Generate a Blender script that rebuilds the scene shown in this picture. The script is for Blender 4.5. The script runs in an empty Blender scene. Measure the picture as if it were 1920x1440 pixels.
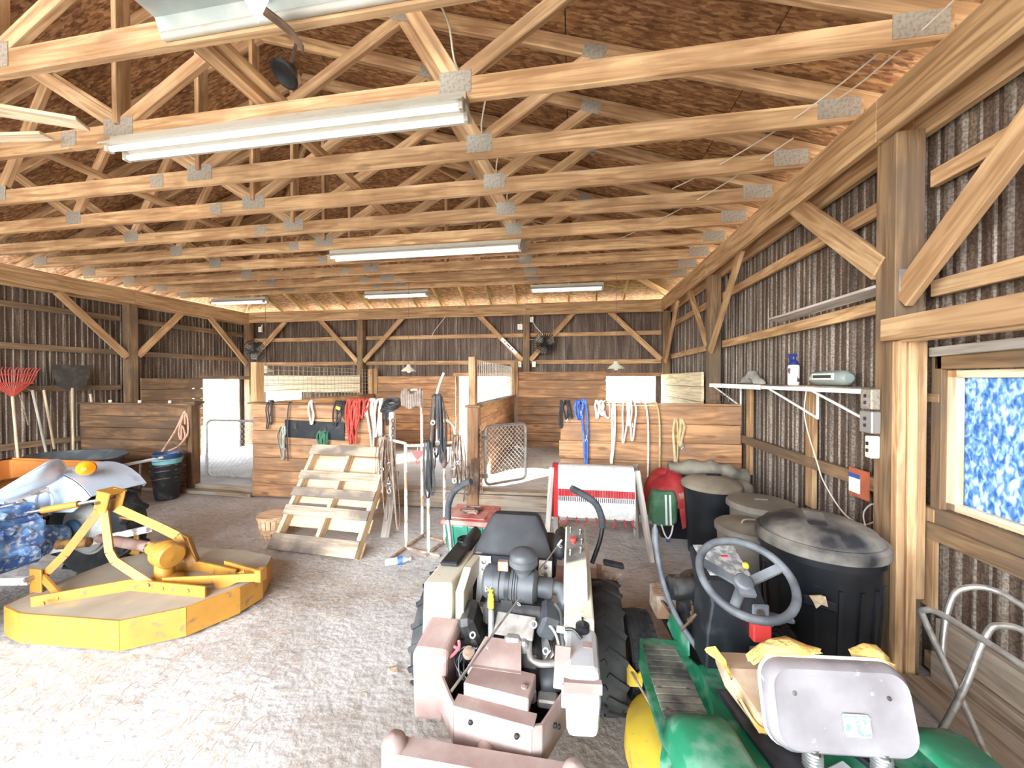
import bpy, math, random
from mathutils import Vector, Matrix, Quaternion
random.seed(7)
S = bpy.context.scene
COL = S.collection

# ---------------------------------------------------------------- camera, sky, sun, exposure
cam_d = bpy.data.cameras.new('camera')
cam_d.sensor_width = 36.0
cam_d.lens = 36.0 * 705 / 1920
cam_d.clip_start = 0.05
cam_d.clip_end = 500
cam = bpy.data.objects.new('camera', cam_d)
cam.location = (0, 0, 1.65)
cam.rotation_euler = (math.radians(90 - 0.65), 0, math.radians(9.3))
COL.objects.link(cam)
S.camera = cam

world = bpy.data.worlds.new('sky')
S.world = world
world.use_nodes = True
wn = world.node_tree.nodes
wl = world.node_tree.links
wn.clear()
w_out = wn.new('ShaderNodeOutputWorld')
w_bg = wn.new('ShaderNodeBackground')
w_sky = wn.new('ShaderNodeTexSky')
w_sky.sky_type = 'NISHITA'
w_sky.sun_disc = False
w_sky.sun_elevation = math.radians(20)
w_sky.sun_rotation = math.radians(39)
w_sky.air_density = 1.0
w_sky.dust_density = 2.5
w_sky.ozone_density = 1.0
w_mix = wn.new('ShaderNodeMix')
w_mix.data_type = 'RGBA'
w_mix.inputs[0].default_value = 0.55
w_mix.inputs[7].default_value = (7.6, 7.9, 8.3, 1)
wl.new(w_sky.outputs[0], w_mix.inputs[6])
wl.new(w_mix.outputs[2], w_bg.inputs[0])
w_bg.inputs[1].default_value = 0.9
wl.new(w_bg.outputs[0], w_out.inputs[0])

sun_d = bpy.data.lights.new('sun', 'SUN')
sun_d.energy = 8.0
sun_d.angle = math.radians(0.8)
sun_d.color = (1.0, 0.96, 0.90)
sun = bpy.data.objects.new('sun', sun_d)
# low sun beyond the far right corner: it shines in through the far openings
sun.rotation_euler = Vector((-2.4, -3.0, -1.4)).to_track_quat('-Z', 'Y').to_euler()
COL.objects.link(sun)

S.view_settings.view_transform = 'Standard'
S.view_settings.look = 'None'
S.view_settings.gamma = 1.0
S.view_settings.use_curve_mapping = False
S.view_settings.exposure = 2.3

# ---------------------------------------------------------------- helpers
V = Vector
PI = math.pi


def tag(o, label=None, cat=None, group=None, kind=None):
    if label: o['label'] = label
    if cat: o['category'] = cat
    if group: o['group'] = group
    if kind: o['kind'] = kind
    return o


def empty(name, loc=(0, 0, 0), rz=0.0, parent=None):
    o = bpy.data.objects.new(name, None)
    o.empty_display_size = 0.05
    COL.objects.link(o)
    o.location = loc
    o.rotation_euler = (0, 0, rz)
    if parent is not None:
        o.parent = parent
    return o


def thing(name, label, cat, loc=(0, 0, 0), rz=0.0, group=None):
    return tag(empty(name, loc, rz), label, cat, group)


def frame_of(axis, up=None):
    a = V(axis).normalized()
    if up is None:
        up = V((0, 0, 1)) if abs(a.z) < 0.95 else V((0, 1, 0))
    up = V(up)
    y = up.cross(a)
    if y.length < 1e-6:
        y = V((0, 1, 0)).cross(a)
        if y.length < 1e-6: y = V((1, 0, 0)).cross(a)
    y.normalize()
    z = a.cross(y).normalized()
    return a, y, z


class MB:
    """collects polygons, then links them as one mesh object"""
    def __init__(s):
        s.v = []; s.f = []; s.m = []

    def add(s, vs, fs, mi=0):
        b = len(s.v)
        s.v += [tuple(p) for p in vs]
        s.f += [tuple(b + i for i in f) for f in fs]
        s.m += [mi] * len(fs)
        return s

    def box(s, c, d, mi=0, rot=None, taper=None):
        hx, hy, hz = d[0] / 2, d[1] / 2, d[2] / 2
        t = taper or (1, 1)
        vs = [(-hx, -hy, -hz), (hx, -hy, -hz), (hx, hy, -hz), (-hx, hy, -hz),
              (-hx * t[0], -hy * t[1], hz), (hx * t[0], -hy * t[1], hz), (hx * t[0], hy * t[1], hz), (-hx * t[0], hy * t[1], hz)]
        vs = [V(p) for p in vs]
        if rot is not None:
            R = Matrix.Rotation(rot[2], 3, 'Z') @ Matrix.Rotation(rot[1], 3, 'Y') @ Matrix.Rotation(rot[0], 3, 'X')
            vs = [R @ p for p in vs]
        c = V(c)
        return s.add([p + c for p in vs], [(0, 3, 2, 1), (4, 5, 6, 7), (0, 1, 5, 4), (1, 2, 6, 5), (2, 3, 7, 6), (3, 0, 4, 7)], mi)

    def rbox(s, c, d, b=0.01, mi=0, rot=None):
        """box with chamfered edges"""
        hx, hy, hz = d[0] / 2, d[1] / 2, d[2] / 2
        b = min(b, hx * .9, hy * .9, hz * .9)
        pts = {}
        vs = []
        for sx in (-1, 1):
            for sy in (-1, 1):
                for sz in (-1, 1):
                    for ax in range(3):
                        q = [sx * (hx - b), sy * (hy - b), sz * (hz - b)]
                        q[ax] = (sx, sy, sz)[ax] * (hx, hy, hz)[ax]
                        pts[(sx, sy, sz, ax)] = len(vs)
                        vs.append(V(q))
        fs = []
        for ax in range(3):
            o = [i for i in range(3) if i != ax]
            for sg in (-1, 1):
                def k(a, c2):
                    t = [0, 0, 0]; t[ax] = sg; t[o[0]] = a; t[o[1]] = c2
                    return pts[(t[0], t[1], t[2], ax)]
                f = [k(-1, -1), k(1, -1), k(1, 1), k(-1, 1)]
                n = 1 if ax != 1 else -1
                fs.append(tuple(f if sg * n > 0 else f[::-1]))
        for ax in range(3):
            o = [i for i in range(3) if i != ax]
            for a in (-1, 1):
                for c2 in (-1, 1):
                    t0 = [0, 0, 0]; t1 = [0, 0, 0]
                    t0[ax] = -1; t1[ax] = 1
                    for t in (t0, t1):
                        t[o[0]] = a; t[o[1]] = c2
                    fs.append((pts[(*t0, o[0])], pts[(*t1, o[0])], pts[(*t1, o[1])], pts[(*t0, o[1])]))
        for sx in (-1, 1):
            for sy in (-1, 1):
                for sz in (-1, 1):
                    fs.append(tuple(pts[(sx, sy, sz, a)] for a in range(3)))
        if rot is not None:
            R = Matrix.Rotation(rot[2], 3, 'Z') @ Matrix.Rotation(rot[1], 3, 'Y') @ Matrix.Rotation(rot[0], 3, 'X')
            vs = [R @ p for p in vs]
        c = V(c)
        return s.add([p + c for p in vs], fs, mi)

    def beam(s, p0, p1, w, t, up=None, mi=0):
        p0, p1 = V(p0), V(p1)
        a, y, z = frame_of(p1 - p0, up)
        vs = []
        for p in (p0, p1):
            for sy, sz in ((-1, -1), (1, -1), (1, 1), (-1, 1)):
                vs.append(p + y * (sy * w / 2) + z * (sz * t / 2))
        return s.add(vs, [(0, 3, 2, 1), (4, 5, 6, 7), (0, 1, 5, 4), (1, 2, 6, 5), (2, 3, 7, 6), (3, 0, 4, 7)], mi)

    def tube(s, pts, r, n=8, closed=False, mi=0, caps=True, flat=1.0):
        pts = [V(p) for p in pts]
        m = len(pts)
        rs = r if isinstance(r, (list, tuple)) else [r] * m
        rings = []
        prev = None
        for i, p in enumerate(pts):
            if closed:
                d = pts[(i + 1) % m] - pts[i - 1]
            else:
                d = pts[min(i + 1, m - 1)] - pts[max(i - 1, 0)]
            if d.length < 1e-9: d = V((0, 0, 1))
            d.normalize()
            if prev is None:
                _, y, z = frame_of(d)
            else:
                y = prev - d * prev.dot(d)
                if y.length < 1e-6: _, y, z = frame_of(d)
                y.normalize()
                z = d.cross(y)
            prev = y
            rings.append([p + (y * math.cos(2 * PI * k / n) + z * (math.sin(2 * PI * k / n) * flat)) * rs[i] for k in range(n)])
        vs = [q for ring in rings for q in ring]
        fs = []
        for i in range(m if closed else m - 1):
            j = (i + 1) % m
            for k in range(n):
                l = (k + 1) % n
                fs.append((i * n + k, i * n + l, j * n + l, j * n + k))
        if caps and not closed:
            fs.append(tuple(range(n))[::-1])
            fs.append(tuple((m - 1) * n + k for k in range(n)))
        return s.add(vs, fs, mi)

    def cyl(s, p0, p1, r0, r1=None, n=20, mi=0):
        return s.tube([p0, p1], [r0, r0 if r1 is None else r1], n, mi=mi)

    def lathe(s, prof, c=(0, 0, 0), axis=(0, 0, 1), n=28, mi=0, a0=0.0, a1=2 * PI, sx=1.0, sy=1.0):
        """prof: (radius, height) pairs"""
        a, y, z = frame_of(axis)
        c = V(c)
        full = abs(a1 - a0 - 2 * PI) < 1e-6
        k = n if full else n + 1
        vs = []
        for r, h in prof:
            for i in range(k):
                t = a0 + (a1 - a0) * i / n
                vs.append(c + a * h + y * (r * math.cos(t) * sx) + z * (r * math.sin(t) * sy))
        fs = []
        for j in range(len(prof) - 1):
            for i in range(n if full else n):
                i2 = (i + 1) % k
                if not full and i + 1 >= k: continue
                fs.append((j * k + i, j * k + i2, (j + 1) * k + i2, (j + 1) * k + i))
        if full:
            if prof[0][0] > 1e-4: fs.append(tuple(range(k))[::-1])
            if prof[-1][0] > 1e-4: fs.append(tuple((len(prof) - 1) * k + i for i in range(k)))
        return s.add(vs, fs, mi)

    def prism(s, poly, h, mi=0):
        """poly: 3d points of a planar outline, h: extrusion vector"""
        h = V(h)
        n = len(poly)
        vs = [V(p) for p in poly] + [V(p) + h for p in poly]
        fs = [tuple(range(n))[::-1], tuple(range(n, 2 * n))]
        for i in range(n):
            j = (i + 1) % n
            fs.append((i, j, n + j, n + i))
        return s.add(vs, fs, mi)

    def loft(s, rings, mi=0, caps=True, closed=True):
        n = len(rings[0])
        vs = [V(p) for r in rings for p in r]
        fs = []
        for j in range(len(rings) - 1):
            for i in range(n if closed else n - 1):
                k = (i + 1) % n
                fs.append((j * n + i, j * n + k, (j + 1) * n + k, (j + 1) * n + i))
        if caps and closed:
            fs.append(tuple(range(n))[::-1])
            fs.append(tuple((len(rings) - 1) * n + i for i in range(n)))
        return s.add(vs, fs, mi)

    def sphere(s, c, r, n=16, m=10, mi=0, sc=(1, 1, 1)):
        c = V(c)
        rings = []
        for j in range(1, m):
            t = PI * j / m
            rings.append([c + V((r * sc[0] * math.sin(t) * math.cos(2 * PI * i / n), r * sc[1] * math.sin(t) * math.sin(2 * PI * i / n), -r * sc[2] * math.cos(t))) for i in range(n)])
        return s.loft(rings, mi)

    def torus(s, c, R, r, axis=(0, 0, 1), n=32, k=10, mi=0):
        a, y, z = frame_of(axis)
        c = V(c)
        return s.tube([c + y * (R * math.cos(2 * PI * i / n)) + z * (R * math.sin(2 * PI * i / n)) for i in range(n)], r, k, True, mi)

    def build(s, name, mats, parent=None, smooth=False, label=None, bevel=0.0, sub=0):
        me = bpy.data.meshes.new(name)
        me.from_pydata(s.v, [], s.f)
        if not isinstance(mats, (list, tuple)): mats = [mats]
        for m in mats: me.materials.append(m)
        if len(mats) > 1:
            for p, i in zip(me.polygons, s.m): p.material_index = i
        me.update()
        import bmesh
        bm = bmesh.new(); bm.from_mesh(me)
        bmesh.ops.recalc_face_normals(bm, faces=bm.faces)
        bm.to_mesh(me); bm.free()
        if smooth:
            me.polygons.foreach_set('use_smooth', [True] * len(me.polygons))
            try:
                me.set_sharp_from_angle(angle=math.radians(smooth if smooth is not True else 40))
            except Exception:
                pass
        o = bpy.data.objects.new(name, me)
        COL.objects.link(o)
        if parent is not None: o.parent = parent
        if label: o['label'] = label
        if bevel:
            md = o.modifiers.new('bevel', 'BEVEL'); md.width = bevel; md.segments = 2; md.limit_method = 'ANGLE'; md.angle_limit = math.radians(40)
        if sub:
            md = o.modifiers.new('sub', 'SUBSURF'); md.levels = sub; md.render_levels = sub
        return o


_bm_cache = {}


def board(name, p0, p1, w, t, mat, parent=None, up=None, wobble=0.0):
    """one piece of lumber: mesh runs along its local X, so the grain follows it; alike pieces share mesh data"""
    p0, p1 = V(p0), V(p1)
    L = (p1 - p0).length
    key = (round(L, 3), round(w, 4), round(t, 4), mat.name)
    me = _bm_cache.get(key)
    if me is None:
        m = MB().rbox((0, 0, 0), (L, w, t), 0.0035)
        me = bpy.data.meshes.new(name)
        me.from_pydata(m.v, [], m.f)
        import bmesh
        bm = bmesh.new(); bm.from_mesh(me); bmesh.ops.recalc_face_normals(bm, faces=bm.faces); bm.to_mesh(me); bm.free()
        me.materials.append(mat)
        _bm_cache[key] = me
    o = bpy.data.objects.new(name, me)
    a, y, z = frame_of(p1 - p0, up)
    M = Matrix((a, y, z)).transposed().to_4x4()
    M.translation = (p0 + p1) / 2
    o.matrix_world = M
    COL.objects.link(o)
    if parent is not None: o.parent = parent
    return o


def dup(o, parent=None, **kw):
    c = o.copy()
    COL.objects.link(c)
    if parent is not None: c.parent = parent
    for ch in o.children: dup(ch, c)
    return c


def bez(pts, n=8):
    """smooth Catmull-Rom curve through points"""
    pts = [V(p) for p in pts]
    out = []
    for i in range(len(pts) - 1):
        p0 = pts[max(i - 1, 0)]; p1 = pts[i]; p2 = pts[i + 1]; p3 = pts[min(i + 2, len(pts) - 1)]
        for k in range(n):
            t = k / n
            out.append(0.5 * ((2 * p1) + (p2 - p0) * t + (2 * p0 - 5 * p1 + 4 * p2 - p3) * t * t + (3 * p1 - p0 - 3 * p2 + p3) * t ** 3))
    out.append(pts[-1])
    return out


def clip_poly(poly, a, b, c):
    """keep a*x+b*y+c >= 0"""
    out = []
    n = len(poly)
    for i in range(n):
        p, q = poly[i], poly[(i + 1) % n]
        dp = a * p[0] + b * p[1] + c; dq = a * q[0] + b * q[1] + c
        if dp >= 0: out.append(p)
        if dp * dq < 0:
            t = dp / (dp - dq)
            out.append((p[0] + (q[0] - p[0]) * t, p[1] + (q[1] - p[1]) * t))
    return out


# ---------------------------------------------------------------- materials (all procedural)
def new_mat(name):
    m = bpy.data.materials.new(name)
    m.use_nodes = True
    nt = m.node_tree
    return m, nt, nt.nodes, nt.links, nt.nodes['Principled BSDF']


def rgba(c): return (c[0], c[1], c[2], 1)


def ramp(nodes, stops):
    r = nodes.new('ShaderNodeValToRGB')
    e = r.color_ramp.elements
    while len(e) < len(stops): e.new(0.5)
    for i, (p, c) in enumerate(stops):
        e[i].position = p; e[i].color = rgba(c)
    return r


def wood(name, dark, light, rough=0.75, grain=1.0, knots=0.5, tint=0.25, dirt=None, dirt_amt=0.35):
    """sawn lumber, grain along local X, every piece a little different"""
    m, nt, N, L, B = new_mat(name)
    tc = N.new('ShaderNodeTexCoord')
    oi = N.new('ShaderNodeObjectInfo')
    off = N.new('ShaderNodeVectorMath'); off.operation = 'SCALE'
    comb = N.new('ShaderNodeCombineXYZ')
    for i in range(3): L.new(oi.outputs['Random'], comb.inputs[i])
    L.new(comb.outputs[0], off.inputs[0]); off.inputs['Scale'].default_value = 37.0
    add = N.new('ShaderNodeVectorMath'); add.operation = 'ADD'
    L.new(tc.outputs['Object'], add.inputs[0]); L.new(off.outputs[0], add.inputs[1])
    mp = N.new('ShaderNodeMapping'); mp.inputs['Scale'].default_value = (0.9, 14 * grain, 14 * grain)
    L.new(add.outputs[0], mp.inputs[0])
    n1 = N.new('ShaderNodeTexNoise'); n1.inputs['Scale'].default_value = 1.6; n1.inputs['Detail'].default_value = 6; n1.inputs['Distortion'].default_value = 1.2
    L.new(mp.outputs[0], n1.inputs['Vector'])
    r1 = ramp(N, [(0.36, [c * 0.82 for c in dark]), (0.62, light)])
    L.new(n1.outputs['Fac'], r1.inputs[0])
    # knots
    mp2 = N.new('ShaderNodeMapping'); mp2.inputs['Scale'].default_value = (2.2, 7, 7)
    L.new(add.outputs[0], mp2.inputs[0])
    vo = N.new('ShaderNodeTexVoronoi'); vo.inputs['Scale'].default_value = 1.0
    L.new(mp2.outputs[0], vo.inputs['Vector'])
    rk = ramp(N, [(0.09, (1, 1, 1)), (0.19, (0, 0, 0))])
    L.new(vo.outputs['Distance'], rk.inputs[0])
    mk = N.new('ShaderNodeMath'); mk.operation = 'MULTIPLY'; mk.inputs[1].default_value = knots
    L.new(rk.outputs[0], mk.inputs[0])
    mx = N.new('ShaderNodeMix'); mx.data_type = 'RGBA'
    L.new(mk.outputs[0], mx.inputs[0]); L.new(r1.outputs[0], mx.inputs[6]); mx.inputs[7].default_value = rgba([c * 0.45 for c in dark])
    cur = mx.outputs[2]
    if dirt:
        n2 = N.new('ShaderNodeTexNoise'); n2.inputs['Scale'].default_value = 2.3; n2.inputs['Detail'].default_value = 5
        L.new(add.outputs[0], n2.inputs['Vector'])
        r2 = ramp(N, [(0.42, (0, 0, 0)), (0.60, (min(1, dirt_amt * 2),) * 3)])
        L.new(n2.outputs['Fac'], r2.inputs[0])
        m2 = N.new('ShaderNodeMix'); m2.data_type = 'RGBA'
        L.new(r2.outputs[0], m2.inputs[0]); L.new(cur, m2.inputs[6]); m2.inputs[7].default_value = rgba(dirt)
        cur = m2.outputs[2]
    hs = N.new('ShaderNodeHueSaturation')
    ma = N.new('ShaderNodeMapRange'); ma.inputs[3].default_value = 1 - tint; ma.inputs[4].default_value = 1 + tint
    L.new(oi.outputs['Random'], ma.inputs[0]); L.new(ma.outputs[0], hs.inputs['Value'])
    L.new(cur, hs.inputs['Color'])
    L.new(hs.outputs[0], B.inputs['Base Color'])
    B.inputs['Roughness'].default_value = rough
    bp = N.new('ShaderNodeBump'); bp.inputs['Strength'].default_value = 0.25; bp.inputs['Distance'].default_value = 0.003
    L.new(n1.outputs['Fac'], bp.inputs['Height']); L.new(bp.outputs[0], B.inputs['Normal'])
    return m


def mat(name, col, rough=0.6, metal=0.0, col2=None, scale=6.0, amt=(0.45, 0.65), bump=0.0, bscale=40.0, spec=None, detail=6, stretch=(1, 1, 1), emit=None, col3=None, scale3=25, amt3=(0.55, 0.7)):
    """painted / plastic / metal surface with up to two layers of wear or dust"""
    m, nt, N, L, B = new_mat(name)
    tc = N.new('ShaderNodeTexCoord')
    B.inputs['Base Color'].default_value = rgba(col)
    cur = None
    if col2 is not None:
        mp = N.new('ShaderNodeMapping'); mp.inputs['Scale'].default_value = stretch
        L.new(tc.outputs['Object'], mp.inputs[0])
        n = N.new('ShaderNodeTexNoise'); n.inputs['Scale'].default_value = scale; n.inputs['Detail'].default_value = detail
        L.new(mp.outputs[0], n.inputs['Vector'])
        r = ramp(N, [(amt[0], col), (amt[1], col2)])
        L.new(n.outputs['Fac'], r.inputs[0])
        cur = r.outputs[0]
        if col3 is not None:
            n3 = N.new('ShaderNodeTexNoise'); n3.inputs['Scale'].default_value = scale3; n3.inputs['Detail'].default_value = 5
            L.new(mp.outputs[0], n3.inputs['Vector'])
            r3 = ramp(N, [(amt3[0], (0, 0, 0)), (amt3[1], (1, 1, 1))])
            L.new(n3.outputs['Fac'], r3.inputs[0])
            mx = N.new('ShaderNodeMix'); mx.data_type = 'RGBA'
            L.new(r3.outputs[0], mx.inputs[0]); L.new(cur, mx.inputs[6]); mx.inputs[7].default_value = rgba(col3)
            cur = mx.outputs[2]
        L.new(cur, B.inputs['Base Color'])
    B.inputs['Roughness'].default_value = rough
    B.inputs['Metallic'].default_value = metal
    if spec is not None: B.inputs['Specular IOR Level'].default_value = spec
    if bump:
        nb = N.new('ShaderNodeTexNoise'); nb.inputs['Scale'].default_value = bscale; nb.inputs['Detail'].default_value = 4
        L.new(tc.outputs['Object'], nb.inputs['Vector'])
        bp = N.new('ShaderNodeBump'); bp.inputs['Strength'].default_value = bump; bp.inputs['Distance'].default_value = 0.01
        L.new(nb.outputs['Fac'], bp.inputs['Height']); L.new(bp.outputs[0], B.inputs['Normal'])
    if emit:
        B.inputs['Emission Color'].default_value = rgba(emit[0]); B.inputs['Emission Strength'].default_value = emit[1]
    return m


def osb_mat(name):
    m, nt, N, L, B = new_mat(name)
    tc = N.new('ShaderNodeTexCoord')
    acc = None
    flakes = []
    for i, rot in enumerate((0.3, 1.3, 2.2)):
        mp = N.new('ShaderNodeMapping'); mp.inputs['Rotation'].default_value = (0, 0, rot); mp.inputs['Scale'].default_value = (16, 62, 16); mp.inputs['Location'].default_value = (i * 3.1, i * 1.7, 0)
        L.new(tc.outputs['Object'], mp.inputs[0])
        vo = N.new('ShaderNodeTexVoronoi'); vo.inputs['Scale'].default_value = 1.0; vo.inputs['Randomness'].default_value = 1.0
        L.new(mp.outputs[0], vo.inputs['Vector'])
        sp = N.new('ShaderNodeSeparateColor'); L.new(vo.outputs['Color'], sp.inputs[0])
        flakes.append(sp.outputs[0])
    mx1 = N.new('ShaderNodeMath'); mx1.operation = 'MAXIMUM'; L.new(flakes[0], mx1.inputs[0]); L.new(flakes[1], mx1.inputs[1])
    av = N.new('ShaderNodeMix'); av.data_type = 'FLOAT'; av.inputs[0].default_value = 0.5
    L.new(mx1.outputs[0], av.inputs[2]); L.new(flakes[2], av.inputs[3])
    r = ramp(N, [(0.2, (0.135, 0.055, 0.02)), (0.6, (0.30, 0.14, 0.055)), (0.95, (0.53, 0.31, 0.14))])
    L.new(av.outputs[0], r.inputs[0])
    n2 = N.new('ShaderNodeTexNoise'); n2.inputs['Scale'].default_value = 0.9; n2.inputs['Detail'].default_value = 4
    L.new(tc.outputs['Object'], n2.inputs['Vector'])
    r2 = ramp(N, [(0.35, (0.72, 0.68, 0.64)), (0.65, (1.08, 1.05, 1.0))])
    L.new(n2.outputs['Fac'], r2.inputs[0])
    mu = N.new('ShaderNodeMix'); mu.data_type = 'RGBA'; mu.blend_type = 'MULTIPLY'; mu.inputs[0].default_value = 1
    L.new(r.outputs[0], mu.inputs[6]); L.new(r2.outputs[0], mu.inputs[7])
    L.new(mu.outputs[2], B.inputs['Base Color'])
    B.inputs['Roughness'].default_value = 0.8
    bp = N.new('ShaderNodeBump'); bp.inputs['Strength'].default_value = 0.3; bp.inputs['Distance'].default_value = 0.004
    L.new(av.outputs[0], bp.inputs['Height']); L.new(bp.outputs[0], B.inputs['Normal'])
    return m


M = {}
M['pine'] = wood('pine framing lumber', (0.41, 0.22, 0.095), (0.65, 0.42, 0.215), tint=0.14, dirt=(0.28, 0.14, 0.06), dirt_amt=0.25)
M['post'] = wood('treated post lumber', (0.16, 0.09, 0.042), (0.29, 0.175, 0.088), tint=0.1, knots=0.3, dirt=(0.13, 0.09, 0.06))
M['beam'] = wood('header beam lumber', (0.37, 0.205, 0.088), (0.57, 0.365, 0.185), tint=0.08, knots=0.25)
M['stall'] = wood('stall plank lumber', (0.34, 0.155, 0.065), (0.56, 0.30, 0.14), tint=0.16, knots=0.75, grain=0.7, dirt=(0.24, 0.135, 0.075), dirt_amt=0.35)
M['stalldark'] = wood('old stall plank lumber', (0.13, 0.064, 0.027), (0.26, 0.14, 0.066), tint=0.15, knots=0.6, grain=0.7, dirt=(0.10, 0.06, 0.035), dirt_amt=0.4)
M['pale'] = wood('pale plank fresh or with painted light', (0.66, 0.50, 0.30), (0.82, 0.68, 0.46), tint=0.08, knots=0.5)
M['pallet'] = wood('pallet slat lumber', (0.30, 0.225, 0.15), (0.52, 0.40, 0.275), tint=0.12, knots=0.3, dirt=(0.13, 0.10, 0.078), dirt_amt=0.5)
M['palletfresh'] = wood('pallet inner lumber', (0.50, 0.34, 0.19), (0.68, 0.50, 0.31), tint=0.1, knots=0.2)
M['grey'] = wood('weathered grey lumber', (0.30, 0.26, 0.215), (0.52, 0.46, 0.40), tint=0.12, knots=0.4)
M['sill'] = wood('dirty sill plank', (0.22, 0.15, 0.095), (0.40, 0.30, 0.205), tint=0.12, knots=0.4, dirt=(0.42, 0.36, 0.29), dirt_amt=0.3)
M['handle'] = wood('tool handle wood', (0.46, 0.34, 0.20), (0.66, 0.52, 0.34), tint=0.12, knots=0.1)
M['osb'] = osb_mat('oriented strand board')
M['zinc'] = mat('galvanised truss plate', (0.36, 0.315, 0.25), 0.55, 0.2, (0.25, 0.21, 0.165), 60)
M['galv'] = mat('galvanised pipe', (0.62, 0.62, 0.61), 0.38, 0.8, (0.42, 0.40, 0.37), 12)
M['white'] = mat('white enamel', (0.86, 0.84, 0.78), 0.35, 0, (0.72, 0.68, 0.58), 5, (0.6, 0.85))
M['black'] = mat('black plastic', (0.010, 0.011, 0.013), 0.45, 0, (0.05, 0.05, 0.05), 9, (0.5, 0.85))
M['rubber'] = mat('black rubber tyre', (0.013, 0.014, 0.015), 0.75, 0, (0.055, 0.053, 0.05), 7, (0.45, 0.8), 0.2, 60)
M['steel'] = mat('bare steel', (0.45, 0.44, 0.42), 0.35, 0.9, (0.24, 0.20, 0.17), 14)
M['rust'] = mat('rusty steel', (0.30, 0.17, 0.10), 0.8, 0.3, (0.50, 0.40, 0.32), 16, (0.4, 0.65))
M['leather'] = mat('brown leather', (0.10, 0.055, 0.032), 0.55, 0, (0.23, 0.15, 0.10), 12)

# ================================================================= the barn shell
XR, XL, YF, YN = 1.76, -7.69, 7.9, -2.4      # inner faces of the posts: right, left, far; open front
XC = (XR + XL) / 2
SL, SH = 0.333, 0.41                          # roof slope, hip slope
ZB0, ZB1 = 3.02, 3.26                         # header beam


def z_right(x): return 3.47 + SL * (XR - x)
def z_left(x): return 3.47 + SL * (x - XL)
def z_hip(y): return 3.47 + SH * (YF - y)


# ---- floor
def floor_material():
    m, nt, N, L, B = new_mat('packed dirt floor')
    tc = N.new('ShaderNodeTexCoord')
    n1 = N.new('ShaderNodeTexNoise'); n1.inputs['Scale'].default_value = 0.55; n1.inputs['Detail'].default_value = 8; n1.inputs['Roughness'].default_value = 0.6
    L.new(tc.outputs['Object'], n1.inputs['Vector'])
    r1 = ramp(N, [(0.34, (0.33, 0.28, 0.235)), (0.47, (0.50, 0.475, 0.44)), (0.64, (0.64, 0.63, 0.605))])
    L.new(n1.outputs['Fac'], r1.inputs[0])
    mp = N.new('ShaderNodeMapping'); mp.inputs['Rotation'].default_value = (0, 0, 0.5); mp.inputs['Scale'].default_value = (5, 12, 5)
    L.new(tc.outputs['Object'], mp.inputs[0])
    n2 = N.new('ShaderNodeTexNoise'); n2.inputs['Scale'].default_value = 1.2; n2.inputs['Detail'].default_value = 7; n2.inputs['Distortion'].default_value = 2.0
    L.new(mp.outputs[0], n2.inputs['Vector'])
    r2 = ramp(N, [(0.36, (0.80, 0.77, 0.73)), (0.52, (1.0, 1.0, 1.0)), (0.72, (1.08, 1.08, 1.08))])
    L.new(n2.outputs['Fac'], r2.inputs[0])
    mu = N.new('ShaderNodeMix'); mu.data_type = 'RGBA'; mu.blend_type = 'MULTIPLY'; mu.inputs[0].default_value = 1
    L.new(r1.outputs[0], mu.inputs[6]); L.new(r2.outputs[0], mu.inputs[7])
    # shade round the machines, painted into the floor colour as brown
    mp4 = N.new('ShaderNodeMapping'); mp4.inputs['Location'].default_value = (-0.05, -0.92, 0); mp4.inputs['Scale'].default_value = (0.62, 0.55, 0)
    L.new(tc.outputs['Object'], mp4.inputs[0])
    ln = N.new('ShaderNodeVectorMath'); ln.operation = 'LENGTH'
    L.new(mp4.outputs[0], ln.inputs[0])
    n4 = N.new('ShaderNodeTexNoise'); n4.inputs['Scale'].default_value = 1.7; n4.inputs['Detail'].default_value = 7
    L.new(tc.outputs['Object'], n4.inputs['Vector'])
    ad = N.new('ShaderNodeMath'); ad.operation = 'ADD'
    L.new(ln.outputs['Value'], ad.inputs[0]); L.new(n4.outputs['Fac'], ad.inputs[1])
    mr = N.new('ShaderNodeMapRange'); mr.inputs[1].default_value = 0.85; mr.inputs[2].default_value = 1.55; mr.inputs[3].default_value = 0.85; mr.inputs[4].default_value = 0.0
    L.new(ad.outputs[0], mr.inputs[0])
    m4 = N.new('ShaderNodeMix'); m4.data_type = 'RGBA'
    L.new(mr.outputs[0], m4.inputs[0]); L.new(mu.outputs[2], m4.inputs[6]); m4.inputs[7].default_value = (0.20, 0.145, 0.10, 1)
    L.new(m4.outputs[2], B.inputs['Base Color'])
    B.inputs['Roughness'].default_value = 0.95
    n3 = N.new('ShaderNodeTexNoise'); n3.inputs['Scale'].default_value = 26; n3.inputs['Detail'].default_value = 8
    L.new(tc.outputs['Object'], n3.inputs['Vector'])
    bp = N.new('ShaderNodeBump'); bp.inputs['Strength'].default_value = 0.5; bp.inputs['Distance'].default_value = 0.02
    L.new(n3.outputs['Fac'], bp.inputs['Height']); L.new(bp.outputs[0], B.inputs['Normal'])
    return m


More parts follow.
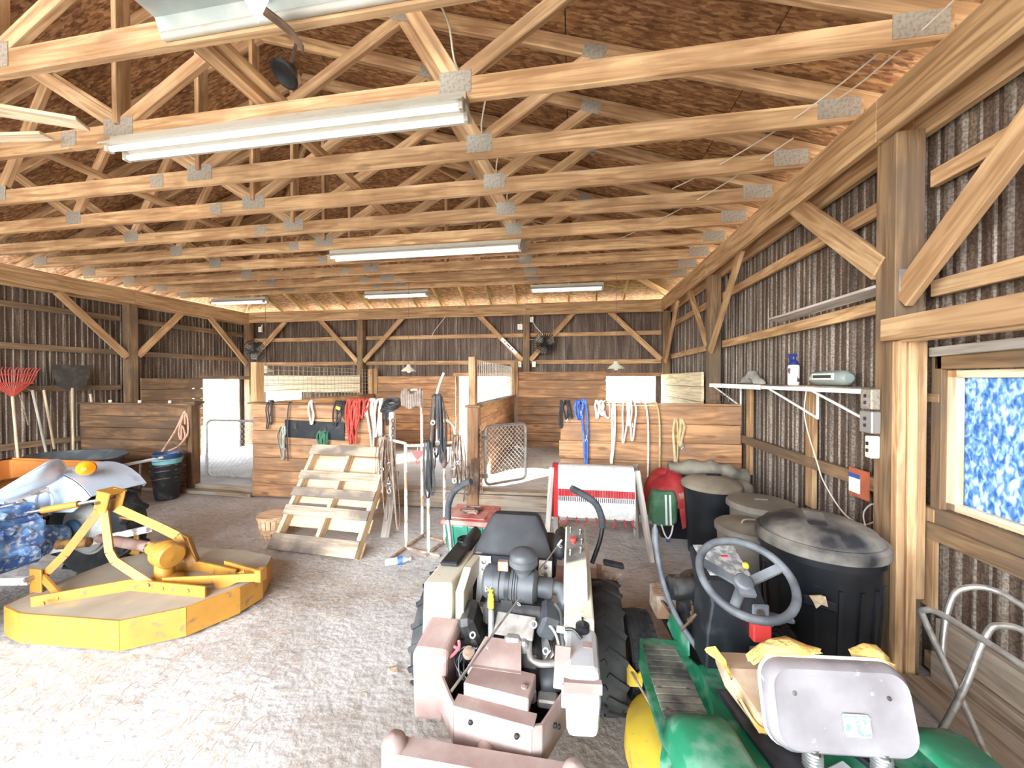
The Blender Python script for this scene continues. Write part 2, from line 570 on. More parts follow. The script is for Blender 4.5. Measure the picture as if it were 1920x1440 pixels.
M['dirt'] = floor_material()
g = MB()
nx, ny = 90, 90
x0, x1, y0, y1 = XL - 0.2, XR + 0.35, YN - 0.3, YF + 0.15
rf = random.Random(3)
hs = [[(rf.random() - 0.5) * 0.012 for i in range(nx + 1)] for j in range(ny + 1)]
vs = [(x0 + (x1 - x0) * i / nx, y0 + (y1 - y0) * j / ny, hs[j][i] - 0.004) for j in range(ny + 1) for i in range(nx + 1)]
fs = [(j * (nx + 1) + i, j * (nx + 1) + i + 1, (j + 1) * (nx + 1) + i + 1, (j + 1) * (nx + 1) + i) for j in range(ny) for i in range(nx)]
g.add(vs, fs)
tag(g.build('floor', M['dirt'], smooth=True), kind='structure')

M['grass'] = mat('sunlit grass', (0.20, 0.27, 0.07), 0.9, 0, (0.33, 0.36, 0.13), 3, (0.4, 0.6), 0.5, 30)
M['gravel'] = mat('pale gravel yard', (0.46, 0.43, 0.38), 0.95, 0, (0.36, 0.33, 0.28), 4, (0.4, 0.65), 0.4, 40)
gr = MB(); gr.add([(-60, YF - 3, -0.06), (60, YF - 3, -0.06), (60, 90, -0.06), (-60, 90, -0.06)], [(0, 1, 2, 3)])
tag(gr.build('pasture_ground', M['grass']), kind='structure')
gr = MB(); gr.add([(-60, -60, -0.06), (60, -60, -0.06), (60, YF - 3, -0.06), (-60, YF - 3, -0.06)], [(0, 1, 2, 3)])
tag(gr.build('yard_ground', M['gravel']), kind='structure')

M['apron'] = mat('pale trodden earth', (0.52, 0.49, 0.45), 0.95, 0, (0.43, 0.40, 0.36), 3, (0.4, 0.65), 0.3, 40)
gr = MB(); gr.add([(XL - 5, YF - 3, -0.045), (XR + 5, YF - 3, -0.045), (XR + 5, YF + 4.2, -0.045), (XL - 5, YF + 4.2, -0.045)], [(0, 1, 2, 3)])
tag(gr.build('apron_ground', M['apron']), kind='structure')

# ---- steel wall sheets: each sheet one panel with rolled ribs, light caught on the ribs painted as a paler colour
def sheet_material(name, a, b, c):
    m, nt, N, L, B = new_mat(name)
    tc = N.new('ShaderNodeTexCoord')
    mp = N.new('ShaderNodeMapping'); mp.inputs['Scale'].default_value = (14, 14, 1.1)
    L.new(tc.outputs['Object'], mp.inputs[0])
    n1 = N.new('ShaderNodeTexNoise'); n1.inputs['Scale'].default_value = 1.0; n1.inputs['Detail'].default_value = 8; n1.inputs['Roughness'].default_value = 0.7
    L.new(mp.outputs[0], n1.inputs['Vector'])
    r1 = ramp(N, [(0.35, a), (0.52, b), (0.72, c)])
    L.new(n1.outputs['Fac'], r1.inputs[0])
    n2 = N.new('ShaderNodeTexNoise'); n2.inputs['Scale'].default_value = 75; n2.inputs['Detail'].default_value = 4
    L.new(tc.outputs['Object'], n2.inputs['Vector'])
    r2 = ramp(N, [(0.42, (0.55, 0.5, 0.46)), (0.58, (1.05, 1.05, 1.05))])
    L.new(n2.outputs['Fac'], r2.inputs[0])
    mu = N.new('ShaderNodeMix'); mu.data_type = 'RGBA'; mu.blend_type = 'MULTIPLY'; mu.inputs[0].default_value = 1
    L.new(r1.outputs[0], mu.inputs[6]); L.new(r2.outputs[0], mu.inputs[7])
    L.new(mu.outputs[2], B.inputs['Base Color'])
    B.inputs['Roughness'].default_value = 0.6
    B.inputs['Metallic'].default_value = 0.15
    return m


M['sheet'] = sheet_material('weathered wall sheet', (0.06, 0.034, 0.025), (0.15, 0.10, 0.072), (0.32, 0.25, 0.185))
M['rib'] = sheet_material('sheet rib with painted light', (0.10, 0.07, 0.05), (0.20, 0.155, 0.12), (0.44, 0.38, 0.30))


def sheet_profile(w):
    """(along, depth, pale?) across one sheet"""
    pts = []
    n = max(1, int(round(w / 0.075)))
    st = w / n
    for i in range(n):
        u = i * st
        if i % 3 == 0:
            pts += [(u, 0, 1), (u + 0.008, 0.02, 1), (u + 0.03, 0.02, 1), (u + 0.038, 0, 0)]
        else:
            pts += [(u, 0, 1), (u + 0.006, 0.008, 1), (u + 0.014, 0.008, 1), (u + 0.02, 0, 0)]
    pts.append((w, 0, 0))
    return pts


_sheet_n = 0


def sheets(parent, axis, pos, inward, a, b, z0, z1, w=0.915):
    """a row of ribbed sheets on the plane axis=pos between a and b"""
    u = a
    while u < b - 0.02:
        ww = min(w, b - u)
        prof = sheet_profile(ww)
        m = MB()
        for i in range(len(prof) - 1):
            (ua, da, ma), (ub, db, _) = prof[i], prof[i + 1]
            q = []
            for uu, dd, zz in ((ua, da, z0), (ub, db, z0), (ub, db, z1), (ua, da, z1)):
                p = [0, 0, zz]
                p[0 if axis == 'y' else 1] = uu + u
                p[1 if axis == 'y' else 0] = pos + inward * dd
                q.append(tuple(p))
            m.add(q, [(0, 1, 2, 3)], ma)
        # outer skin closes the sheet and keeps daylight out
        q = []
        for uu, zz in ((0, z0), (ww, z0), (ww, z1), (0, z1)):
            p = [0, 0, zz]
            p[0 if axis == 'y' else 1] = uu + u
            p[1 if axis == 'y' else 0] = pos - inward * 0.006
            q.append(tuple(p))
        m.add(q, [(0, 1, 2, 3)], 0)
        m.build('steel_sheet', [M['sheet'], M['rib']], parent)
        u += w


wall_right = tag(empty('wall_right', (0, 0, 0)), kind='structure')
wall_left = tag(empty('wall_left', (0, 0, 0)), kind='structure')
wall_far = tag(empty('wall_far', (0, 0, 0)), kind='structure')
wall_front = tag(empty('wall_front', (0, 0, 0)), kind='structure')
XSR, XSL, YSF = 1.99, XL - 0.23, YF + 0.22     # planes of the sheets

# window hole in the right wall, doorway in the left wall, doorway and window in the far wall
WY0, WY1, WZ0, WZ1 = 0.95, 2.36, 0.96, 1.70
sheets(wall_right, 'x', XSR, -1, YN, WY0, -0.05, 3.2)
sheets(wall_right, 'x', XSR, -1, WY0, WY1, -0.05, WZ0)
sheets(wall_right, 'x', XSR, -1, WY0, WY1, WZ1, 3.2)
sheets(wall_right, 'x', XSR, -1, WY1, YSF, -0.05, 3.2)
DL0, DL1 = 6.72, 7.83
sheets(wall_left, 'x', XSL, 1, YN, DL0, -0.05, 3.2)
sheets(wall_left, 'x', XSL, 1, DL0, DL1, 1.66, 3.2)
sheets(wall_left, 'x', XSL, 1, DL1, YSF, -0.05, 3.2)
FD0, FD1 = -2.53, -1.36
FW0, FW1, FWZ0, FWZ1 = 0.66, 1.66, 1.12, 1.72
FL0, FL1, FLZ = -7.45, -6.47, 1.36
sheets(wall_far, 'y', YSF, -1, XSL, FL0, -0.05, 3.2)
sheets(wall_far, 'y', YSF, -1, FL0, FL1, FLZ, 3.2)
sheets(wall_far, 'y', YSF, -1, FL1, FD0, -0.05, 3.2)
sheets(wall_far, 'y', YSF, -1, FD0, FD1, 1.72, 3.2)
sheets(wall_far, 'y', YSF, -1, FD1, FW0, -0.05, 3.2)
sheets(wall_far, 'y', YSF, -1, FW0, FW1, -0.05, FWZ0)
sheets(wall_far, 'y', YSF, -1, FW0, FW1, FWZ1, 3.2)
sheets(wall_far, 'y', YSF, -1, FW1, XSR, -0.05, 3.2)
# front wall beside the wide open end behind the photographer
OX0, OX1, OZ = -6.4, 0.2, 2.9
sheets(wall_front, 'y', YN - 0.1, 1, OX1, XSR, -0.05, 3.2)
sheets(wall_front, 'y', YN - 0.1, 1, XSL, OX0, -0.05, 3.2)
sheets(wall_front, 'y', YN - 0.1, 1, OX0, OX1, OZ, 3.2)

# ---- header beams
def hb(parent, p0, p1, mt='beam', w=0.045, t=0.24):
    return board('header_beam', p0, p1, w, t, M[mt], parent)


zc = (ZB0 + ZB1) / 2
for ya, yb in ((YN, 2.49), (2.492, 5.35), (5.352, 7.9)):
    hb(wall_right, (XR - 0.022, ya, zc), (XR - 0.022, yb, zc))
    hb(wall_right, (XR + 0.165, ya, zc - 0.02), (XR + 0.165, yb, zc - 0.02))
for ya, yb in ((YN, 2.3), (2.302, 5.5), (5.502, 7.9)):
    hb(wall_left, (XL + 0.022, ya, zc - 0.03), (XL + 0.022, yb, zc - 0.03))
    hb(wall_left, (XL - 0.165, ya, zc - 0.05), (XL - 0.165, yb, zc - 0.05))
for xa, xb in ((XL, -4.8), (-4.798, -0.99), (-0.988, XR)):
    hb(wall_far, (xa, YF - 0.022, zc - 0.01), (xb, YF - 0.022, zc - 0.01), 'beam')
hb(wall_front, (XL, YN, zc), (XR, YN, zc), t=0.3)


def post(parent, x, y, z1=3.03, w=0.14, d=0.14, z0=0.0, mt='post'):
    return board('post', (x, y, z0), (x, y, z1), w, d, M[mt], parent, up=(1, 0, 0))


for y in (2.485, 5.375, 7.97): post(wall_right, XR + 0.075, y)
post(wall_right, XR + 0.075, -0.5); post(wall_right, XR + 0.075, YN)
for y in (5.5, 7.97, 2.3, YN): post(wall_left, XL - 0.075, y)
for x in (-4.81, -0.99): post(wall_far, x, YF + 0.075)

# ---- girts: flat boards the sheets are nailed to
for z in (0.12, 0.97, 2.115, 2.74):
    for ya, yb in ((YN, 2.4), (2.56, 5.30), (5.45, 7.9)):
        if z == 0.97 and ya == YN:
            board('girt', (1.932, ya, z - 0.14), (1.932, yb, z - 0.14), 0.04, 0.09, M['post'], wall_right)
            continue
        if z == 2.115 and ya == YN:
            board('girt', (1.94, ya, 2.145), (1.94, yb, 2.145), 0.04, 0.09, M['pine'], wall_right)
            continue
        board('girt', (1.932, ya, z), (1.932, yb, z), 0.04, 0.09, M['post' if z < 1.2 else 'pine'], wall_right)
for z in (0.70, 1.52, 2.13, 2.72):
    for ya, yb in ((YN, 5.43), (5.57, 7.9)):
        if z < 1.6 and ya > 5: continue
        board('girt', (XL - 0.185, ya, z), (XL - 0.185, yb, z), 0.04, 0.09, M['post'], wall_left)
for z in (2.03, 2.61):
    for xa, xb in ((XL, -4.88), (-4.74, -1.06), (-0.92, XR)):
        board('girt', (xa, YF + 0.17, z), (xb, YF + 0.17, z), 0.04, 0.085, M['pine'], wall_far)

# ---- knee braces from the posts up to the header beams
def brace(parent, p0, p1, w=0.04, t=0.095, mt='pine'):
    return board('knee_brace', p0, p1, w, t, M[mt], parent)


brace(wall_right, (1.80, 2.42, 2.10), (1.80, 1.42, 3.06), 0.04, 0.14)
brace(wall_right, (1.775, 2.53, 2.30), (1.775, 3.42, 3.08), 0.04, 0.14)
brace(wall_right, (1.78, 5.32, 2.02), (1.78, 4.40, 3.05))
brace(wall_right, (1.78, 5.44, 2.10), (1.78, 6.25, 3.05))
brace(wall_right, (1.79, 7.82, 2.00), (1.79, 6.95, 3.05))
for ya, za, yb, zb in ((5.42, 2.05, 4.52, 2.98), (5.58, 2.08, 6.35, 2.98), (7.86, 2.02, 6.95, 2.98)):
    brace(wall_left, (XL - 0.03, ya, za), (XL - 0.03, yb, zb), 0.04, 0.11)
for xa, xb in ((XL + 0.1, -6.72), (-4.88, -5.82), (-4.73, -3.78), (-1.07, -2.02), (-0.91, 0.0), (XR - 0.03, 0.72)):
    brace(wall_far, (xa, YF + 0.03, 2.06 if xa > XL + 0.2 else 2.2), (xb, YF + 0.03, 3.04), 0.04, 0.10)
board('lumber_stamp', (-1.20, YF - 0.0, 2.21), (-1.52, YF - 0.0, 2.53), 0.004, 0.07, M['white'], wall_far)
for u in (0.25, 0.42, 0.5, 0.58, 0.75):
    p = V((-1.20, YF - 0.003, 2.21)).lerp(V((-1.52, YF - 0.003, 2.53)), u)
    board('stamp_print', p, p + V((-0.018, 0, 0.018)), 0.003, 0.028, M['black'], wall_far)

# ---- roof: OSB panels on three slopes
ceiling = tag(empty('ceiling', (0, 0, 0)), kind='structure')


def osb_panels(kind):
    rr = random.Random(len(kind))
    pw, pl = 1.22, 2.44
    if kind == 'right': xa, xb = XC, XR + 0.62
    elif kind == 'left': xa, xb = XL - 0.62, XC
    else: xa, xb = XL - 0.62, XR + 0.62
    ya, yb = (YN - 0.6, YF + 0.62)
    if kind == 'hip': ya = 3.9
    if kind == 'hip':
        sx, sy = pl, pw
    else:
        sx, sy = pw, pl
    row = 0
    # rows run along the eave, joints staggered
    if kind == 'hip':
        y = yb
        while y > ya:
            x = xa - (row % 2) * sx / 2
            while x < xb:
                cell(kind, max(x, xa), min(x + sx, xb), max(y - sy, ya), y)
                x += sx
            y -= sy; row += 1
    else:
        x = xb if kind == 'right' else xa
        while (x > xa if kind == 'right' else x < xb):
            y = ya - (row % 2) * sy / 2
            while y < yb:
                if kind == 'right': cell(kind, max(x - sx, xa), x, max(y, ya), min(y + sy, yb))
                else: cell(kind, x, min(x + sx, xb), max(y, ya), min(y + sy, yb))
                y += sy
            x += -sx if kind == 'right' else sx
            row += 1


def cell(kind, xa, xb, ya, yb):
    g = 0.0035
    poly = [(xa + g, ya + g), (xb - g, ya + g), (xb - g, yb - g), (xa + g, yb - g)]
    # roof = lowest of the three planes
    cr = (-SL, 0, 3.47 + SL * XR); cl = (SL, 0, 3.47 - SL * XL); ch = (0, -SH, 3.47 + SH * YF)
    me, others = {'right': (cr, (cl, ch)), 'left': (cl, (cr, ch)), 'hip': (ch, (cl, cr))}[kind]
    for o in others:
        poly = clip_poly(poly, o[0] - me[0], o[1] - me[1], o[2] - me[2])
        if len(poly) < 3: return
    z = lambda x, y: me[0] * x + me[1] * y + me[2]
    c = V((sum(p[0] for p in poly) / len(poly), sum(p[1] for p in poly) / len(poly), 0)); c.z = z(c.x, c.y)
    m = MB().prism([V((x, y, z(x, y))) - c for x, y in poly], (0, 0, 0.013))
    o = m.build('roof_panel', M['osb'], ceiling)
    o.location = c


for k in ('right', 'left', 'hip'): osb_panels(k)
# dark roofing felt and shingles over the panels keep the joints dark
M['felt'] = mat('roofing felt', (0.03, 0.03, 0.03), 0.9)
m = MB()
ov = 0.62
yr = YF - (z_right(XC) - 3.47) / SH
ez = 0.017
A = (XR + ov, YN - 0.6, z_right(XR + ov) + ez); Bp = (XR + ov, YF + ov * SL / SH, z_right(XR + ov) + ez); Cp = (XC, yr, z_right(XC) + ez); Dp = (XC, YN - 0.6, z_right(XC) + ez)
m.add([A, Bp, Cp, Dp], [(0, 1, 2, 3)])
A2 = (XL - ov, A[1], A[2]); B2 = (XL - ov, Bp[1], Bp[2])
m.add([A2, B2, Cp, Dp], [(0, 1, 2, 3)])
m.add([Bp, B2, Cp], [(0, 1, 2)])
m.build('roof_felt', M['felt'], ceiling)

# ================================================================= roof trusses
TY = [0.48, 1.02, 1.567, 2.135, 2.70, 3.23, 3.76, 4.28, 4.83, 5.37, 5.89, 6.32]
ORD = ['first', 'second', 'third', 'fourth', 'fifth', 'sixth', 'seventh', 'eighth', 'ninth', 'tenth']
CH, TT = 0.13, 0.04          # chord depth, thickness
ZC0 = 3.27 + CH / 2


def zt(x, y):
    """centre line of the top chord"""
    return min(3.40 + SL * (XR - x), 3.40 + SL * (x - XL), 3.40 + SH * (YF - y))


def mirror(x): return 2 * XC - x


def truss(i, y, label):
    t = thing('roof_truss', label, 'truss', (XC, y, 3.27), group='roof trusses')

    def bd(name, x0, z0, x1, z1, w=CH):
        return board(name, (x0 - XC, 0, z0 - 3.27), (x1 - XC, 0, z1 - 3.27), TT, w, M['pine'], t)
    js = -3.49
    bd('bottom_chord', XL + 0.0, ZC0, js, ZC0)
    bd('bottom_chord', js, ZC0, XR + 0.02, ZC0)
    zh = 3.40 + SH * (YF - y)
    apex = 3.40 + SL * (XR - XC)
    eave = 0.55
    cut = XR - (min(zh, apex) - 3.40) / SL     # x of the end of the sloping chord on the right
    for s in (1, -1):
        f = (lambda x: x) if s == 1 else mirror
        xe = XR + eave
        bd('top_chord', f(xe), 3.40 + SL * (XR - xe), f(cut), min(zh, apex), 0.11)
    if zh < apex - 0.02:
        bd('flat_chord', cut, zh - 0.02, mirror(cut), zh - 0.02, 0.11)
    bj = [-0.68, XC - 0.1, mirror(-0.68)]
    tj = [0.14, -1.28, mirror(-1.28), mirror(0.14)]
    z0 = ZC0 + 0.05
    def web(xa, xb):
        zb = zt(xb, y)
        bd('web', xa, z0, xb, zb - 0.03, 0.09)
    web(bj[0], tj[0]); web(bj[2], tj[3])
    web(bj[0], tj[1]); web(bj[1], tj[1]); web(bj[1], tj[2]); web(bj[2], tj[2])
    bd('king_post', bj[1] - 0.0, z0, bj[1] + 0.001, zt(XC, y) - 0.03, 0.09)
    if zh < apex - 0.02 and y > 5:
        for xx in (cut, mirror(cut), (cut + XC) / 2 + 0.3):
            bd('web', xx, z0, xx + 0.001, zt(xx, y) - 0.03, 0.09)
    # toothed nail plates over the joints
    def plate(x, z, w, h, ang=0):
        for sd in (-1, 1):
            m = MB().box((0, 0, 0), (w, 0.003, h), rot=(0, ang, 0))
            o = m.build('nail_plate', M['zinc'], t)
            o.location = (x - XC, sd * (TT / 2 + 0.002), z - 3.27)
    for x in bj: plate(x, ZC0 + 0.035, 0.19 if x != bj[1] else 0.24, 0.13)
    plate(js, ZC0, 0.13, 0.10)
    if y < 5:
        for x in (tj[0], tj[1]): plate(x, zt(x, y) - 0.02, 0.16, 0.10, math.atan(SL))
    for s in (XR - 0.12, XL + 0.12): plate(s, ZC0 + 0.02, 0.24, 0.12)
    return t


for i, y in enumerate(TY):
    if y < 1.5:
        lab = ['pine roof truss right over the viewer, second before the visible ones', 'pine roof truss just before the dusty light tray, over the viewer'][i]
    else:
        k = i - 2
        lab = ['pine roof truss nearest the viewer, with the dusty open light tray under it',
               'second visible pine roof truss, the long white light fixture hangs under it',
               'third visible pine roof truss, just behind the long near light fixture',
               'fourth visible pine roof truss counting back from the viewer',
               'fifth visible pine roof truss, in front of the middle light fixture',
               'sixth visible pine roof truss, the middle long light fixture hangs under it',
               'seventh visible pine roof truss, just behind the middle light fixture',
               'eighth visible pine roof truss counting back from the viewer',
               'ninth visible pine roof truss, second from the hip end',
               'last pine roof truss before the hip end, short lights hang behind it'][k]
    truss(i, y, lab)

# ---- hip-end rafters and hip rafters
def rafter(x):
    y1 = 6.34
    zmax = 3.40 + SL * min(XR - x, x - XL)
    z1 = 3.40 + SH * (YF - y1)
    if z1 > zmax:
        z1 = zmax; y1 = YF - (z1 - 3.40) / SH
    board('jack_rafter', (x, 8.42, 3.40 - SH * (8.42 - YF)), (x, y1, z1), 0.04, 0.09, M['pine'], ceiling)


for x in (-6.92, -6.35, -5.80, -5.22, -4.65, -4.06, -3.48, -2.90, -2.33, -1.77, -1.20, -0.66, -0.10, 0.46, 1.02): rafter(x)
for s in (1, -1):
    f = (lambda x: x) if s == 1 else mirror
    xr = XR - (3.40 + SH * (YF - 4.2) - 3.40) / SL
    zz = 3.40 + SL * (XR - (XC + 0.05))
    yy = YF - (zz - 3.40) / SH
    board('hip_rafter', (f(XR + 0.4), YF + 0.4 * SL / SH, 3.40 - 0.4 * SL), (f(XC + 0.05), yy, zz), 0.04, 0.11, M['pine'], ceiling)

# ---- long stiffening boards laid across the bottom chords and webs
b1 = board('stiffener_board', (-1.97, 0.5, 3.43), (-1.97, 6.3, 3.43), 0.09, 0.04, M['pine'])
tag(b1, 'long pine board laid across the truss chords right of centre', 'board')
b2 = board('stiffener_board', (-4.09, 0.5, 3.43), (-4.09, 6.3, 3.43), 0.09, 0.04, M['pine'])
tag(b2, 'long pine board laid across the truss chords left of centre', 'board')
b3 = board('stiffener_board', (-1.90, 1.45, 3.47), (-1.90, 2.30, 3.47), 0.09, 0.04, M['pine'])
tag(b3, 'short pine splice board lying beside the long stiffener above the near light', 'board')

# ================================================================= stalls
def bd(t, name, p0, p1, w, th, m, up=None):
    o = t.location
    return board(name, V(p0) - o, V(p1) - o, w, th, M[m] if isinstance(m, str) else m, t, up)


rs = random.Random(11)


def plank_stack(t, x0, x1, y, z0, z1, n, m, name='plank', axis='x'):
    """horizontal planks one above the other with open joints, some slightly proud"""
    h = (z1 - z0) / n
    for k in range(n):
        e0, e1 = rs.uniform(-0.012, 0.012), rs.uniform(-0.012, 0.012)
        dy = rs.uniform(-0.004, 0.004)
        z = z0 + (k + 0.5) * h
        if axis == 'x': a, b = (x0 + e0, y + dy, z), (x1 + e1, y + dy, z)
        else: a, b = (y + dy, x0 + e0, z), (y + dy, x1 + e1, z)
        bd(t, name, a, b, 0.036, h - 0.006, m)


def wire_grid(t, name, o, ux, uz, L, H, nx, nz, r, m, skew=None):
    """welded wire panel from corner o"""
    g = MB(); o = V(o) - t.location; ux = V(ux); uz = V(uz)
    for i in range(nx + 1):
        p = o + ux * (L * i / nx); g.tube([p, p + uz * H], r, 4)
    for j in range(nz + 1):
        p = o + uz * (H * j / nz); g.tube([p, p + ux * L], r, 4)
    return g.build(name, m, t)


def pipe_frame(o, ux, uz, L, H, rc, r, n=6):
    """rounded-corner loop"""
    o, ux, uz = V(o), V(ux), V(uz)
    pts = []
    for cx, cz, a in ((rc, rc, PI), (L - rc, rc, 1.5 * PI), (L - rc, H - rc, 0), (rc, H - rc, 0.5 * PI)):
        for k in range(n + 1):
            t = a + k / n * PI / 2
            pts.append(o + ux * (cx + rc * math.cos(t)) + uz * (cz + rc * math.sin(t)))
    return pts


def chain_mesh(g, o, ux, uz, L, H, step, r, nrm):
    """diamond wire mesh clipped to a rectangle"""
    o, ux, uz, nrm = V(o), V(ux), V(uz), V(nrm)
    k = -H
    while k < L:
        for sgn in (1, -1):
            # line u = k + z (sgn 1) or u = k + H - z
            za, zb = 0.0, H
            if sgn == 1:
                za = max(za, -k); zb = min(zb, L - k)
                f = lambda z: k + z
            else:
                za = max(za, k + H - L); zb = min(zb, k + H)
                f = lambda z: k + H - z
            if zb - za > 0.02:
                g.tube([o + ux * f(za) + uz * za + nrm * (r * sgn), o + ux * f(zb) + uz * zb + nrm * (r * sgn)], r, 4, caps=False)
        k += step


# ---- front partitions
FA = thing('stall_partition', 'dark plank stall front on the left, behind the wheelbarrow', 'stall wall', (-6.6, 4.75, 0))
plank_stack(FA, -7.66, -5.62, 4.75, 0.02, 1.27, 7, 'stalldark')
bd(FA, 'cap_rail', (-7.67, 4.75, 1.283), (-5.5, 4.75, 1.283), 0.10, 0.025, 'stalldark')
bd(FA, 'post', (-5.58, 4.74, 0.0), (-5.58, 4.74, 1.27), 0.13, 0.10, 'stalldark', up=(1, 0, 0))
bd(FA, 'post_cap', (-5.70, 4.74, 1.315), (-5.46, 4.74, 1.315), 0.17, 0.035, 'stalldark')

FB = thing('stall_partition', 'plank stall front hung with lead ropes, behind the leaning pallet', 'stall wall', (-3.4, 4.62, 0))
plank_stack(FB, -4.44, -2.36, 4.62, 0.02, 1.31, 7, 'stall')
bd(FB, 'cap_rail', (-4.50, 4.63, 1.322), (-2.34, 4.63, 1.322), 0.10, 0.022, 'stalldark')
bd(FB, 'rubber_pad', (-3.92, 4.592, 0.98), (-3.02, 4.592, 0.955), 0.012, 0.24, M['black'])

FE = thing('stall_partition', 'plank stall front on the right, hung with blue and white halters', 'stall wall', (0.8, 4.70, 0))
plank_stack(FE, -0.17, 1.90, 4.70, 0.02, 1.345, 6, 'stall')
bd(FE, 'cap_rail', (0.30, 4.72, 1.357), (1.90, 4.72, 1.357), 0.08, 0.022, 'stall')

# ---- dividers running back, with welded wire above the planks
D1 = thing('stall_divider', 'plank divider with tall wire panel, running back behind the pallet', 'stall wall', (-4.45, 6.2, 0))
plank_stack(D1, 4.70, 7.85, -4.45, 0.02, 1.33, 7, 'stall', axis='y')
bd(D1, 'post', (-4.47, 4.73, 1.34), (-4.47, 4.73, 1.90), 0.14, 0.09, 'pine', up=(1, 0, 0))
bd(D1, 'post', (-4.45, 7.74, 1.33), (-4.45, 7.74, 1.89), 0.05, 0.09, 'pine', up=(1, 0, 0))
bd(D1, 'post', (-4.38, 7.82, 1.33), (-4.38, 7.82, 1.90), 0.05, 0.09, 'pine', up=(1, 0, 0))
M['wire'] = mat('welded wire', (0.50, 0.46, 0.38), 0.5, 0.5, (0.36, 0.27, 0.18), 10)
wire_grid(D1, 'wire_panel', (-4.45, 4.78, 1.34), (0, 1, 0), (0, 0, 1), 2.95, 0.53, 28, 7, 0.004, M['wire'])
D2 = thing('stall_divider', 'plank divider with short wire panel, running back behind the chain-link gate', 'stall wall', (-1.25, 6.2, 0))
plank_stack(D2, 4.72, 7.85, -1.25, 0.02, 1.31, 7, 'stall', axis='y')
bd(D2, 'cap_rail', (-1.25, 4.72, 1.325), (-1.25, 7.85, 1.325), 0.10, 0.03, 'grey')
bd(D2, 'post', (-1.25, 4.64, 0.0), (-1.25, 4.64, 1.30), 0.155, 0.14, 'stall', up=(1, 0, 0))
bd(D2, 'post_cap', (-1.35, 4.64, 1.315), (-1.15, 4.64, 1.315), 0.18, 0.03, 'stall')
bd(D2, 'post', (-1.265, 4.64, 1.33), (-1.265, 4.64, 1.94), 0.10, 0.09, 'pine', up=(1, 0, 0))
bd(D2, 'post', (-1.25, 7.72, 1.34), (-1.25, 7.72, 2.02), 0.05, 0.09, 'pine', up=(1, 0, 0))
bd(D2, 'post', (-1.20, 7.82, 1.34), (-1.20, 7.82, 2.02), 0.05, 0.09, 'pine', up=(1, 0, 0))
wire_grid(D2, 'wire_panel', (-1.25, 4.70, 1.36), (0, 1, 0), (0, 0, 1), 3.0, 0.55, 26, 9, 0.004, M['white'])

# ---- raised stall floors and the sills in front of them
def slab(x0, x1, y0, y1, z, m, name='floor'):
    g = MB(); n = 16
    r = random.Random(int(z * 1000) + int(x0 * 7))
    hh = [[(r.random() - 0.5) * 0.02 for i in range(n + 1)] for j in range(n + 1)]
    vs = [(x0 + (x1 - x0) * i / n, y0 + (y1 - y0) * j / n, z + hh[j][i] - 0.01) for j in range(n + 1) for i in range(n + 1)]
    g.add(vs, [(j * (n + 1) + i, j * (n + 1) + i + 1, (j + 1) * (n + 1) + i + 1, (j + 1) * (n + 1) + i) for j in range(n) for i in range(n)])
    return tag(g.build(name, m, smooth=True), kind='structure')


M['stallmat'] = mat('pale dusty stall mat', (0.46, 0.46, 0.46), 0.9, 0, (0.36, 0.35, 0.33), 3, (0.4, 0.65), 0.3, 30)
slab(-7.66, -4.48, 4.80, 7.95, 0.09, M['stallmat'])
slab(-4.42, -1.28, 4.67, 7.95, 0.21, M['stallmat'])
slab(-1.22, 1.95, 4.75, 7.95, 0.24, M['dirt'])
trim_1 = tag(empty('trim_1', (-5.0, 4.78, 0)), kind='structure')
bd(trim_1, 'sill_board', (-5.72, 4.78, 0.055), (-4.44, 4.70, 0.055), 0.10, 0.10, 'sill')
bd(trim_1, 'sill_board', (-6.4, 4.66, 0.03), (-4.44, 4.62, 0.03), 0.12, 0.05, 'sill')
trim_2 = tag(empty('trim_2', (-1.2, 4.62, 0)), kind='structure')
bd(trim_2, 'sill_board', (-2.40, 4.59, 0.11), (-0.17, 4.63, 0.11), 0.04, 0.185, 'sill')
bd(trim_2, 'sill_cap', (-2.40, 4.66, 0.215), (-0.17, 4.70, 0.235), 0.16, 0.035, 'sill')
bd(trim_2, 'footer_board', (-0.30, 4.50, 0.05), (1.70, 4.62, 0.05), 0.14, 0.10, 'grey')

# ---- plank lining on the outer walls
def lining(parent, axis, pos, a, b, z0, z1, n, m):
    h = (z1 - z0) / n
    for k in range(n):
        z = z0 + (k + .5) * h
        d = rs.uniform(-0.004, 0.004)
        if axis == 'y': p, q = (a, pos + d, z), (b, pos + d, z)
        else: p, q = (pos + d, a, z), (pos + d, b, z)
        board('lining_plank', p, q, 0.034, h - 0.006, M[m], parent)


lining(wall_far, 'y', YF - 0.03, -4.40, FD0, 0.18, 1.73, 9, 'stall')
lining(wall_far, 'y', YF - 0.03, -1.18, FW0, 0.0, 1.82, 10, 'stall')
lining(wall_far, 'y', YF - 0.03, FW0, 1.72, 0.0, 1.12, 6, 'stall')
lining(wall_far, 'y', YF - 0.03, -7.4, -4.78, 1.36, 1.75, 2, 'pale')
lining(wall_far, 'y', YF - 0.03, FL1, -4.78, 0.1, 1.10, 5, 'stall')
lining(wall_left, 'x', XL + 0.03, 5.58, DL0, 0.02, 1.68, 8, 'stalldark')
lining(wall_right, 'x', XR - 0.03, 5.46, 7.86, 0.1, 1.76, 8, 'pale')  # right lining: window light put into the colour by using the pale planks
board('door_header', (FD0 - 0.05, YF - 0.02, 1.76), (FD1 + 0.08, YF - 0.02, 1.76), 0.05, 0.08, M['stall'], wall_far)
board('window_header', (FW0 - 0.05, YF - 0.02, 1.755), (FW1 + 0.1, YF - 0.02, 1.755), 0.05, 0.07, M['stall'], wall_far)
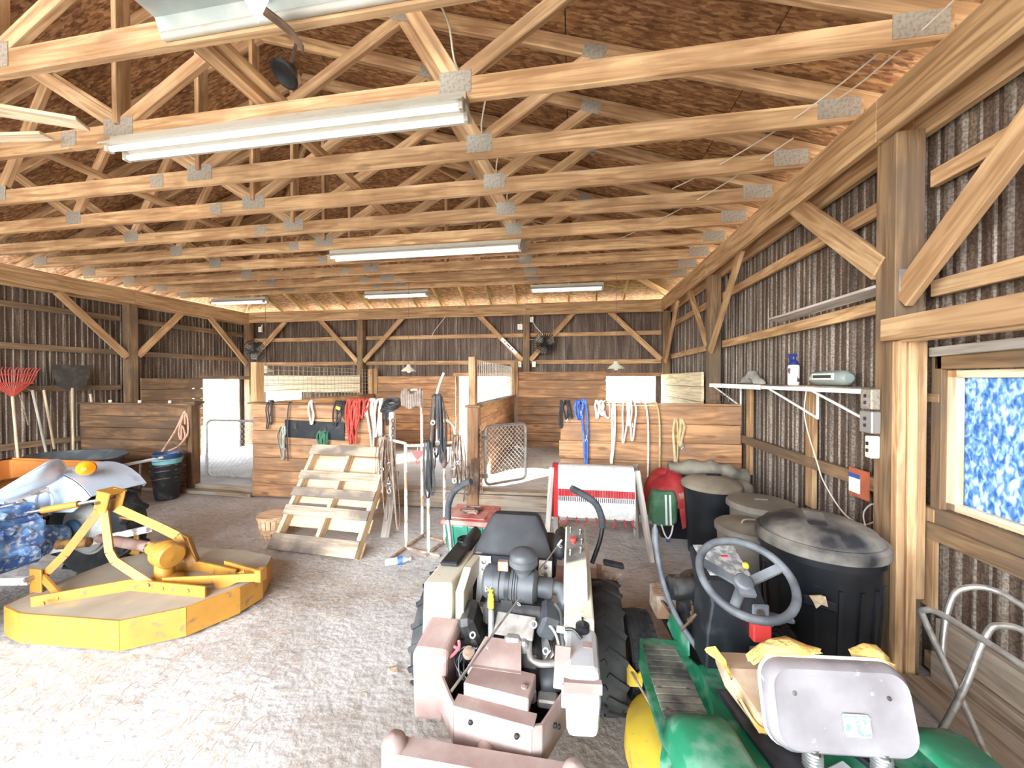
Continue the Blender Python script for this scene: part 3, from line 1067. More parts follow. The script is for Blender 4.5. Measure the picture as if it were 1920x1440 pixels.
board('door_header', (XL + 0.0, DL0 - 0.05, 1.70), (XL + 0.0, 7.9, 1.70), 0.05, 0.08, M['post'], wall_left)
board('door_jamb', (XL - 0.1, DL0, 0), (XL - 0.1, DL0, 1.68), 0.04, 0.12, M['stalldark'], wall_left, up=(1, 0, 0))

# ---- chain-link gates
M['link'] = mat('chain link wire', (0.55, 0.55, 0.54), 0.45, 0.6)
GA = thing('stall_gate', 'chain-link gate standing in the bright left stall doorway', 'gate', (-5.0, 4.86, 0.1))
g = MB(); g.tube(pipe_frame((-0.48, 0, 0.10), (1, 0, 0), (0, 0, 1), 0.98, 0.84, 0.10, 0.017), 0.017, 8, True)
g.build('gate_frame', M['galv'], GA, True)
g = MB(); chain_mesh(g, (-0.47, 0, 0.115), (1, 0, 0), (0, 0, 1), 0.96, 0.81, 0.075, 0.0024, (0, 1, 0)); g.build('chain_link', M['link'], GA)
g = MB()
for x in (-0.30, 0.0, 0.30):
    g.torus((x, 0, 0.10), 0.024, 0.006, (1, 0, 0), 10, 5)
g.build('tie_ring', M['galv'], GA, True)
GB = thing('stall_gate', 'chain-link gate swung open beside the halter wall', 'gate', (-1.12, 4.72, 0.29), math.atan2(0.42, 0.47))
g = MB(); g.tube(pipe_frame((0, 0, 0), (1, 0, 0), (0, 0, 1), 0.63, 0.76, 0.07, 0.018), 0.018, 8, True)
g.build('gate_frame', M['galv'], GB, True)
g = MB(); chain_mesh(g, (0.015, 0, 0.015), (1, 0, 0), (0, 0, 1), 0.60, 0.73, 0.062, 0.0026, (0, 1, 0)); g.build('chain_link', M['link'], GB)
g = MB()
for z in (0.12, 0.62): g.box((-0.012, 0, z), (0.07, 0.045, 0.05))
g.build('hinge', M['galv'], GB)

# chain hanging on the divider post
def chain(name, pts, link=0.02, r=0.0035, m=None, label=None, parent=None, cat='chain'):
    g = MB()
    pts = [V(p) for p in pts]
    o = pts[0].copy()
    acc = 0; k = 0
    for i in range(len(pts) - 1):
        d = pts[i + 1] - pts[i]; L = d.length; d.normalize()
        u = 0.0
        while u < L:
            p = pts[i] + d * u - o
            _, y, z = frame_of(d)
            s1, s2 = (y, z) if k % 2 == 0 else (z, y)
            ring = [p + d * (link * 0.75 * math.cos(a * PI / 4)) + s1 * (link * 0.42 * math.sin(a * PI / 4)) for a in range(8)]
            g.tube(ring, r, 4, True)
            u += link * 1.1; k += 1
    ob = g.build(name, m or M['rust'], parent)
    ob.location = o
    if label: tag(ob, label, cat)
    return ob


chain('hanging_chain', [(-1.135, 4.545, 1.06), (-1.13, 4.545, 0.22)], 0.032, 0.0055, label='rusty chain hanging down the stall post beside the open gate')
# snarl of halter leather tied round the post
g = MB()
for k in range(9):
    x = -1.33 + 0.02 * k
    g.tube(bez([(x + 1.25, -0.02, 0.62 + rs.uniform(-.05, .08)), (x + 1.25 + rs.uniform(-.02, .02), -0.03, 0.42), (x + 1.25 + rs.uniform(-.03, .03), -0.02, 0.2 + rs.uniform(-.08, .08))], 5), 0.008, 5, flat=0.5)
for k in range(5): g.torus((rs.uniform(-.07, .07), -0.04, rs.uniform(0.28, 0.5)), 0.025, 0.004, (0, 1, 0), 10, 5)
o = g.build('leather_halter', M['leather'], smooth=True); o.location = (-1.25, 4.54, 0); tag(o, 'brown leather halter bundle tied to the stall post by the gate', 'halter')

# ================================================================= right-hand doorway, window, shelf
M['glass'] = None
def pane_material():
    m, nt, N, L, B = new_mat('dirty film-covered pane')
    tc = N.new('ShaderNodeTexCoord')
    mp = N.new('ShaderNodeMapping'); mp.inputs['Scale'].default_value = (6, 6, 3)
    L.new(tc.outputs['Object'], mp.inputs[0])
    n = N.new('ShaderNodeTexNoise'); n.inputs['Scale'].default_value = 9; n.inputs['Detail'].default_value = 10; n.inputs['Distortion'].default_value = 0.6
    L.new(mp.outputs[0], n.inputs['Vector'])
    r = ramp(N, [(0.36, (0.05, 0.085, 0.15)), (0.5, (0.105, 0.15, 0.22)), (0.68, (0.27, 0.31, 0.35))])
    L.new(n.outputs['Fac'], r.inputs[0])
    tr = N.new('ShaderNodeBsdfTranslucent'); L.new(r.outputs[0], tr.inputs['Color'])
    tp = N.new('ShaderNodeBsdfTransparent'); L.new(r.outputs[0], tp.inputs['Color'])
    mx = N.new('ShaderNodeMixShader'); mx.inputs[0].default_value = 0.12
    L.new(tr.outputs[0], mx.inputs[1]); L.new(tp.outputs[0], mx.inputs[2])
    L.new(mx.outputs[0], N['Material Output'].inputs['Surface'])
    return m


M['pane'] = pane_material()
win = tag(empty('window_1', (1.99, (WY0 + WY1) / 2, WZ0)), kind='structure')
H = WZ1 - WZ0; Wd = WY1 - WY0
for nm, c, d, m in (('frame_rail', (0, 0, 0.02), (0.05, Wd, 0.04), 'pale'), ('frame_rail', (0, 0, H - 0.02), (0.05, Wd, 0.04), 'pale'),
                    ('frame_stile', (0, -Wd / 2 + 0.025, H / 2), (0.05, 0.05, H), 'pale'), ('frame_stile', (0, Wd / 2 - 0.03, H / 2), (0.05, 0.06, H), 'pale')):
    a = V(c)
    if d[1] > d[2]: board(nm, a - V((0, d[1] / 2, 0)), a + V((0, d[1] / 2, 0)), d[0], d[2], M[m], win)
    else: board(nm, a - V((0, 0, d[2] / 2)), a + V((0, 0, d[2] / 2)), d[1], d[0], M[m], win, up=(1, 0, 0))
MB().box((0.012, 0, H / 2), (0.004, Wd - 0.1, H - 0.06)).build('pane', M['pane'], win)
# dark sash trim and sill boards around the window
for p, q, w, t in (((1.955, WY0, WZ1 + 0.05), (1.955, WY1 + 0.03, WZ1 + 0.05), 0.035, 0.09), ((1.955, WY0, WZ0 - 0.05), (1.955, WY1 + 0.15, WZ0 - 0.05), 0.05, 0.09)):
    board('trim_board', p, q, w, t, M['post'], wall_right)
board('trim_board', (1.955, WY1 + 0.02, WZ0 - 0.09), (1.955, WY1 + 0.02, WZ1 + 0.09), 0.06, 0.035, M['post'], wall_right, up=(1, 0, 0))
board('trim_board', (1.955, WY1 + 0.08, 1.55), (1.955, WY1 + 0.001, 1.55), 0.04, 0.05, M['post'], wall_right)
board('trim_board', (1.94, 2.42, 0.40), (1.94, 2.42, 0.945), 0.10, 0.03, M['pine'], wall_right, up=(1, 0, 0))
board('trim_board', (1.925, -0.4, 1.87), (1.925, 2.40, 1.80), 0.02, 0.05, M['grey'], wall_right)
# header and double jamb of the doorway inside the posts
board('door_header', (1.745, -0.5, 1.93), (1.745, 2.46, 1.93), 0.04, 0.125, M['pine'], wall_right)
board('door_header', (1.80, -0.5, 1.90), (1.80, 2.40, 1.90), 0.07, 0.09, M['pine'], wall_right)
board('door_jamb', (1.775, 2.395, 0), (1.775, 2.395, 1.865), 0.045, 0.04, M['pine'], wall_right, up=(1, 0, 0))
board('door_jamb', (1.822, 2.385, 0), (1.822, 2.385, 1.86), 0.045, 0.045, M['pine'], wall_right, up=(1, 0, 0))
board('door_jamb', (1.87, 2.392, 0.45), (1.87, 2.392, 1.86), 0.045, 0.04, M['pine'], wall_right, up=(1, 0, 0))
MB().box((1.80, 2.405, 2.20), (0.05, 0.006, 0.12)).build('tie_plate', M['galv'], wall_right)
# bottom skirt boards
for z, x in ((0.10, 1.93), (0.28, 1.95)):
    board('skirt_board', (x, YN, z), (x, 2.36, z), 0.04, 0.17, M['sill'], wall_right)
board('skirt_board', (1.78, -0.3, 0.03), (1.85, 2.34, 0.03), 0.22, 0.05, M['sill'], wall_right)
# two uprights behind the shelf
for y in (3.45, 4.55): board('upright', (1.935, y, 0.6), (1.935, y, 1.56), 0.10, 0.035, M['pine'], wall_right, up=(1, 0, 0))

sh = thing('wall_shelf', 'long narrow wooden wall shelf with white front edge and wire brackets', 'shelf', (1.86, 4.0, 1.585))
bd(sh, 'shelf_board', (1.865, 2.58, 1.592), (1.865, 5.30, 1.592), 0.15, 0.022, 'pallet')
m = MB().box((-0.088, 0.66, -0.008), (0.012, 1.4, 0.045)); m.box((-0.088, -0.75, -0.008), (0.012, 1.35, 0.03)); m.build('front_edge', M['white'], sh)
for y in (2.72, 3.35, 4.75):
    g = MB(); yy = y - 4.0
    g.beam((-0.085, yy + 0.45, -0.015), (0.06, yy + 0.0, -0.24), 0.014, 0.014); g.beam((0.06, yy, 0.0), (0.06, yy, -0.25), 0.014, 0.014)
    g.build('bracket', M['white'], sh)
g = MB()
for z in (-0.12, -0.20): g.tube([(-0.09, 0.5, z), (-0.09, 1.6, z)], 0.004, 5)
for k in range(7):
    y = 0.55 + k * 0.16
    g.tube([(-0.09, y, 0.0), (-0.09, y, -0.2), (-0.12, y, -0.22), (-0.13, y, -0.19)], 0.003, 5)
g.build('wire_rack', M['steel'], sh)

# spray bottle
sb = thing('spray_bottle', 'white spray bottle with dark blue trigger top, standing on the wall shelf', 'bottle', (1.86, 3.57, 1.603))
M['bottlelabel'] = mat('printed bottle label', (0.75, 0.73, 0.70), 0.5, 0, (0.14, 0.05, 0.06), 18, (0.52, 0.56), stretch=(1, 1, 0.6))
MB().lathe([(0.038, 0), (0.042, 0.01), (0.042, 0.16), (0.036, 0.175)], n=20).build('bottle_body', M['white'], sb, True)
MB().lathe([(0.0425, 0.03), (0.0428, 0.03), (0.0428, 0.145), (0.0425, 0.145)], n=20).build('label', M['bottlelabel'], sb, True)
M['navy'] = mat('navy plastic', (0.02, 0.03, 0.14), 0.4)
g = MB().lathe([(0.040, 0.172), (0.034, 0.20), (0.016, 0.22), (0.016, 0.245)], n=20); g.box((-0.012, 0, 0.257), (0.065, 0.024, 0.026)); g.beam((-0.035, 0, 0.25), (-0.025, 0, 0.205), 0.014, 0.008); g.build('trigger_top', M['navy'], sb, True)
# radio
rd = thing('radio', 'silver green portable radio lying on the wall shelf', 'radio', (1.85, 3.08, 1.603))
M['radio'] = mat('silver green plastic', (0.33, 0.37, 0.33), 0.35, 0.3)
g = MB(); rings = []
for y, sy in ((-0.19, .55), (-0.17, .9), (-0.1, 1), (0.1, 1), (0.17, .9), (0.19, .55)):
    rings.append([(0.055 * sy * math.cos(a * PI / 8), y, 0.058 + 0.055 * sy * math.sin(a * PI / 8)) for a in range(16)])
g.loft(rings); g.build('radio_body', M['radio'], rd, True)
M['dial'] = mat('pale radio dial', (0.62, 0.66, 0.62), 0.3)
MB().rbox((-0.054, 0, 0.07), (0.012, 0.24, 0.05), 0.004).build('dial_panel', M['dial'], rd)
MB().box((-0.061, 0, 0.07), (0.003, 0.2, 0.022)).build('dial_window', M['black'], rd)
# crumpled rag and cap on the shelf
g = MB(); rg = random.Random(5); rings = []
for i in range(9):
    t = i / 8; rr = 0.02 + 0.075 * math.sin(PI * min(1, t * 1.15)) ** 0.8
    rings.append([(-0.0 + 0.06 * math.cos(a * PI / 6) * (0.7 + 0.5 * rg.random()), (t - 0.5) * 0.36, max(0.002, rr * (0.55 + 0.6 * rg.random()) * (1 + math.sin(a * PI / 6)) * 0.75)) for a in range(12)])
M['rag'] = mat('grey rag cloth', (0.28, 0.25, 0.21), 0.95, 0, (0.42, 0.38, 0.32), 12)
o = g.loft(rings).build('rag', M['rag'], smooth=60); o.location = (1.86, 4.35, 1.603); tag(o, 'crumpled grey rag lying on the far half of the wall shelf', 'rag')
# folded board leaning on the girt
o = board('loose_board', (1.845, 2.60, 2.20), (1.845, 3.85, 2.20), 0.11, 0.02, M['grey'], None, up=(0.25, 0, 0.97)); tag(o, 'loose grey board resting on the wall girt above the shelf', 'board')

# electrical boxes on the post
def ebox(name, label, p, w, h, m, knob=True):
    t = thing(name, label, 'electrical box', p)
    MB().rbox((0, 0, 0), (0.05, w, h), 0.006).build('box_body', m, t)
    g = MB()
    for z in (-0.02, 0.02): g.box((-0.028, 0, z), (0.008, 0.012, 0.02))
    g.build('switch', M['black'], t)
    return t


M['greybox'] = mat('grey metal box', (0.36, 0.34, 0.31), 0.5, 0.5)
M['ivory'] = mat('ivory plastic', (0.70, 0.66, 0.52), 0.5)
ebox('switch_box', 'grey double switch box on the big post, middle of three', (1.735, 2.54, 1.40), 0.10, 0.13, M['greybox'])
ebox('switch_box', 'speckled metal box on the big post, just under the shelf end', (1.735, 2.54, 1.535), 0.09, 0.12, M['zinc'])
ebox('outlet_box', 'ivory outlet box on the big post, lowest of three', (1.735, 2.52, 1.255), 0.05, 0.13, M['ivory'])
# sign card on the wall
M['orange'] = mat('faded orange board', (0.50, 0.13, 0.05), 0.8, 0, (0.36, 0.10, 0.05), 8)
t = thing('wall_card', 'small orange board with white and blue label, on the right wall girt', 'sign', (1.905, 2.88, 0.95))
MB().box((0, 0, 0), (0.012, 0.17, 0.19)).build('card_board', M['orange'], t)
MB().box((-0.008, 0.03, -0.02), (0.003, 0.10, 0.10)).build('white_label', M['white'], t)
M['bluelabel'] = mat('blue label', (0.05, 0.09, 0.30), 0.5)
MB().box((-0.010, 0.03, 0.045), (0.003, 0.10, 0.03)).build('blue_band', M['bluelabel'], t)
# cord from the radio down the wall
g = MB().tube(bez([(1.77, 3.22, 1.60), (1.77, 3.24, 1.35), (1.84, 3.20, 1.0), (1.83, 3.10, 0.88), (1.86, 2.95, 0.72), (1.88, 2.80, 0.70), (1.88, 2.66, 0.80), (1.88, 2.72, 0.86), (1.88, 2.80, 0.76), (1.86, 2.70, 0.60), (1.86, 2.66, 0.45)], 8), 0.0045, 6)
M['cord'] = mat('pale cord', (0.62, 0.55, 0.43), 0.6)
tag(g.build('power_cord', M['cord'], smooth=True), 'pale power cord hanging down the right wall below the radio', 'cord')

# bent pipe rack in the corner (folding frame)
M['chrome'] = mat('dull aluminium tube', (0.62, 0.60, 0.55), 0.35, 0.8, (0.42, 0.38, 0.32), 18)
pr = thing('walking_frame', 'bent aluminium tube frame standing by the right wall below the window', 'frame', (1.6, 1.8, 0))
def tb(name, pts, r=0.0125): MB().tube(bez([V(p) - pr.location for p in pts], 7), r, 10).build(name, M['chrome'], pr, True)
tb('tube_leg', [(1.70, 1.80, 0.02), (1.60, 1.86, 0.35), (1.515, 1.90, 0.60), (1.50, 1.88, 0.655), (1.53, 1.80, 0.665), (1.62, 1.40, 0.60), (1.70, 1.0, 0.52)])
tb('tube_leg', [(1.50, 1.86, 0.05), (1.60, 1.84, 0.33), (1.68, 1.84, 0.58), (1.72, 1.82, 0.65), (1.76, 1.72, 0.655), (1.80, 1.35, 0.55), (1.84, 1.0, 0.45)])
tb('tube_leg', [(1.62, 1.95, 0.40), (1.66, 1.97, 0.62), (1.72, 1.97, 0.72), (1.80, 1.88, 0.74), (1.85, 1.6, 0.62), (1.88, 1.3, 0.48)])

# ================================================================= zero-turn mower seen from behind
M['cream'] = mat('cream enamel', (0.66, 0.62, 0.48), 0.45, 0, (0.55, 0.50, 0.38), 6, (0.45, 0.75), col3=(0.40, 0.34, 0.25), scale3=20, amt3=(0.66, 0.74))
M['tan'] = mat('dusty tan enamel', (0.265, 0.175, 0.152), 0.75, 0, (0.37, 0.285, 0.25), 7, (0.4, 0.65), col3=(0.30, 0.20, 0.17), scale3=30, amt3=(0.64, 0.72))
M['dustblack'] = mat('dusty black vinyl', (0.016, 0.017, 0.019), 0.6, 0, (0.06, 0.06, 0.062), 6, (0.42, 0.8))
M['foam'] = mat('grey foam grip', (0.035, 0.038, 0.042), 0.85, 0, (0.065, 0.07, 0.075), 20)
M['tank'] = mat('dusty translucent tank', (0.50, 0.51, 0.51), 0.6, 0, (0.34, 0.34, 0.34), 7, (0.42, 0.72))
M['engine'] = mat('grimy engine casting', (0.02, 0.02, 0.02), 0.5, 0.3, (0.09, 0.085, 0.08), 14, (0.4, 0.7))
M['alloy'] = mat('dusty engine alloy', (0.40, 0.38, 0.35), 0.5, 0.6, (0.25, 0.22, 0.19), 16)
M['yellowcap'] = mat('yellow plastic', (0.80, 0.66, 0.05), 0.45)
M['red'] = mat('red plastic', (0.62, 0.05, 0.04), 0.45)
M['pink'] = mat('pink rubber loop', (0.72, 0.16, 0.18), 0.5)
M['filter'] = mat('grey black filter plastic', (0.032, 0.035, 0.038), 0.5, 0, (0.10, 0.105, 0.11), 8, (0.4, 0.75))
M['bracket'] = mat('worn white paint', (0.78, 0.76, 0.70), 0.5, 0, (0.55, 0.50, 0.42), 12, (0.55, 0.75))


def tyre(parent, c, R, w, rim, m_t, m_r, axis=(1, 0, 0), lugs=0, hub=True, block=False, nm='tyre'):
    prof = [(rim, -w * 0.36), (rim + (R - rim) * 0.35, -w * 0.5), (R * 0.93, -w * 0.46), (R * 0.985, -w * 0.34), (R, 0), (R * 0.985, w * 0.34), (R * 0.93, w * 0.46), (rim + (R - rim) * 0.35, w * 0.5), (rim, w * 0.36), (rim, -w * 0.36)]
    g = MB(); g.lathe(prof, c, axis, 40)
    a, y, z = frame_of(axis)
    cc = V(c)
    if lugs:
        for k in range(lugs):
            for sd in (-1, 1):
                t = 2 * PI * (k + (0.5 if sd > 0 else 0)) / lugs
                dt = 2 * PI / lugs * 0.9
                pts = []
                for u in (0, 0.5, 1):
                    ang = t + dt * u * 0.6
                    rr = R * (1.012 - 0.03 * u * u)
                    pts.append(cc + (y * math.cos(ang) + z * math.sin(ang)) * rr + a * (sd * w * (0.02 + 0.46 * u)))
                for i in range(2):
                    g.beam(pts[i], pts[i + 1], R * 0.085, R * 0.045, up=(pts[i] - cc))
    o = g.build(nm, m_t, parent, 35)
    parent = o
    if block:
        b = MB()
        n = int(2 * PI * R / 0.042)
        for k in range(n):
            for j in range(-2, 3):
                ang = 2 * PI * (k + (0.5 if j % 2 else 0)) / n
                rad = y * math.cos(ang) + z * math.sin(ang)
                rr = R * (1.0 - 0.012 * abs(j))
                p = cc + rad * rr + a * (j * w * 0.17)
                _, yy, zz = frame_of(rad, a)
                b.beam(p - rad * 0.006, p + rad * 0.006, w * 0.15, 0.032, up=None)
        b.build('tread_block', m_t, parent)['kind'] = 'stuff'
    if hub:
        h = MB(); h.lathe([(rim * 1.04, -w * 0.37), (rim * 1.04, -w * 0.30), (rim * 0.85, -w * 0.15), (rim * 0.3, -w * 0.12), (rim * 0.3, w * 0.12), (rim * 0.85, w * 0.15), (rim * 1.04, w * 0.30), (rim * 1.04, w * 0.37)], c, axis, 28)
        h.build('wheel_rim', m_r, parent, True)
    return o


mw = thing('riding_mower', 'cream and tan zero-turn riding mower with exposed engine, seen from behind', 'mower', (-0.29, 1.75, 0))
def Q(p): return V(p) - mw.location


# drive wheels
for x in (0.15, -0.70):
    tyre(mw, Q((x, 1.99, 0.285)), 0.285, 0.19, 0.14, M['rubber'], M['cream'], lugs=18)
# rear caster bar with spindle caps and caster wheels
m = MB(); m.rbox(Q((-0.285, 1.135, 0.42)), (0.56, 0.075, 0.085), 0.006); m.build('caster_bar', M['tan'], mw)
for x in (-0.575, 0.005):
    g = MB(); g.lathe([(0.040, 0), (0.040, 0.11), (0.036, 0.125), (0.025, 0.137), (0.0, 0.142)], Q((x, 1.135, 0.352)), n=20); g.build('spindle_cap', M['tan'], mw, True)
    g = MB()
    for s in (-1, 1): g.beam(Q((x + s * 0.06, 1.135, 0.34)), Q((x + s * 0.06, 1.02, 0.13)), 0.008, 0.05)
    g.box(Q((x, 1.135, 0.345)), (0.135, 0.06, 0.012)); g.build('caster_fork', M['tan'], mw)
    tyre(mw, Q((x, 1.01, 0.13)), 0.13, 0.10, 0.06, M['rubber'], M['cream'])
g = MB(); g.lathe([(0.030, 0), (0.030, 0.02), (0.022, 0.03), (0.022, 0.045), (0.0, 0.05)], Q((-0.285, 1.098, 0.43)), (0, -1, 0), 18); g.build('pivot_bolt', M['galv'], mw, True)
MB().tube([Q((-0.285, 1.17, 0.42)), Q((-0.285, 1.45, 0.43))], 0.03, 12).build('pivot_shaft', M['tan'], mw, True)
# tub: folded plate with chamfered rear corners
tub = [(-0.50, 1.72), (-0.50, 1.36), (-0.42, 1.25), (-0.40, 1.225), (-0.13, 1.19), (-0.10, 1.20), (-0.025, 1.36), (-0.025, 1.72)]
g = MB()
for i in range(len(tub) - 1):
    (xa, ya), (xb, yb) = tub[i], tub[i + 1]
    g.beam(Q((xa, ya, 0.47)), Q((xb, yb, 0.47)), 0.008, 0.14)
g.build('engine_tub', M['tan'], mw)
g = MB(); g.prism([Q((x, y, 0.40)) for x, y in tub], (0, 0, 0.008)); g.build('tub_floor', M['engine'], mw)
g = MB()
for i in range(3, 5): pass
g.beam(Q((-0.40, 1.235, 0.545)), Q((-0.12, 1.20, 0.545)), 0.05, 0.008); g.build('tub_lip', M['tan'], mw)
for p in ((-0.34, 1.215, 0.50), (-0.18, 1.19, 0.50), (-0.06, 1.27, 0.48), (-0.05, 1.30, 0.45)):
    MB().lathe([(0.008, 0), (0.008, 0.008), (0.0, 0.011)], Q(p), (0.2, -1, 0), 8).build('bolt', M['engine'], mw, True)
# battery cover
g = MB(); g.rbox((0, 0, 0), (0.235, 0.115, 0.05), 0.004, rot=(0, 0, -0.13)); o = g.build('battery_cover', M['tan'], mw); o.location = Q((-0.255, 1.30, 0.565))
g = MB(); g.box((0, 0, 0), (0.20, 0.10, 0.10), rot=(0, 0, -0.13)); o = g.build('battery', M['black'], mw); o.location = Q((-0.255, 1.305, 0.49))
g = MB(); g.lathe([(0.012, 0), (0.012, 0.006), (0, 0.009)], Q((-0.165, 1.275, 0.59)), n=12); g.build('cover_bolt', M['tan'], mw, True)
# engine
g = MB(); g.rbox(Q((-0.24, 1.53, 0.50)), (0.26, 0.26, 0.18), 0.03); g.build('engine_block', M['engine'], mw)
g = MB()
for k in range(7): g.rbox(Q((-0.13 + 0.012 * k, 1.50 - 0.004 * k, 0.56 - 0.010 * k)), (0.006, 0.13, 0.11), 0.002, rot=(0, 0.6, 0.25))
g.build('cylinder_fins', M['alloy'], mw)
g = MB()
for k in range(7): g.rbox(Q((-0.36 - 0.012 * k, 1.52, 0.56 - 0.010 * k)), (0.006, 0.13, 0.11), 0.002, rot=(0, -0.6, -0.2))
g.build('cylinder_fins', M['engine'], mw)
g = MB(); g.rbox(Q((-0.41, 1.50, 0.55)), (0.10, 0.10, 0.09), 0.015, rot=(0, -0.5, -0.2)); g.build('valve_cover', M['engine'], mw)
g = MB(); g.rbox(Q((-0.085, 1.47, 0.53)), (0.09, 0.10, 0.08), 0.015, rot=(0, 0.5, 0.25)); g.build('valve_cover', M['alloy'], mw)
# shroud plates
g = MB(); g.rbox((0, 0, 0), (0.165, 0.008, 0.085), 0.003, rot=(-0.9, 0, -0.1)); o = g.build('heat_shield', M['alloy'], mw); o.location = Q((-0.235, 1.50, 0.65))
sp = [(-0.13, 0.07), (-0.075, 0.07), (0.075, 0.06), (0.085, -0.06), (-0.12, -0.055)]
g = MB(); g.prism([(-0.075, 0.055, 0.02), (0.07, 0.05, 0.02), (0.085, -0.06, -0.02), (-0.115, -0.055, -0.02)], (0, 0, 0.008)); g.beam((-0.115, -0.055, -0.024), (0.085, -0.06, -0.024), 0.012, 0.03)
o = g.build('guard_plate', M['tan'], mw); o.location = Q((-0.27, 1.395, 0.60))
g = MB(); g.rbox(Q((-0.235, 1.46, 0.61)), (0.07, 0.05, 0.05), 0.012); g.rbox(Q((-0.19, 1.45, 0.60)), (0.03, 0.04, 0.06), 0.01); g.build('carburettor', M['alloy'], mw)
# pulley below the guard
g = MB(); g.lathe([(0.035, 0), (0.035, 0.012), (0.022, 0.014), (0.022, 0.022), (0.010, 0.024), (0.010, 0.03), (0, 0.031)], Q((-0.245, 1.355, 0.515)), n=20); g.build('pulley', M['alloy'], mw, True)
# oil filter and exhaust pipe
g = MB(); g.lathe([(0.036, 0), (0.042, 0.01), (0.042, 0.05), (0.036, 0.06), (0.034, 0.085), (0.020, 0.095)], Q((-0.12, 1.395, 0.52)), (0.9, 0.1, 0.1), 20); g.build('oil_filter', M['filter'], mw, True)
g = MB(); g.tube(bez([Q((-0.175, 1.50, 0.62)), Q((-0.165, 1.43, 0.585)), Q((-0.13, 1.41, 0.575)), Q((-0.075, 1.42, 0.575)), Q((-0.055, 1.47, 0.55))], 7), 0.013, 10); g.build('exhaust_pipe', M['alloy'], mw, True)
# dipstick tube with yellow handle
g = MB().tube([Q((-0.325, 1.46, 0.56)), Q((-0.335, 1.51, 0.70))], 0.012, 10); g.build('dipstick_tube', M['galv'], mw, True)
g = MB(); g.rbox(Q((-0.337, 1.515, 0.725)), (0.026, 0.022, 0.05), 0.006); g.lathe([(0.010, 0), (0.013, 0.01), (0.005, 0.02), (0.012, 0.03), (0, 0.035)], Q((-0.338, 1.52, 0.745)), n=10); g.build('dipstick_handle', M['yellowcap'], mw, True)
# air cleaner
ac = MB(); c0 = Q((-0.385, 1.605, 0.77)); ax = V((1, -0.02, -0.03))
ac.lathe([(0.0, 0.0), (0.055, 0.0), (0.068, 0.012), (0.070, 0.05), (0.076, 0.052), (0.076, 0.075), (0.070, 0.078), (0.070, 0.125), (0.073, 0.127), (0.073, 0.133), (0.069, 0.135), (0.073, 0.137), (0.073, 0.143), (0.069, 0.145), (0.073, 0.147), (0.073, 0.153), (0.069, 0.155), (0.069, 0.22), (0.055, 0.235), (0.042, 0.238), (0.042, 0.29), (0.036, 0.30)], c0, ax, 32)
ac.build('air_cleaner', M['filter'], mw, 35)
g = MB(); g.lathe([(0.073, 0.10), (0.075, 0.10), (0.075, 0.118), (0.073, 0.118)], c0, ax, 28); g.beam(c0 + ax * 0.11 + V((0, -0.06, -0.04)), c0 + ax * 0.11 + V((0, -0.06, -0.10)), 0.05, 0.008); g.build('mounting_strap', M['black'], mw, True)
g = MB(); g.lathe([(0.028, -0.09), (0.034, -0.03), (0.052, -0.01), (0.062, 0.0), (0.062, 0.022), (0.058, 0.026), (0.058, 0.04), (0.050, 0.052), (0.030, 0.062), (0.0, 0.066)], Q((-0.21, 1.585, 0.865)), n=32); g.build('precleaner_bowl', M['filter'], mw, 35)
g = MB(); g.tube(bez([Q((-0.10, 1.60, 0.765)), Q((-0.06, 1.605, 0.76)), Q((-0.04, 1.60, 0.72)), Q((-0.05, 1.58, 0.66))], 6), 0.026, 14); g.build('intake_hose', M['filter'], mw, True)
MB().rbox(Q((-0.295, 1.575, 0.855)), (0.045, 0.03, 0.04), 0.003).build('sensor_bracket', M['rust'], mw)
# dark casings packed round the engine
g = MB(); g.rbox(Q((-0.25, 1.59, 0.655)), (0.26, 0.10, 0.10), 0.015); g.build('fan_housing', M['engine'], mw)
g = MB(); g.rbox(Q((-0.425, 1.53, 0.63)), (0.07, 0.14, 0.12), 0.02, rot=(0.2, -0.3, 0)); g.build('side_shroud', M['engine'], mw)
g = MB(); g.rbox(Q((-0.10, 1.545, 0.66)), (0.08, 0.12, 0.10), 0.015, rot=(0.2, 0.35, 0.15)); g.build('side_shroud', M['filter'], mw)
g = MB(); g.rbox(Q((-0.16, 1.345, 0.515)), (0.05, 0.06, 0.05), 0.008, rot=(0, 0, 0.3)); g.rbox(Q((-0.09, 1.34, 0.50)), (0.07, 0.05, 0.03), 0.006); g.build('starter_parts', M['alloy'], mw)
for p, r in (((-0.155, 1.475, 0.68), 0.012), ((-0.105, 1.445, 0.60), 0.010), ((-0.40, 1.46, 0.62), 0.010)):
    MB().torus(Q(p), r, 0.004, (0.2, -0.8, 0.5), 12, 6).build('lifting_eye', M['galv'], mw, True)
# white paint mark on the filter end, printed lines on the seat panel
g = MB(); cm = c0 + V((0.035, -0.0725, 0.0))
for pts in ([(-0.015, 0.012), (0.0, -0.002), (-0.015, -0.014), (-0.015, 0.012)], [(0.004, -0.014), (0.006, 0.008), (0.014, 0.012), (0.02, 0.002), (0.012, -0.004), (0.006, -0.002)], [(0.002, -0.020), (0.026, -0.012)]):
    g.tube([cm + V((a, 0.003 * abs(b) / 0.012, b)) for a, b in pts], 0.0016, 4)
g.build('paint_mark', M['white'], mw)
g = MB()
for k, (w_, dx) in enumerate(((0.075, 0.0), (0.10, 0.005), (0.06, 0.002), (0.045, -0.01))):
    for i in range(int(w_ / 0.011)): g.box(Q((-0.40 + dx + i * 0.013, 1.752 - k * 0.006, 0.705 - k * 0.013)), (0.009, 0.002, 0.003))
g.build('printed_lines', M['white'], mw)
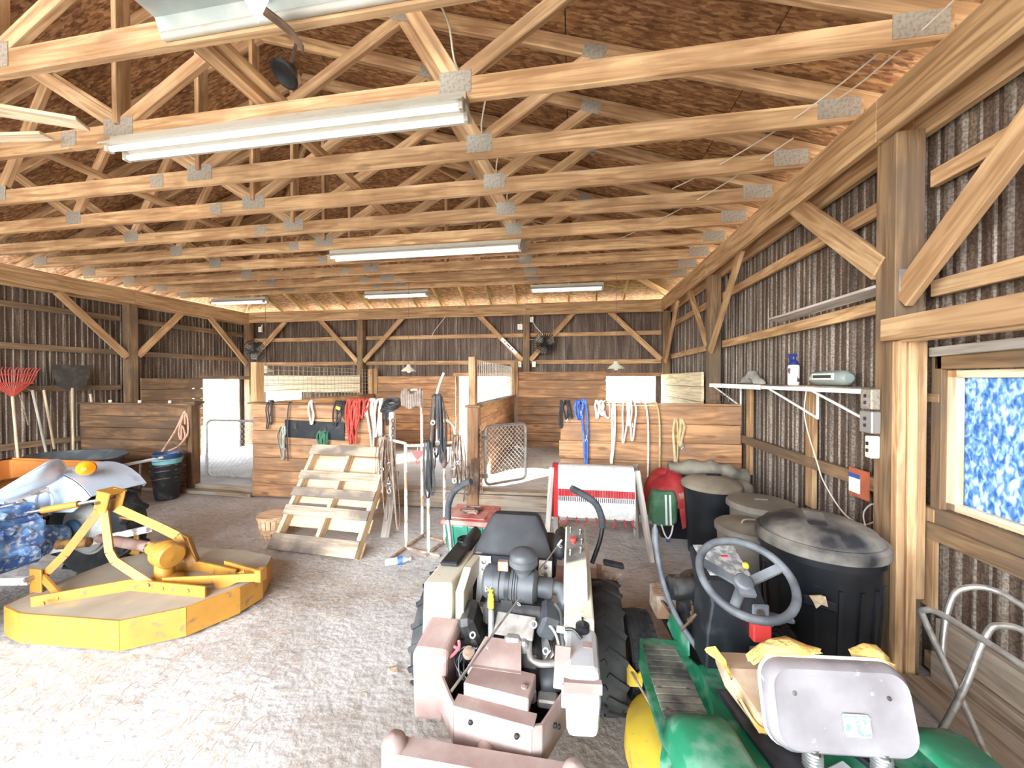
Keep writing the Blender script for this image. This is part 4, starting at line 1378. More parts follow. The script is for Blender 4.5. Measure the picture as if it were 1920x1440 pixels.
# hoses and wires
for pts, r, mm in (([(-0.075, 1.56, 0.72), (-0.05, 1.53, 0.70), (-0.045, 1.47, 0.66), (-0.035, 1.43, 0.63)], 0.007, 'filter'),
                   ([(-0.12, 1.50, 0.69), (-0.07, 1.47, 0.66), (-0.045, 1.42, 0.61)], 0.006, 'galv'),
                   ([(-0.115, 1.52, 0.70), (-0.05, 1.50, 0.68), (-0.02, 1.48, 0.66)], 0.005, 'filter')):
    MB().tube(bez([Q(p) for p in pts], 6), r, 7).build('hose', M[mm], mw, True)
g = MB()
for k in range(6):
    g.tube(bez([Q((-0.42 + 0.01 * k, 1.42, 0.60)), Q((-0.43 + rs.uniform(-.03, .03), 1.40, 0.56 + rs.uniform(-.03, .03))), Q((-0.41 + rs.uniform(-.03, .03), 1.36, 0.52)), Q((-0.38, 1.38, 0.50 + rs.uniform(-.02, .03)))], 5), 0.003, 5)
g.build('wire_loom', M['black'], mw, True)
MB().lathe([(0.02, 0), (0.024, 0.01), (0.022, 0.022), (0.0, 0.026)], Q((-0.405, 1.41, 0.575)), (0.3, -0.3, 1), 14).build('solenoid_cap', M['rust'], mw, True)
g = MB(); g.tube(bez([Q((-0.445, 1.42, 0.62)), Q((-0.44, 1.40, 0.605)), Q((-0.465, 1.37, 0.59)), Q((-0.495, 1.365, 0.59)), Q((-0.50, 1.385, 0.60)), Q((-0.47, 1.405, 0.605)), Q((-0.435, 1.40, 0.60))], 6), 0.006, 8); g.build('pull_loop', M['pink'], mw, True)
# left: tan side box behind cream fender with cup-holder tray
g = MB(); g.loft([[Q(p) for p in r] for r in (
    [(-0.60, 1.34, 0.36), (-0.48, 1.34, 0.36), (-0.47, 1.50, 0.36), (-0.60, 1.50, 0.36)],
    [(-0.605, 1.335, 0.60), (-0.465, 1.335, 0.60), (-0.455, 1.50, 0.62), (-0.60, 1.50, 0.62)],
    [(-0.595, 1.36, 0.625), (-0.475, 1.36, 0.625), (-0.465, 1.50, 0.66), (-0.59, 1.50, 0.66)])]); g.build('side_box', M['tan'], mw, bevel=0.012)
g = MB(); g.loft([[Q(p) for p in r] for r in (
    [(-0.63, 1.48, 0.42), (-0.50, 1.48, 0.42), (-0.50, 1.95, 0.42), (-0.63, 1.95, 0.42)],
    [(-0.625, 1.50, 0.79), (-0.50, 1.50, 0.80), (-0.50, 2.02, 0.76), (-0.625, 2.02, 0.76)])]); g.build('fender', M['cream'], mw, bevel=0.008)
g = MB(); g.rbox((0, 0, 0), (0.085, 0.34, 0.02), 0.006, rot=(-0.06, 0, 0)); o = g.build('holder_tray', M['black'], mw); o.location = Q((-0.565, 1.82, 0.79))
MB().torus(Q((-0.565, 1.93, 0.80)), 0.042, 0.006).build('cup_ring', M['black'], mw, True)
g = MB(); g.prism([Q((-0.485, 1.50, 0.50)), Q((-0.485, 1.50, 0.765)), Q((-0.485, 1.62, 0.81)), Q((-0.485, 1.85, 0.78)), Q((-0.485, 1.85, 0.72)), Q((-0.485, 1.58, 0.70)), Q((-0.485, 1.56, 0.50))], (0.035, 0, 0)); g.build('seat_support', M['cream'], mw, bevel=0.004)
MB().lathe([(0.009, 0), (0.009, 0.006), (0, 0.008)], Q((-0.467, 1.495, 0.54)), (0, -1, 0), 10).build('bolt', M['engine'], mw, True)
# right: cream fender, control panel, tank
g = MB(); g.loft([[Q(p) for p in r] for r in (
    [(-0.035, 1.45, 0.42), (0.085, 1.45, 0.42), (0.085, 2.05, 0.42), (-0.035, 2.05, 0.42)],
    [(-0.035, 1.45, 0.735), (0.080, 1.45, 0.735), (0.080, 2.05, 0.78), (-0.035, 2.05, 0.78)])]); g.build('fender', M['cream'], mw, bevel=0.008)
g = MB(); g.loft([[Q(p) for p in r] for r in (
    [(-0.038, 1.52, 0.74), (0.060, 1.56, 0.74), (0.060, 1.88, 0.74), (-0.038, 1.88, 0.74)],
    [(-0.038, 1.53, 0.86), (0.058, 1.60, 0.86), (0.058, 1.86, 0.93), (-0.038, 1.86, 0.93)])]); g.build('control_console', M['cream'], mw, bevel=0.006)
M['panel'] = mat('dusty control decal', (0.10, 0.09, 0.08), 0.7, 0, (0.22, 0.20, 0.17), 10)
g = MB(); g.prism([Q((-0.030, 1.59, 0.876)), Q((0.050, 1.63, 0.886)), Q((0.050, 1.85, 0.932)), Q((-0.030, 1.85, 0.932))], (0, 0, 0.004)); g.build('control_decal', M['panel'], mw)
MB().lathe([(0.007, 0), (0.007, 0.012), (0.014, 0.016), (0.014, 0.028), (0, 0.03)], Q((0.0, 1.72, 0.905)), n=12).build('red_knob', M['red'], mw, True)
g = MB()
for x, y in ((-0.015, 1.64), (0.030, 1.66), (0.035, 1.72), (0.03, 1.79), (-0.015, 1.80)):
    z = 0.882 + (y - 1.6) * 0.21
    g.tube([Q((x, y, z)), Q((x + 0.003, y, z + 0.02))], 0.005, 6); g.sphere(Q((x + 0.003, y, z + 0.022)), 0.007, 8, 6)
g.build('switch', M['steel'], mw, True)
g = MB(); g.loft([[Q(p) for p in r] for r in (
    [(-0.020, 1.225, 0.48), (0.082, 1.235, 0.48), (0.082, 1.46, 0.48), (-0.020, 1.46, 0.48)],
    [(-0.025, 1.215, 0.60), (0.090, 1.225, 0.60), (0.090, 1.46, 0.60), (-0.025, 1.46, 0.60)],
    [(-0.028, 1.235, 0.70), (0.088, 1.245, 0.70), (0.088, 1.46, 0.70), (-0.028, 1.46, 0.70)])]); g.build('fuel_tank', M['tank'], mw, bevel=0.02)
MB().beam(Q((-0.03, 1.225, 0.655)), Q((0.092, 1.235, 0.655)), 0.02, 0.035).build('tank_strap', M['tan'], mw)
g = MB(); g.lathe([(0.024, 0), (0.026, 0.004), (0.026, 0.025), (0.020, 0.028), (0.020, 0.03), (0, 0.032)], Q((0.035, 1.435, 0.70)), n=18); g.box(Q((0.035, 1.435, 0.737)), (0.008, 0.03, 0.016)); g.build('fuel_cap', M['black'], mw, 35)
g = MB(); g.tube(bez([Q((-0.035, 1.41, 0.715)), Q((0.0, 1.40, 0.725)), Q((0.03, 1.385, 0.705))], 6), 0.006, 8); g.build('fuel_hose', M['black'], mw, True)
MB().lathe([(0.012, 0), (0.012, 0.03), (0.007, 0.035)], Q((-0.06, 1.415, 0.712)), (1, -0.1, 0), 12).build('hose_fitting', M['ivory'], mw, True)
MB().box(Q((0.05, 1.36, 0.702)), (0.03, 0.03, 0.002)).build('tank_label', M['tan'], mw)
g = MB(); g.rbox((0, 0, 0), (0.055, 0.008, 0.12), 0.003, rot=(-0.75, 0, -0.05)); o = g.build('tab_plate', M['tan'], mw); o.location = Q((-0.035, 1.27, 0.68))
g = MB(); g.rbox((0, 0, 0), (0.035, 0.008, 0.07), 0.003, rot=(-0.2, 0, -0.05)); o = g.build('tab_plate', M['tan'], mw); o.location = Q((-0.020, 1.225, 0.62))
# seat
def backring(y, z, hw, hh): pass
g = MB()
rings = []
for z, hw, y0, th in ((0.70, 0.205, 1.80, 0.06), (0.775, 0.205, 1.83, 0.085), (0.86, 0.165, 1.885, 0.09), (0.925, 0.130, 1.93, 0.075), (0.94, 0.112, 1.945, 0.05)):
    r = []
    for k in range(16):
        a = 2 * PI * k / 16
        cx, sy = math.cos(a), math.sin(a)
        sq = lambda v: math.copysign(abs(v) ** 0.28, v)
        r.append(Q((-0.30 + hw * sq(cx), y0 + th / 2 + th / 2 * sq(sy), z)))
    rings.append(r)
g.loft(rings); g.build('backrest', M['dustblack'], mw, 35)
g = MB(); g.rbox(Q((-0.30, 2.12, 0.66)), (0.42, 0.42, 0.11), 0.03); g.build('seat_cushion', M['dustblack'], mw)
g = MB(); g.prism([Q((-0.49, 1.79, 0.79)), Q((-0.11, 1.79, 0.79)), Q((-0.11, 1.72, 0.60)), Q((-0.47, 1.72, 0.60))], (0, 0.01, 0)); g.build('seat_back_panel', mat('blue black panel', (0.010, 0.012, 0.022), 0.75), mw)
for x, s in ((-0.455, 1), (-0.10, -1)):
    g = MB(); g.prism([Q((x, 1.775, 0.79)), Q((x + s * 0.06, 1.775, 0.79)), Q((x + s * 0.065, 1.762, 0.72)), Q((x + s * 0.012, 1.71, 0.58)), Q((x, 1.71, 0.58))], (0, 0.008, 0)); g.build('seat_bracket', M['bracket'], mw)
    for z in (0.77, 0.735): MB().lathe([(0.010, 0), (0.010, 0.006), (0, 0.008)], Q((x + s * 0.028, 1.763, z)), (0, -1, 0), 10).build('bolt', M['galv'], mw, True)
for x in (-0.55, -0.065):
    g = MB(); g.rbox(Q((x, 1.97, 0.80 if x > -0.3 else 0.77)), (0.065, 0.26, 0.085), 0.025); g.build('armrest', M['dustblack'], mw, 60)
# steering levers with foam grips
for pts in ([(0.10, 2.06, 0.66), (0.145, 2.12, 0.76), (0.16, 2.15, 0.82)], [(-0.70, 2.10, 0.62), (-0.735, 2.16, 0.74), (-0.75, 2.18, 0.80)]):
    MB().tube(bez([Q(p) for p in pts], 6), 0.012, 10).build('lever_rod', M['galv'] if pts[0][0] < 0 else M['black'], mw, True)
for pts in ([(0.16, 2.15, 0.82), (0.155, 2.17, 0.88), (0.12, 2.18, 0.95), (0.04, 2.17, 1.005), (-0.012, 2.15, 1.035)],
            [(-0.75, 2.18, 0.80), (-0.755, 2.20, 0.88), (-0.725, 2.21, 0.96), (-0.66, 2.20, 1.015), (-0.605, 2.18, 1.04)]):
    MB().tube(bez([Q(p) for p in pts], 7), 0.019, 12).build('foam_grip', M['foam'], mw, True)
# cutting deck ahead of the seat and its pedal linkage
g = MB(); g.rbox(Q((-0.29, 2.62, 0.20)), (1.05, 0.50, 0.12), 0.05); g.build('cutting_deck', M['tan'], mw)
g = MB(); g.rbox(Q((0.235, 2.28, 0.56)), (0.12, 0.06, 0.02), 0.008, rot=(0, 0.15, 0)); g.build('foot_pedal', M['foam'], mw)
g = MB()
for k in range(6): g.tube(bez([Q((0.17 + 0.02 * k, 2.22, 0.54)), Q((0.20 + rs.uniform(-.03, .03), 2.20, 0.42)), Q((0.18 + rs.uniform(-.03, .05), 2.22, 0.26))], 5), 0.009, 6)
g.beam(Q((0.15, 2.25, 0.56)), Q((0.15, 2.25, 0.2)), 0.03, 0.03); g.build('pedal_linkage', M['rust'], mw)

# fishing rod laid across the mower
fr = thing('fishing_rod', 'thin fishing rod lying diagonally across the mower engine', 'fishing rod', (-0.24, 1.5, 0.66))
pa, pb = V((-0.415, 1.235, 0.575)) - fr.location, V((-0.055, 1.80, 0.885)) - fr.location
MB().tube([pa, pa + (pb - pa) * 0.5, pb], [0.005, 0.004, 0.003], 8).build('rod_blank', M['steel'], fr, True)
for u in (0.25, 0.52, 0.75, 0.97):
    d = (pb - pa).normalized()
    p = pa + (pb - pa) * u
    MB().torus(p + V((0.006, -0.003, -0.012)), 0.009, 0.002, d, 12, 5).build('line_guide', M['galv'], fr, True)
g = MB().tube([pa + (pb - pa) * 0.95, pb], 0.0045, 8); g.build('rod_tip', M['white'], fr, True)

# ================================================================= green lawn tractor, partly stripped
M['green'] = mat('chalky green enamel', (0.008, 0.155, 0.072), 0.45, 0, (0.03, 0.26, 0.13), 5, (0.4, 0.65), col3=(0.30, 0.46, 0.36), scale3=11, amt3=(0.50, 0.80))
M['deckyellow'] = mat('worn deck yellow', (0.72, 0.50, 0.05), 0.55, 0, (0.55, 0.36, 0.06), 6, (0.45, 0.65), col3=(0.22, 0.14, 0.06), scale3=14, amt3=(0.64, 0.72))
M['seatgrey'] = mat('chalky grey vinyl', (0.22, 0.195, 0.20), 0.6, 0, (0.32, 0.295, 0.295), 5, (0.42, 0.62), col3=(0.48, 0.46, 0.45), scale3=28, amt3=(0.66, 0.72))
M['foamyellow'] = mat('crumbling seat foam', (0.62, 0.36, 0.09), 0.95, 0, (0.80, 0.58, 0.20), 18, (0.4, 0.65), 0.8, 60)
M['steer'] = mat('dusty steering plastic', (0.06, 0.064, 0.07), 0.6, 0, (0.18, 0.19, 0.20), 8, (0.4, 0.7))
M['dash'] = mat('black dash plastic', (0.010, 0.012, 0.015), 0.5, 0, (0.045, 0.048, 0.052), 12, (0.5, 0.8))
M['footmat'] = mat('dusty footrest rubber', (0.05, 0.05, 0.045), 0.8, 0, (0.30, 0.28, 0.22), 9, (0.35, 0.65))
lt = thing('lawn_tractor', 'green lawn tractor without hood, torn grey seat, black steering wheel', 'tractor', (0.755, 1.27, 0), math.radians(5.3))
T = lt
# rear fenders with seat deck between
for s in (-1, 1):
    g = MB()
    rings = []
    for y, z in ((-0.50, 0.50), (-0.40, 0.565), (-0.2, 0.575), (0.02, 0.56), (0.075, 0.535), (0.095, 0.47), (0.10, 0.36)):
        xo, xi = s * 0.445, s * 0.26
        rings.append([(xi, y, z), (xi + s * 0.02, y, z + 0.012), (xo - s * 0.03, y, z + 0.012), (xo, y, z - 0.015), (xo + s * 0.012, y, z - 0.10), (xo - s * 0.004, y, z - 0.10), (xo - s * 0.014, y, z - 0.02), (xi, y, z - 0.012)])
    g.loft(rings); g.build('fender', M['green'], T, 70)
g = MB(); g.loft([[(-0.27, -0.5, 0.45), (0.27, -0.5, 0.45), (0.27, -0.5, 0.49), (-0.27, -0.5, 0.49)], [(-0.27, 0.1, 0.45), (0.27, 0.1, 0.45), (0.27, 0.1, 0.49), (-0.27, 0.1, 0.49)],
         [(-0.20, 0.30, 0.36), (0.20, 0.30, 0.36), (0.20, 0.30, 0.42), (-0.20, 0.30, 0.42)], [(-0.17, 0.48, 0.34), (0.17, 0.48, 0.34), (0.17, 0.48, 0.41), (-0.17, 0.48, 0.41)]]); g.build('seat_deck', M['green'], T, 35)
for s in (-1, 1):
    g = MB(); g.prism([(s * 0.43, 0.08, 0.325), (s * 0.20, 0.08, 0.325), (s * 0.16, 0.70, 0.345), (s * 0.36, 0.72, 0.345), (s * 0.41, 0.55, 0.335)], (0, 0, 0.018)); g.build('running_board', M['green'], T, bevel=0.006)
    g = MB()
    for k in range(15): g.box((s * (0.305 - 0.0012 * k), 0.14 + k * 0.036, 0.349 + k * 0.0007), (0.17 - 0.004 * max(0, k - 9), 0.027, 0.012))
    g.build('foot_mat', M['footmat'], T)
    for y in (0.30, 0.42):
        for x in (0.24, 0.36): MB().lathe([(0.011, 0), (0.011, 0.005), (0.006, 0.006), (0, 0.004)], (s * x, y, 0.355), n=10).build('mat_rivet', M['steel'], T, True)
    # side panel from footrest up to the deck
    g = MB(); g.prism([(s * 0.21, 0.08, 0.33), (s * 0.21, 0.08, 0.46), (s * 0.165, 0.48, 0.40), (s * 0.16, 0.62, 0.345)], (s * 0.008, 0, 0)); g.build('tunnel_side', M['green'], T)
# rear wheels
for s in (-1, 1): tyre(T, (s * 0.36, -0.22, 0.25), 0.25, 0.20, 0.11, M['rubber'], M['deckyellow'], lugs=0, block=True)
# front axle and wheels
for s in (-1, 1): tyre(T, (s * 0.34, 0.83, 0.20), 0.20, 0.15, 0.09, M['rubber'], M['deckyellow'], block=True)
g = MB(); g.beam((-0.33, 0.83, 0.22), (0.33, 0.83, 0.22), 0.06, 0.05); g.beam((-0.12, 0.45, 0.30), (-0.12, 1.1, 0.28), 0.04, 0.10); g.beam((0.12, 0.45, 0.30), (0.12, 1.1, 0.28), 0.04, 0.10); g.build('chassis', M['engine'], T)
# bare engine
g = MB(); g.rbox((0, 0.92, 0.42), (0.28, 0.30, 0.20), 0.03); g.build('engine_block', M['engine'], T)
g = MB(); g.lathe([(0.12, 0), (0.125, 0.01), (0.125, 0.03), (0.10, 0.055), (0.03, 0.065), (0, 0.065)], (0.02, 0.90, 0.52), n=28); g.build('flywheel_shroud', M['engine'], T, True)
g = MB()
for k in range(8): g.rbox((-0.19, 0.84 + 0.018 * k, 0.44), (0.10, 0.007, 0.12), 0.002)
g.build('cylinder_fins', M['rust'], T)
g = MB(); g.lathe([(0.05, 0), (0.052, 0.01), (0.052, 0.15), (0.045, 0.16)], (-0.22, 0.70, 0.62), (1, 0.1, 0), 20); g.build('muffler', M['engine'], T, True)
g = MB()
for k in range(14):
    p = V((rs.uniform(-0.2, 0.0), rs.uniform(0.62, 0.85), rs.uniform(0.42, 0.62)))
    g.tube(bez([p, p + V((rs.uniform(-.06, .06), rs.uniform(-.05, .05), 0.05)), p + V((rs.uniform(-.08, .08), rs.uniform(-.05, .05), -0.04))], 5), 0.006, 5)
g.build('wire_loom', M['leather'], T, True)
g = MB(); g.prism([(-0.17, 0.60, 0.36), (-0.19, 0.72, 0.34), (-0.20, 0.80, 0.38), (-0.185, 0.76, 0.48), (-0.165, 0.62, 0.44)], (0.008, 0, 0)); g.build('torn_side_panel', M['green'], T)
# dash console
g = MB(); g.loft([[(-0.155, 0.46, 0.395), (0.12, 0.46, 0.395), (0.10, 0.66, 0.395), (-0.14, 0.66, 0.395)],
                  [(-0.145, 0.47, 0.55), (0.115, 0.47, 0.55), (0.10, 0.65, 0.55), (-0.13, 0.65, 0.55)],
                  [(-0.125, 0.47, 0.68), (0.105, 0.47, 0.68), (0.10, 0.66, 0.68), (-0.12, 0.66, 0.68)],
                  [(-0.115, 0.53, 0.755), (0.10, 0.53, 0.755), (0.11, 0.74, 0.82), (-0.12, 0.74, 0.82)]]); g.build('dash_console', M['dash'], T, bevel=0.012)
M['decal'] = mat('scratched dash decal', (0.20, 0.20, 0.20), 0.5, 0, (0.48, 0.48, 0.47), 30, (0.45, 0.6))
g = MB(); g.prism([(-0.095, 0.55, 0.768), (0.085, 0.55, 0.768), (0.095, 0.73, 0.824), (-0.10, 0.73, 0.824)], (0, 0, 0.004)); g.build('dash_decal', M['decal'], T)
MB().lathe([(0.014, 0), (0.014, 0.012), (0.010, 0.02), (0, 0.021)], (0.085, 0.60, 0.785), n=12).build('choke_knob', M['yellowcap'], T, True)
MB().box((0.02, 0.66, 0.803), (0.03, 0.012, 0.012)).build('throttle_tab', M['red'], T)
g = MB(); g.rbox((0.075, 0.463, 0.66), (0.07, 0.012, 0.07), 0.006); g.build('key_plate', M['steer'], T)
g = MB(); g.lathe([(0.014, 0), (0.014, 0.012), (0.008, 0.013), (0, 0.010)], (0.065, 0.457, 0.665), (0, -1, 0), 12); g.tube([(0.075, 0.445, 0.655), (0.10, 0.42, 0.63)], 0.004, 5); g.build('ignition_key', M['steel'], T, True)
g = MB(); g.rbox((0.068, 0.452, 0.585), (0.075, 0.04, 0.075), 0.006); g.build('red_switch', M['red'], T)
g = MB(); g.rbox((0.060, 0.45, 0.50), (0.07, 0.03, 0.04), 0.008); g.build('grey_switch', M['steer'], T)
g = MB(); g.rbox((0.17, 0.50, 0.62), (0.12, 0.03, 0.022), 0.006, rot=(0, 0.12, -0.15)); g.build('side_pedal', M['steer'], T)
# steering wheel
sw_c = V((-0.055, 0.335, 0.875)); ax = V((-0.05, -0.50, 0.86)).normalized()
MB().torus(sw_c, 0.165, 0.0155, ax, 44, 12).build('steering_rim', M['steer'], T, True)
a_, y_, z_ = frame_of(ax)
g = MB()
hubc = sw_c - ax * 0.045
for ang in (0.35, PI - 0.35, ):
    d = y_ * math.cos(ang) + z_ * math.sin(ang)
    g.beam(hubc + d * 0.03, sw_c + d * 0.16, 0.032, 0.014, up=ax)
g.beam(hubc, hubc - z_ * 0.05, 0.06, 0.02, up=ax)
g.build('steering_spoke', M['steer'], T)
g = MB(); g.lathe([(0.035, -0.01), (0.035, 0.015), (0.028, 0.022), (0, 0.024)], hubc, ax, 20); g.tube([hubc, hubc - ax * 0.18], 0.02, 12); g.build('steering_hub', M['steer'], T, True)
# tall lift lever
MB().tube(bez([(-0.13, 0.60, 0.40), (-0.20, 0.66, 0.50), (-0.245, 0.73, 0.64), (-0.26, 0.78, 0.78), (-0.262, 0.80, 0.86)], 7), 0.014, 10).build('lift_lever', M['steer'], T, True)
MB().lathe([(0.015, 0), (0.017, 0.01), (0.016, 0.07), (0.008, 0.085), (0.008, 0.1), (0, 0.1)], (-0.262, 0.80, 0.80), n=14).build('lever_grip', M['steer'], T, True)
# mower deck on the left
g = MB(); g.lathe([(0.0, 0.13), (0.10, 0.13), (0.20, 0.115), (0.255, 0.08), (0.262, 0.0), (0.25, 0.0), (0.25, 0.07), (0.0, 0.12)], (-0.245, 0.37, 0.09), n=36, sy=1.1); g.build('mower_deck', M['deckyellow'], T, 35)
g = MB(); g.lathe([(0.0, 0.13), (0.10, 0.13), (0.20, 0.115), (0.255, 0.08), (0.262, 0.0), (0.25, 0.0), (0.25, 0.07), (0.0, 0.12)], (0.20, 0.42, 0.085), n=36, sy=1.0); g.build('mower_deck', M['deckyellow'], T, 35)
g = MB(); g.prism([(-0.47, 0.60, 0.20), (-0.38, 0.60, 0.20), (-0.37, 0.60, 0.29), (-0.40, 0.60, 0.26), (-0.45, 0.60, 0.32)], (0, 0.008, 0)); g.build('deck_bracket', M['deckyellow'], T)
g = MB(); g.prism([(-0.32, 0.10, 0.09), (-0.26, 0.09, 0.09), (-0.25, 0.09, 0.18), (-0.31, 0.10, 0.20)], (0, 0.008, 0)); g.build('deck_bracket', M['deckyellow'], T)
g = MB(); g.tube([(-0.43, 0.60, 0.27), (-0.33, 0.28, 0.215)], 0.006, 6); g.build('deck_rod', M['rust'], T)
# seat
def rrect(cx, cz, hw, hh, rc, y, n=6):
    out = []
    for sx, sz, a in ((1, 1, 0), (-1, 1, PI / 2), (-1, -1, PI), (1, -1, 1.5 * PI)):
        for k in range(n + 1):
            t = a + k / n * PI / 2
            out.append((cx + sx * (hw - rc) + rc * math.cos(t), y, cz + sz * (hh - rc) + rc * math.sin(t)))
    return out


def tilt(r, c, ang):
    out = []
    for p in r:
        d = V(p) - V(c)
        out.append(V(c) + V((d.x, d.y * math.cos(ang) - d.z * math.sin(ang), d.y * math.sin(ang) + d.z * math.cos(ang))))
    return out


sc = (0.03, 0.0, 0.665); ti = math.radians(-14)
SR = [(-0.034, 0.185, 0.095, 0.05), (-0.038, 0.192, 0.105, 0.055), (-0.022, 0.203, 0.117, 0.06), (0.0, 0.207, 0.12, 0.06), (0.012, 0.205, 0.118, 0.06)]
g = MB(); g.loft([tilt(rrect(sc[0], sc[2], hw, hh, rc, y), sc, ti) for y, hw, hh, rc in SR]); g.build('seat_shell', M['seatgrey'], T, 40)
g = MB(); g.tube(tilt(rrect(sc[0], sc[2], 0.205, 0.119, 0.06, 0.012), sc, ti), 0.007, 6, True); g.build('seat_piping', M['bracket'], T, True)
# torn foam showing along the top and the left of the backrest
def foam(name, rr, pts, w):
    g = MB(); r = random.Random(rr)
    rings = []
    for i, p in enumerate(pts):
        t = i / (len(pts) - 1); s = 0.35 + 0.65 * math.sin(PI * t) ** 0.5
        rings.append([V(p) + V((r.uniform(-.006, .006), w * 0.9 * s * math.cos(a * PI / 5) + r.uniform(-.006, .006), w * 0.55 * s * math.sin(a * PI / 5) + r.uniform(-.006, .006))) for a in range(10)])
    g.loft(rings); g.build(name, M['foamyellow'], T, 60)


foam('torn_foam', 1, [(-0.185, 0.065, 0.745), (-0.15, 0.065, 0.775), (-0.11, 0.065, 0.788), (-0.06, 0.065, 0.792), (-0.01, 0.065, 0.786), (0.03, 0.065, 0.782)], 0.036)
foam('torn_foam', 2, [(0.13, 0.065, 0.778), (0.165, 0.065, 0.790), (0.20, 0.065, 0.786), (0.22, 0.06, 0.772), (0.232, 0.05, 0.745)], 0.03)
foam('torn_foam', 3, [(-0.20, 0.10, 0.585), (-0.185, 0.075, 0.555), (-0.165, 0.06, 0.535), (-0.14, 0.05, 0.525)], 0.03)
g = MB(); g.loft([[(-0.17, 0.05, 0.52), (0.22, 0.05, 0.52), (0.22, 0.05, 0.57), (-0.17, 0.05, 0.57)], [(-0.19, 0.22, 0.52), (0.22, 0.22, 0.52), (0.22, 0.22, 0.60), (-0.19, 0.22, 0.595)], [(-0.17, 0.34, 0.525), (0.20, 0.34, 0.525), (0.20, 0.34, 0.58), (-0.17, 0.34, 0.575)]]); g.build('seat_cushion', mat('torn tan vinyl', (0.55, 0.38, 0.23), 0.7, 0, (0.68, 0.52, 0.36), 9), T, bevel=0.015)
foam('torn_foam', 4, [(-0.22, 0.30, 0.60), (-0.20, 0.27, 0.615), (-0.19, 0.22, 0.62), (-0.19, 0.18, 0.60)], 0.03)
M['sticker'] = mat('worn seat sticker', (0.78, 0.80, 0.82), 0.5, 0, (0.20, 0.27, 0.36), 60, (0.47, 0.55))
g = MB(); g.prism(tilt(rrect(0.055, 0.635, 0.037, 0.028, 0.007, -0.0405, 3), sc, ti), (0, -0.0015, 0)); g.build('sticker_border', M['bracket'], T)
g = MB(); g.prism(tilt(rrect(0.055, 0.635, 0.034, 0.025, 0.005, -0.042, 3), sc, ti), (0, -0.0015, 0)); g.build('sticker', M['sticker'], T)
for x in (-0.105, 0.16): 
    p = tilt([(x, -0.035, 0.705)], sc, ti)[0]
    MB().lathe([(0.006, 0), (0.006, 0.004), (0.003, 0.005), (0, 0.004)], p, (0, -1, 0.2), 10).build('rivet', M['steel'], T, True)
# seat springs on black brackets
for x in (-0.065, 0.125):
    g = MB(); n = 110
    g.tube([(x + 0.022 * math.cos(k * 0.62), -0.045 + 0.022 * math.sin(k * 0.62), 0.465 + 0.10 * k / n) for k in range(n)], 0.0045, 6); g.build('seat_spring', M['galv'], T, True)
    MB().lathe([(0.018, 0), (0.018, 0.02), (0, 0.02)], (x, -0.045, 0.555), n=12).build('spring_cap', M['steel'], T, True)
g = MB(); g.prism([(-0.17, -0.10, 0.492), (-0.04, -0.10, 0.492), (-0.03, -0.02, 0.492), (-0.16, 0.22, 0.50), (-0.22, 0.22, 0.50)], (0, 0, 0.02)); g.build('seat_bracket', M['dash'], T, bevel=0.006)
g = MB(); g.prism([(0.06, 0.10, 0.492), (0.15, -0.12, 0.492), (0.20, -0.12, 0.492), (0.19, -0.03, 0.492), (0.12, 0.12, 0.492)], (0, 0, 0.02)); g.build('seat_bracket', M['dash'], T, bevel=0.006)
g = MB(); g.rbox((0.03, 0.06, 0.50), (0.24, 0.05, 0.03), 0.006); g.build('seat_pan', M['dash'], T)
g = MB(); g.rbox((0.02, -0.06, 0.497), (0.09, 0.08, 0.02), 0.006, rot=(0, 0, 0.4)); g.build('fuel_lid', M['tank'], T)

# ================================================================= yellow rotary cutter
M['yellow'] = mat('worn yellow enamel', (0.45, 0.215, 0.028), 0.5, 0, (0.35, 0.155, 0.024), 4, (0.4, 0.7), col3=(0.22, 0.12, 0.06), scale3=18, amt3=(0.60, 0.70))
M['deckdust'] = mat('dust covered deck plate', (0.29, 0.245, 0.18), 0.9, 0, (0.38, 0.325, 0.24), 3, (0.4, 0.65), col3=(0.48, 0.36, 0.16), scale3=5, amt3=(0.62, 0.76))
M['rustwhite0'] = mat('ochre shaft guard', (0.40, 0.23, 0.07), 0.7, 0, (0.14, 0.09, 0.05), 20)
M['driveline'] = mat('rusty driveline tube', (0.20, 0.115, 0.085), 0.7, 0.2, (0.30, 0.20, 0.16), 9)
cu = thing('rotary_cutter', 'yellow three-point rotary cutter with flat dusty deck, lying on the dirt floor', 'mower attachment', (-2.95, 2.25, 0))
def K(p): return V(p) - cu.location


deck = [(-3.60, 1.84), (-3.40, 1.80), (-2.70, 1.84), (-2.44, 2.02), (-2.31, 2.28), (-2.29, 2.45), (-2.45, 2.72), (-2.77, 2.78), (-3.42, 2.74), (-3.64, 2.50), (-3.66, 2.05)]
g = MB(); g.prism([K((x, y, 0.185)) for x, y in deck], (0, 0, 0.012)); g.build('deck_plate', M['deckdust'], cu)
for i in range(len(deck)):
    a, b = deck[i], deck[(i + 1) % len(deck)]
    if i in (8, 9): continue
    zt_ = 0.10 if i in (6, 7) else 0.105
    MB().beam(K((a[0], a[1], zt_)), K((b[0], b[1], zt_)), 0.010, 0.185 if i < 4 or i == 10 else 0.17).build('skirt_plate', M['yellow'], cu)
def bar(name, pts, w=0.05, t=0.012, mt='yellow', up=None):
    g = MB()
    for i in range(len(pts) - 1): g.beam(K(pts[i]), K(pts[i + 1]), w, t, up=up)
    return g.build(name, M[mt], cu)


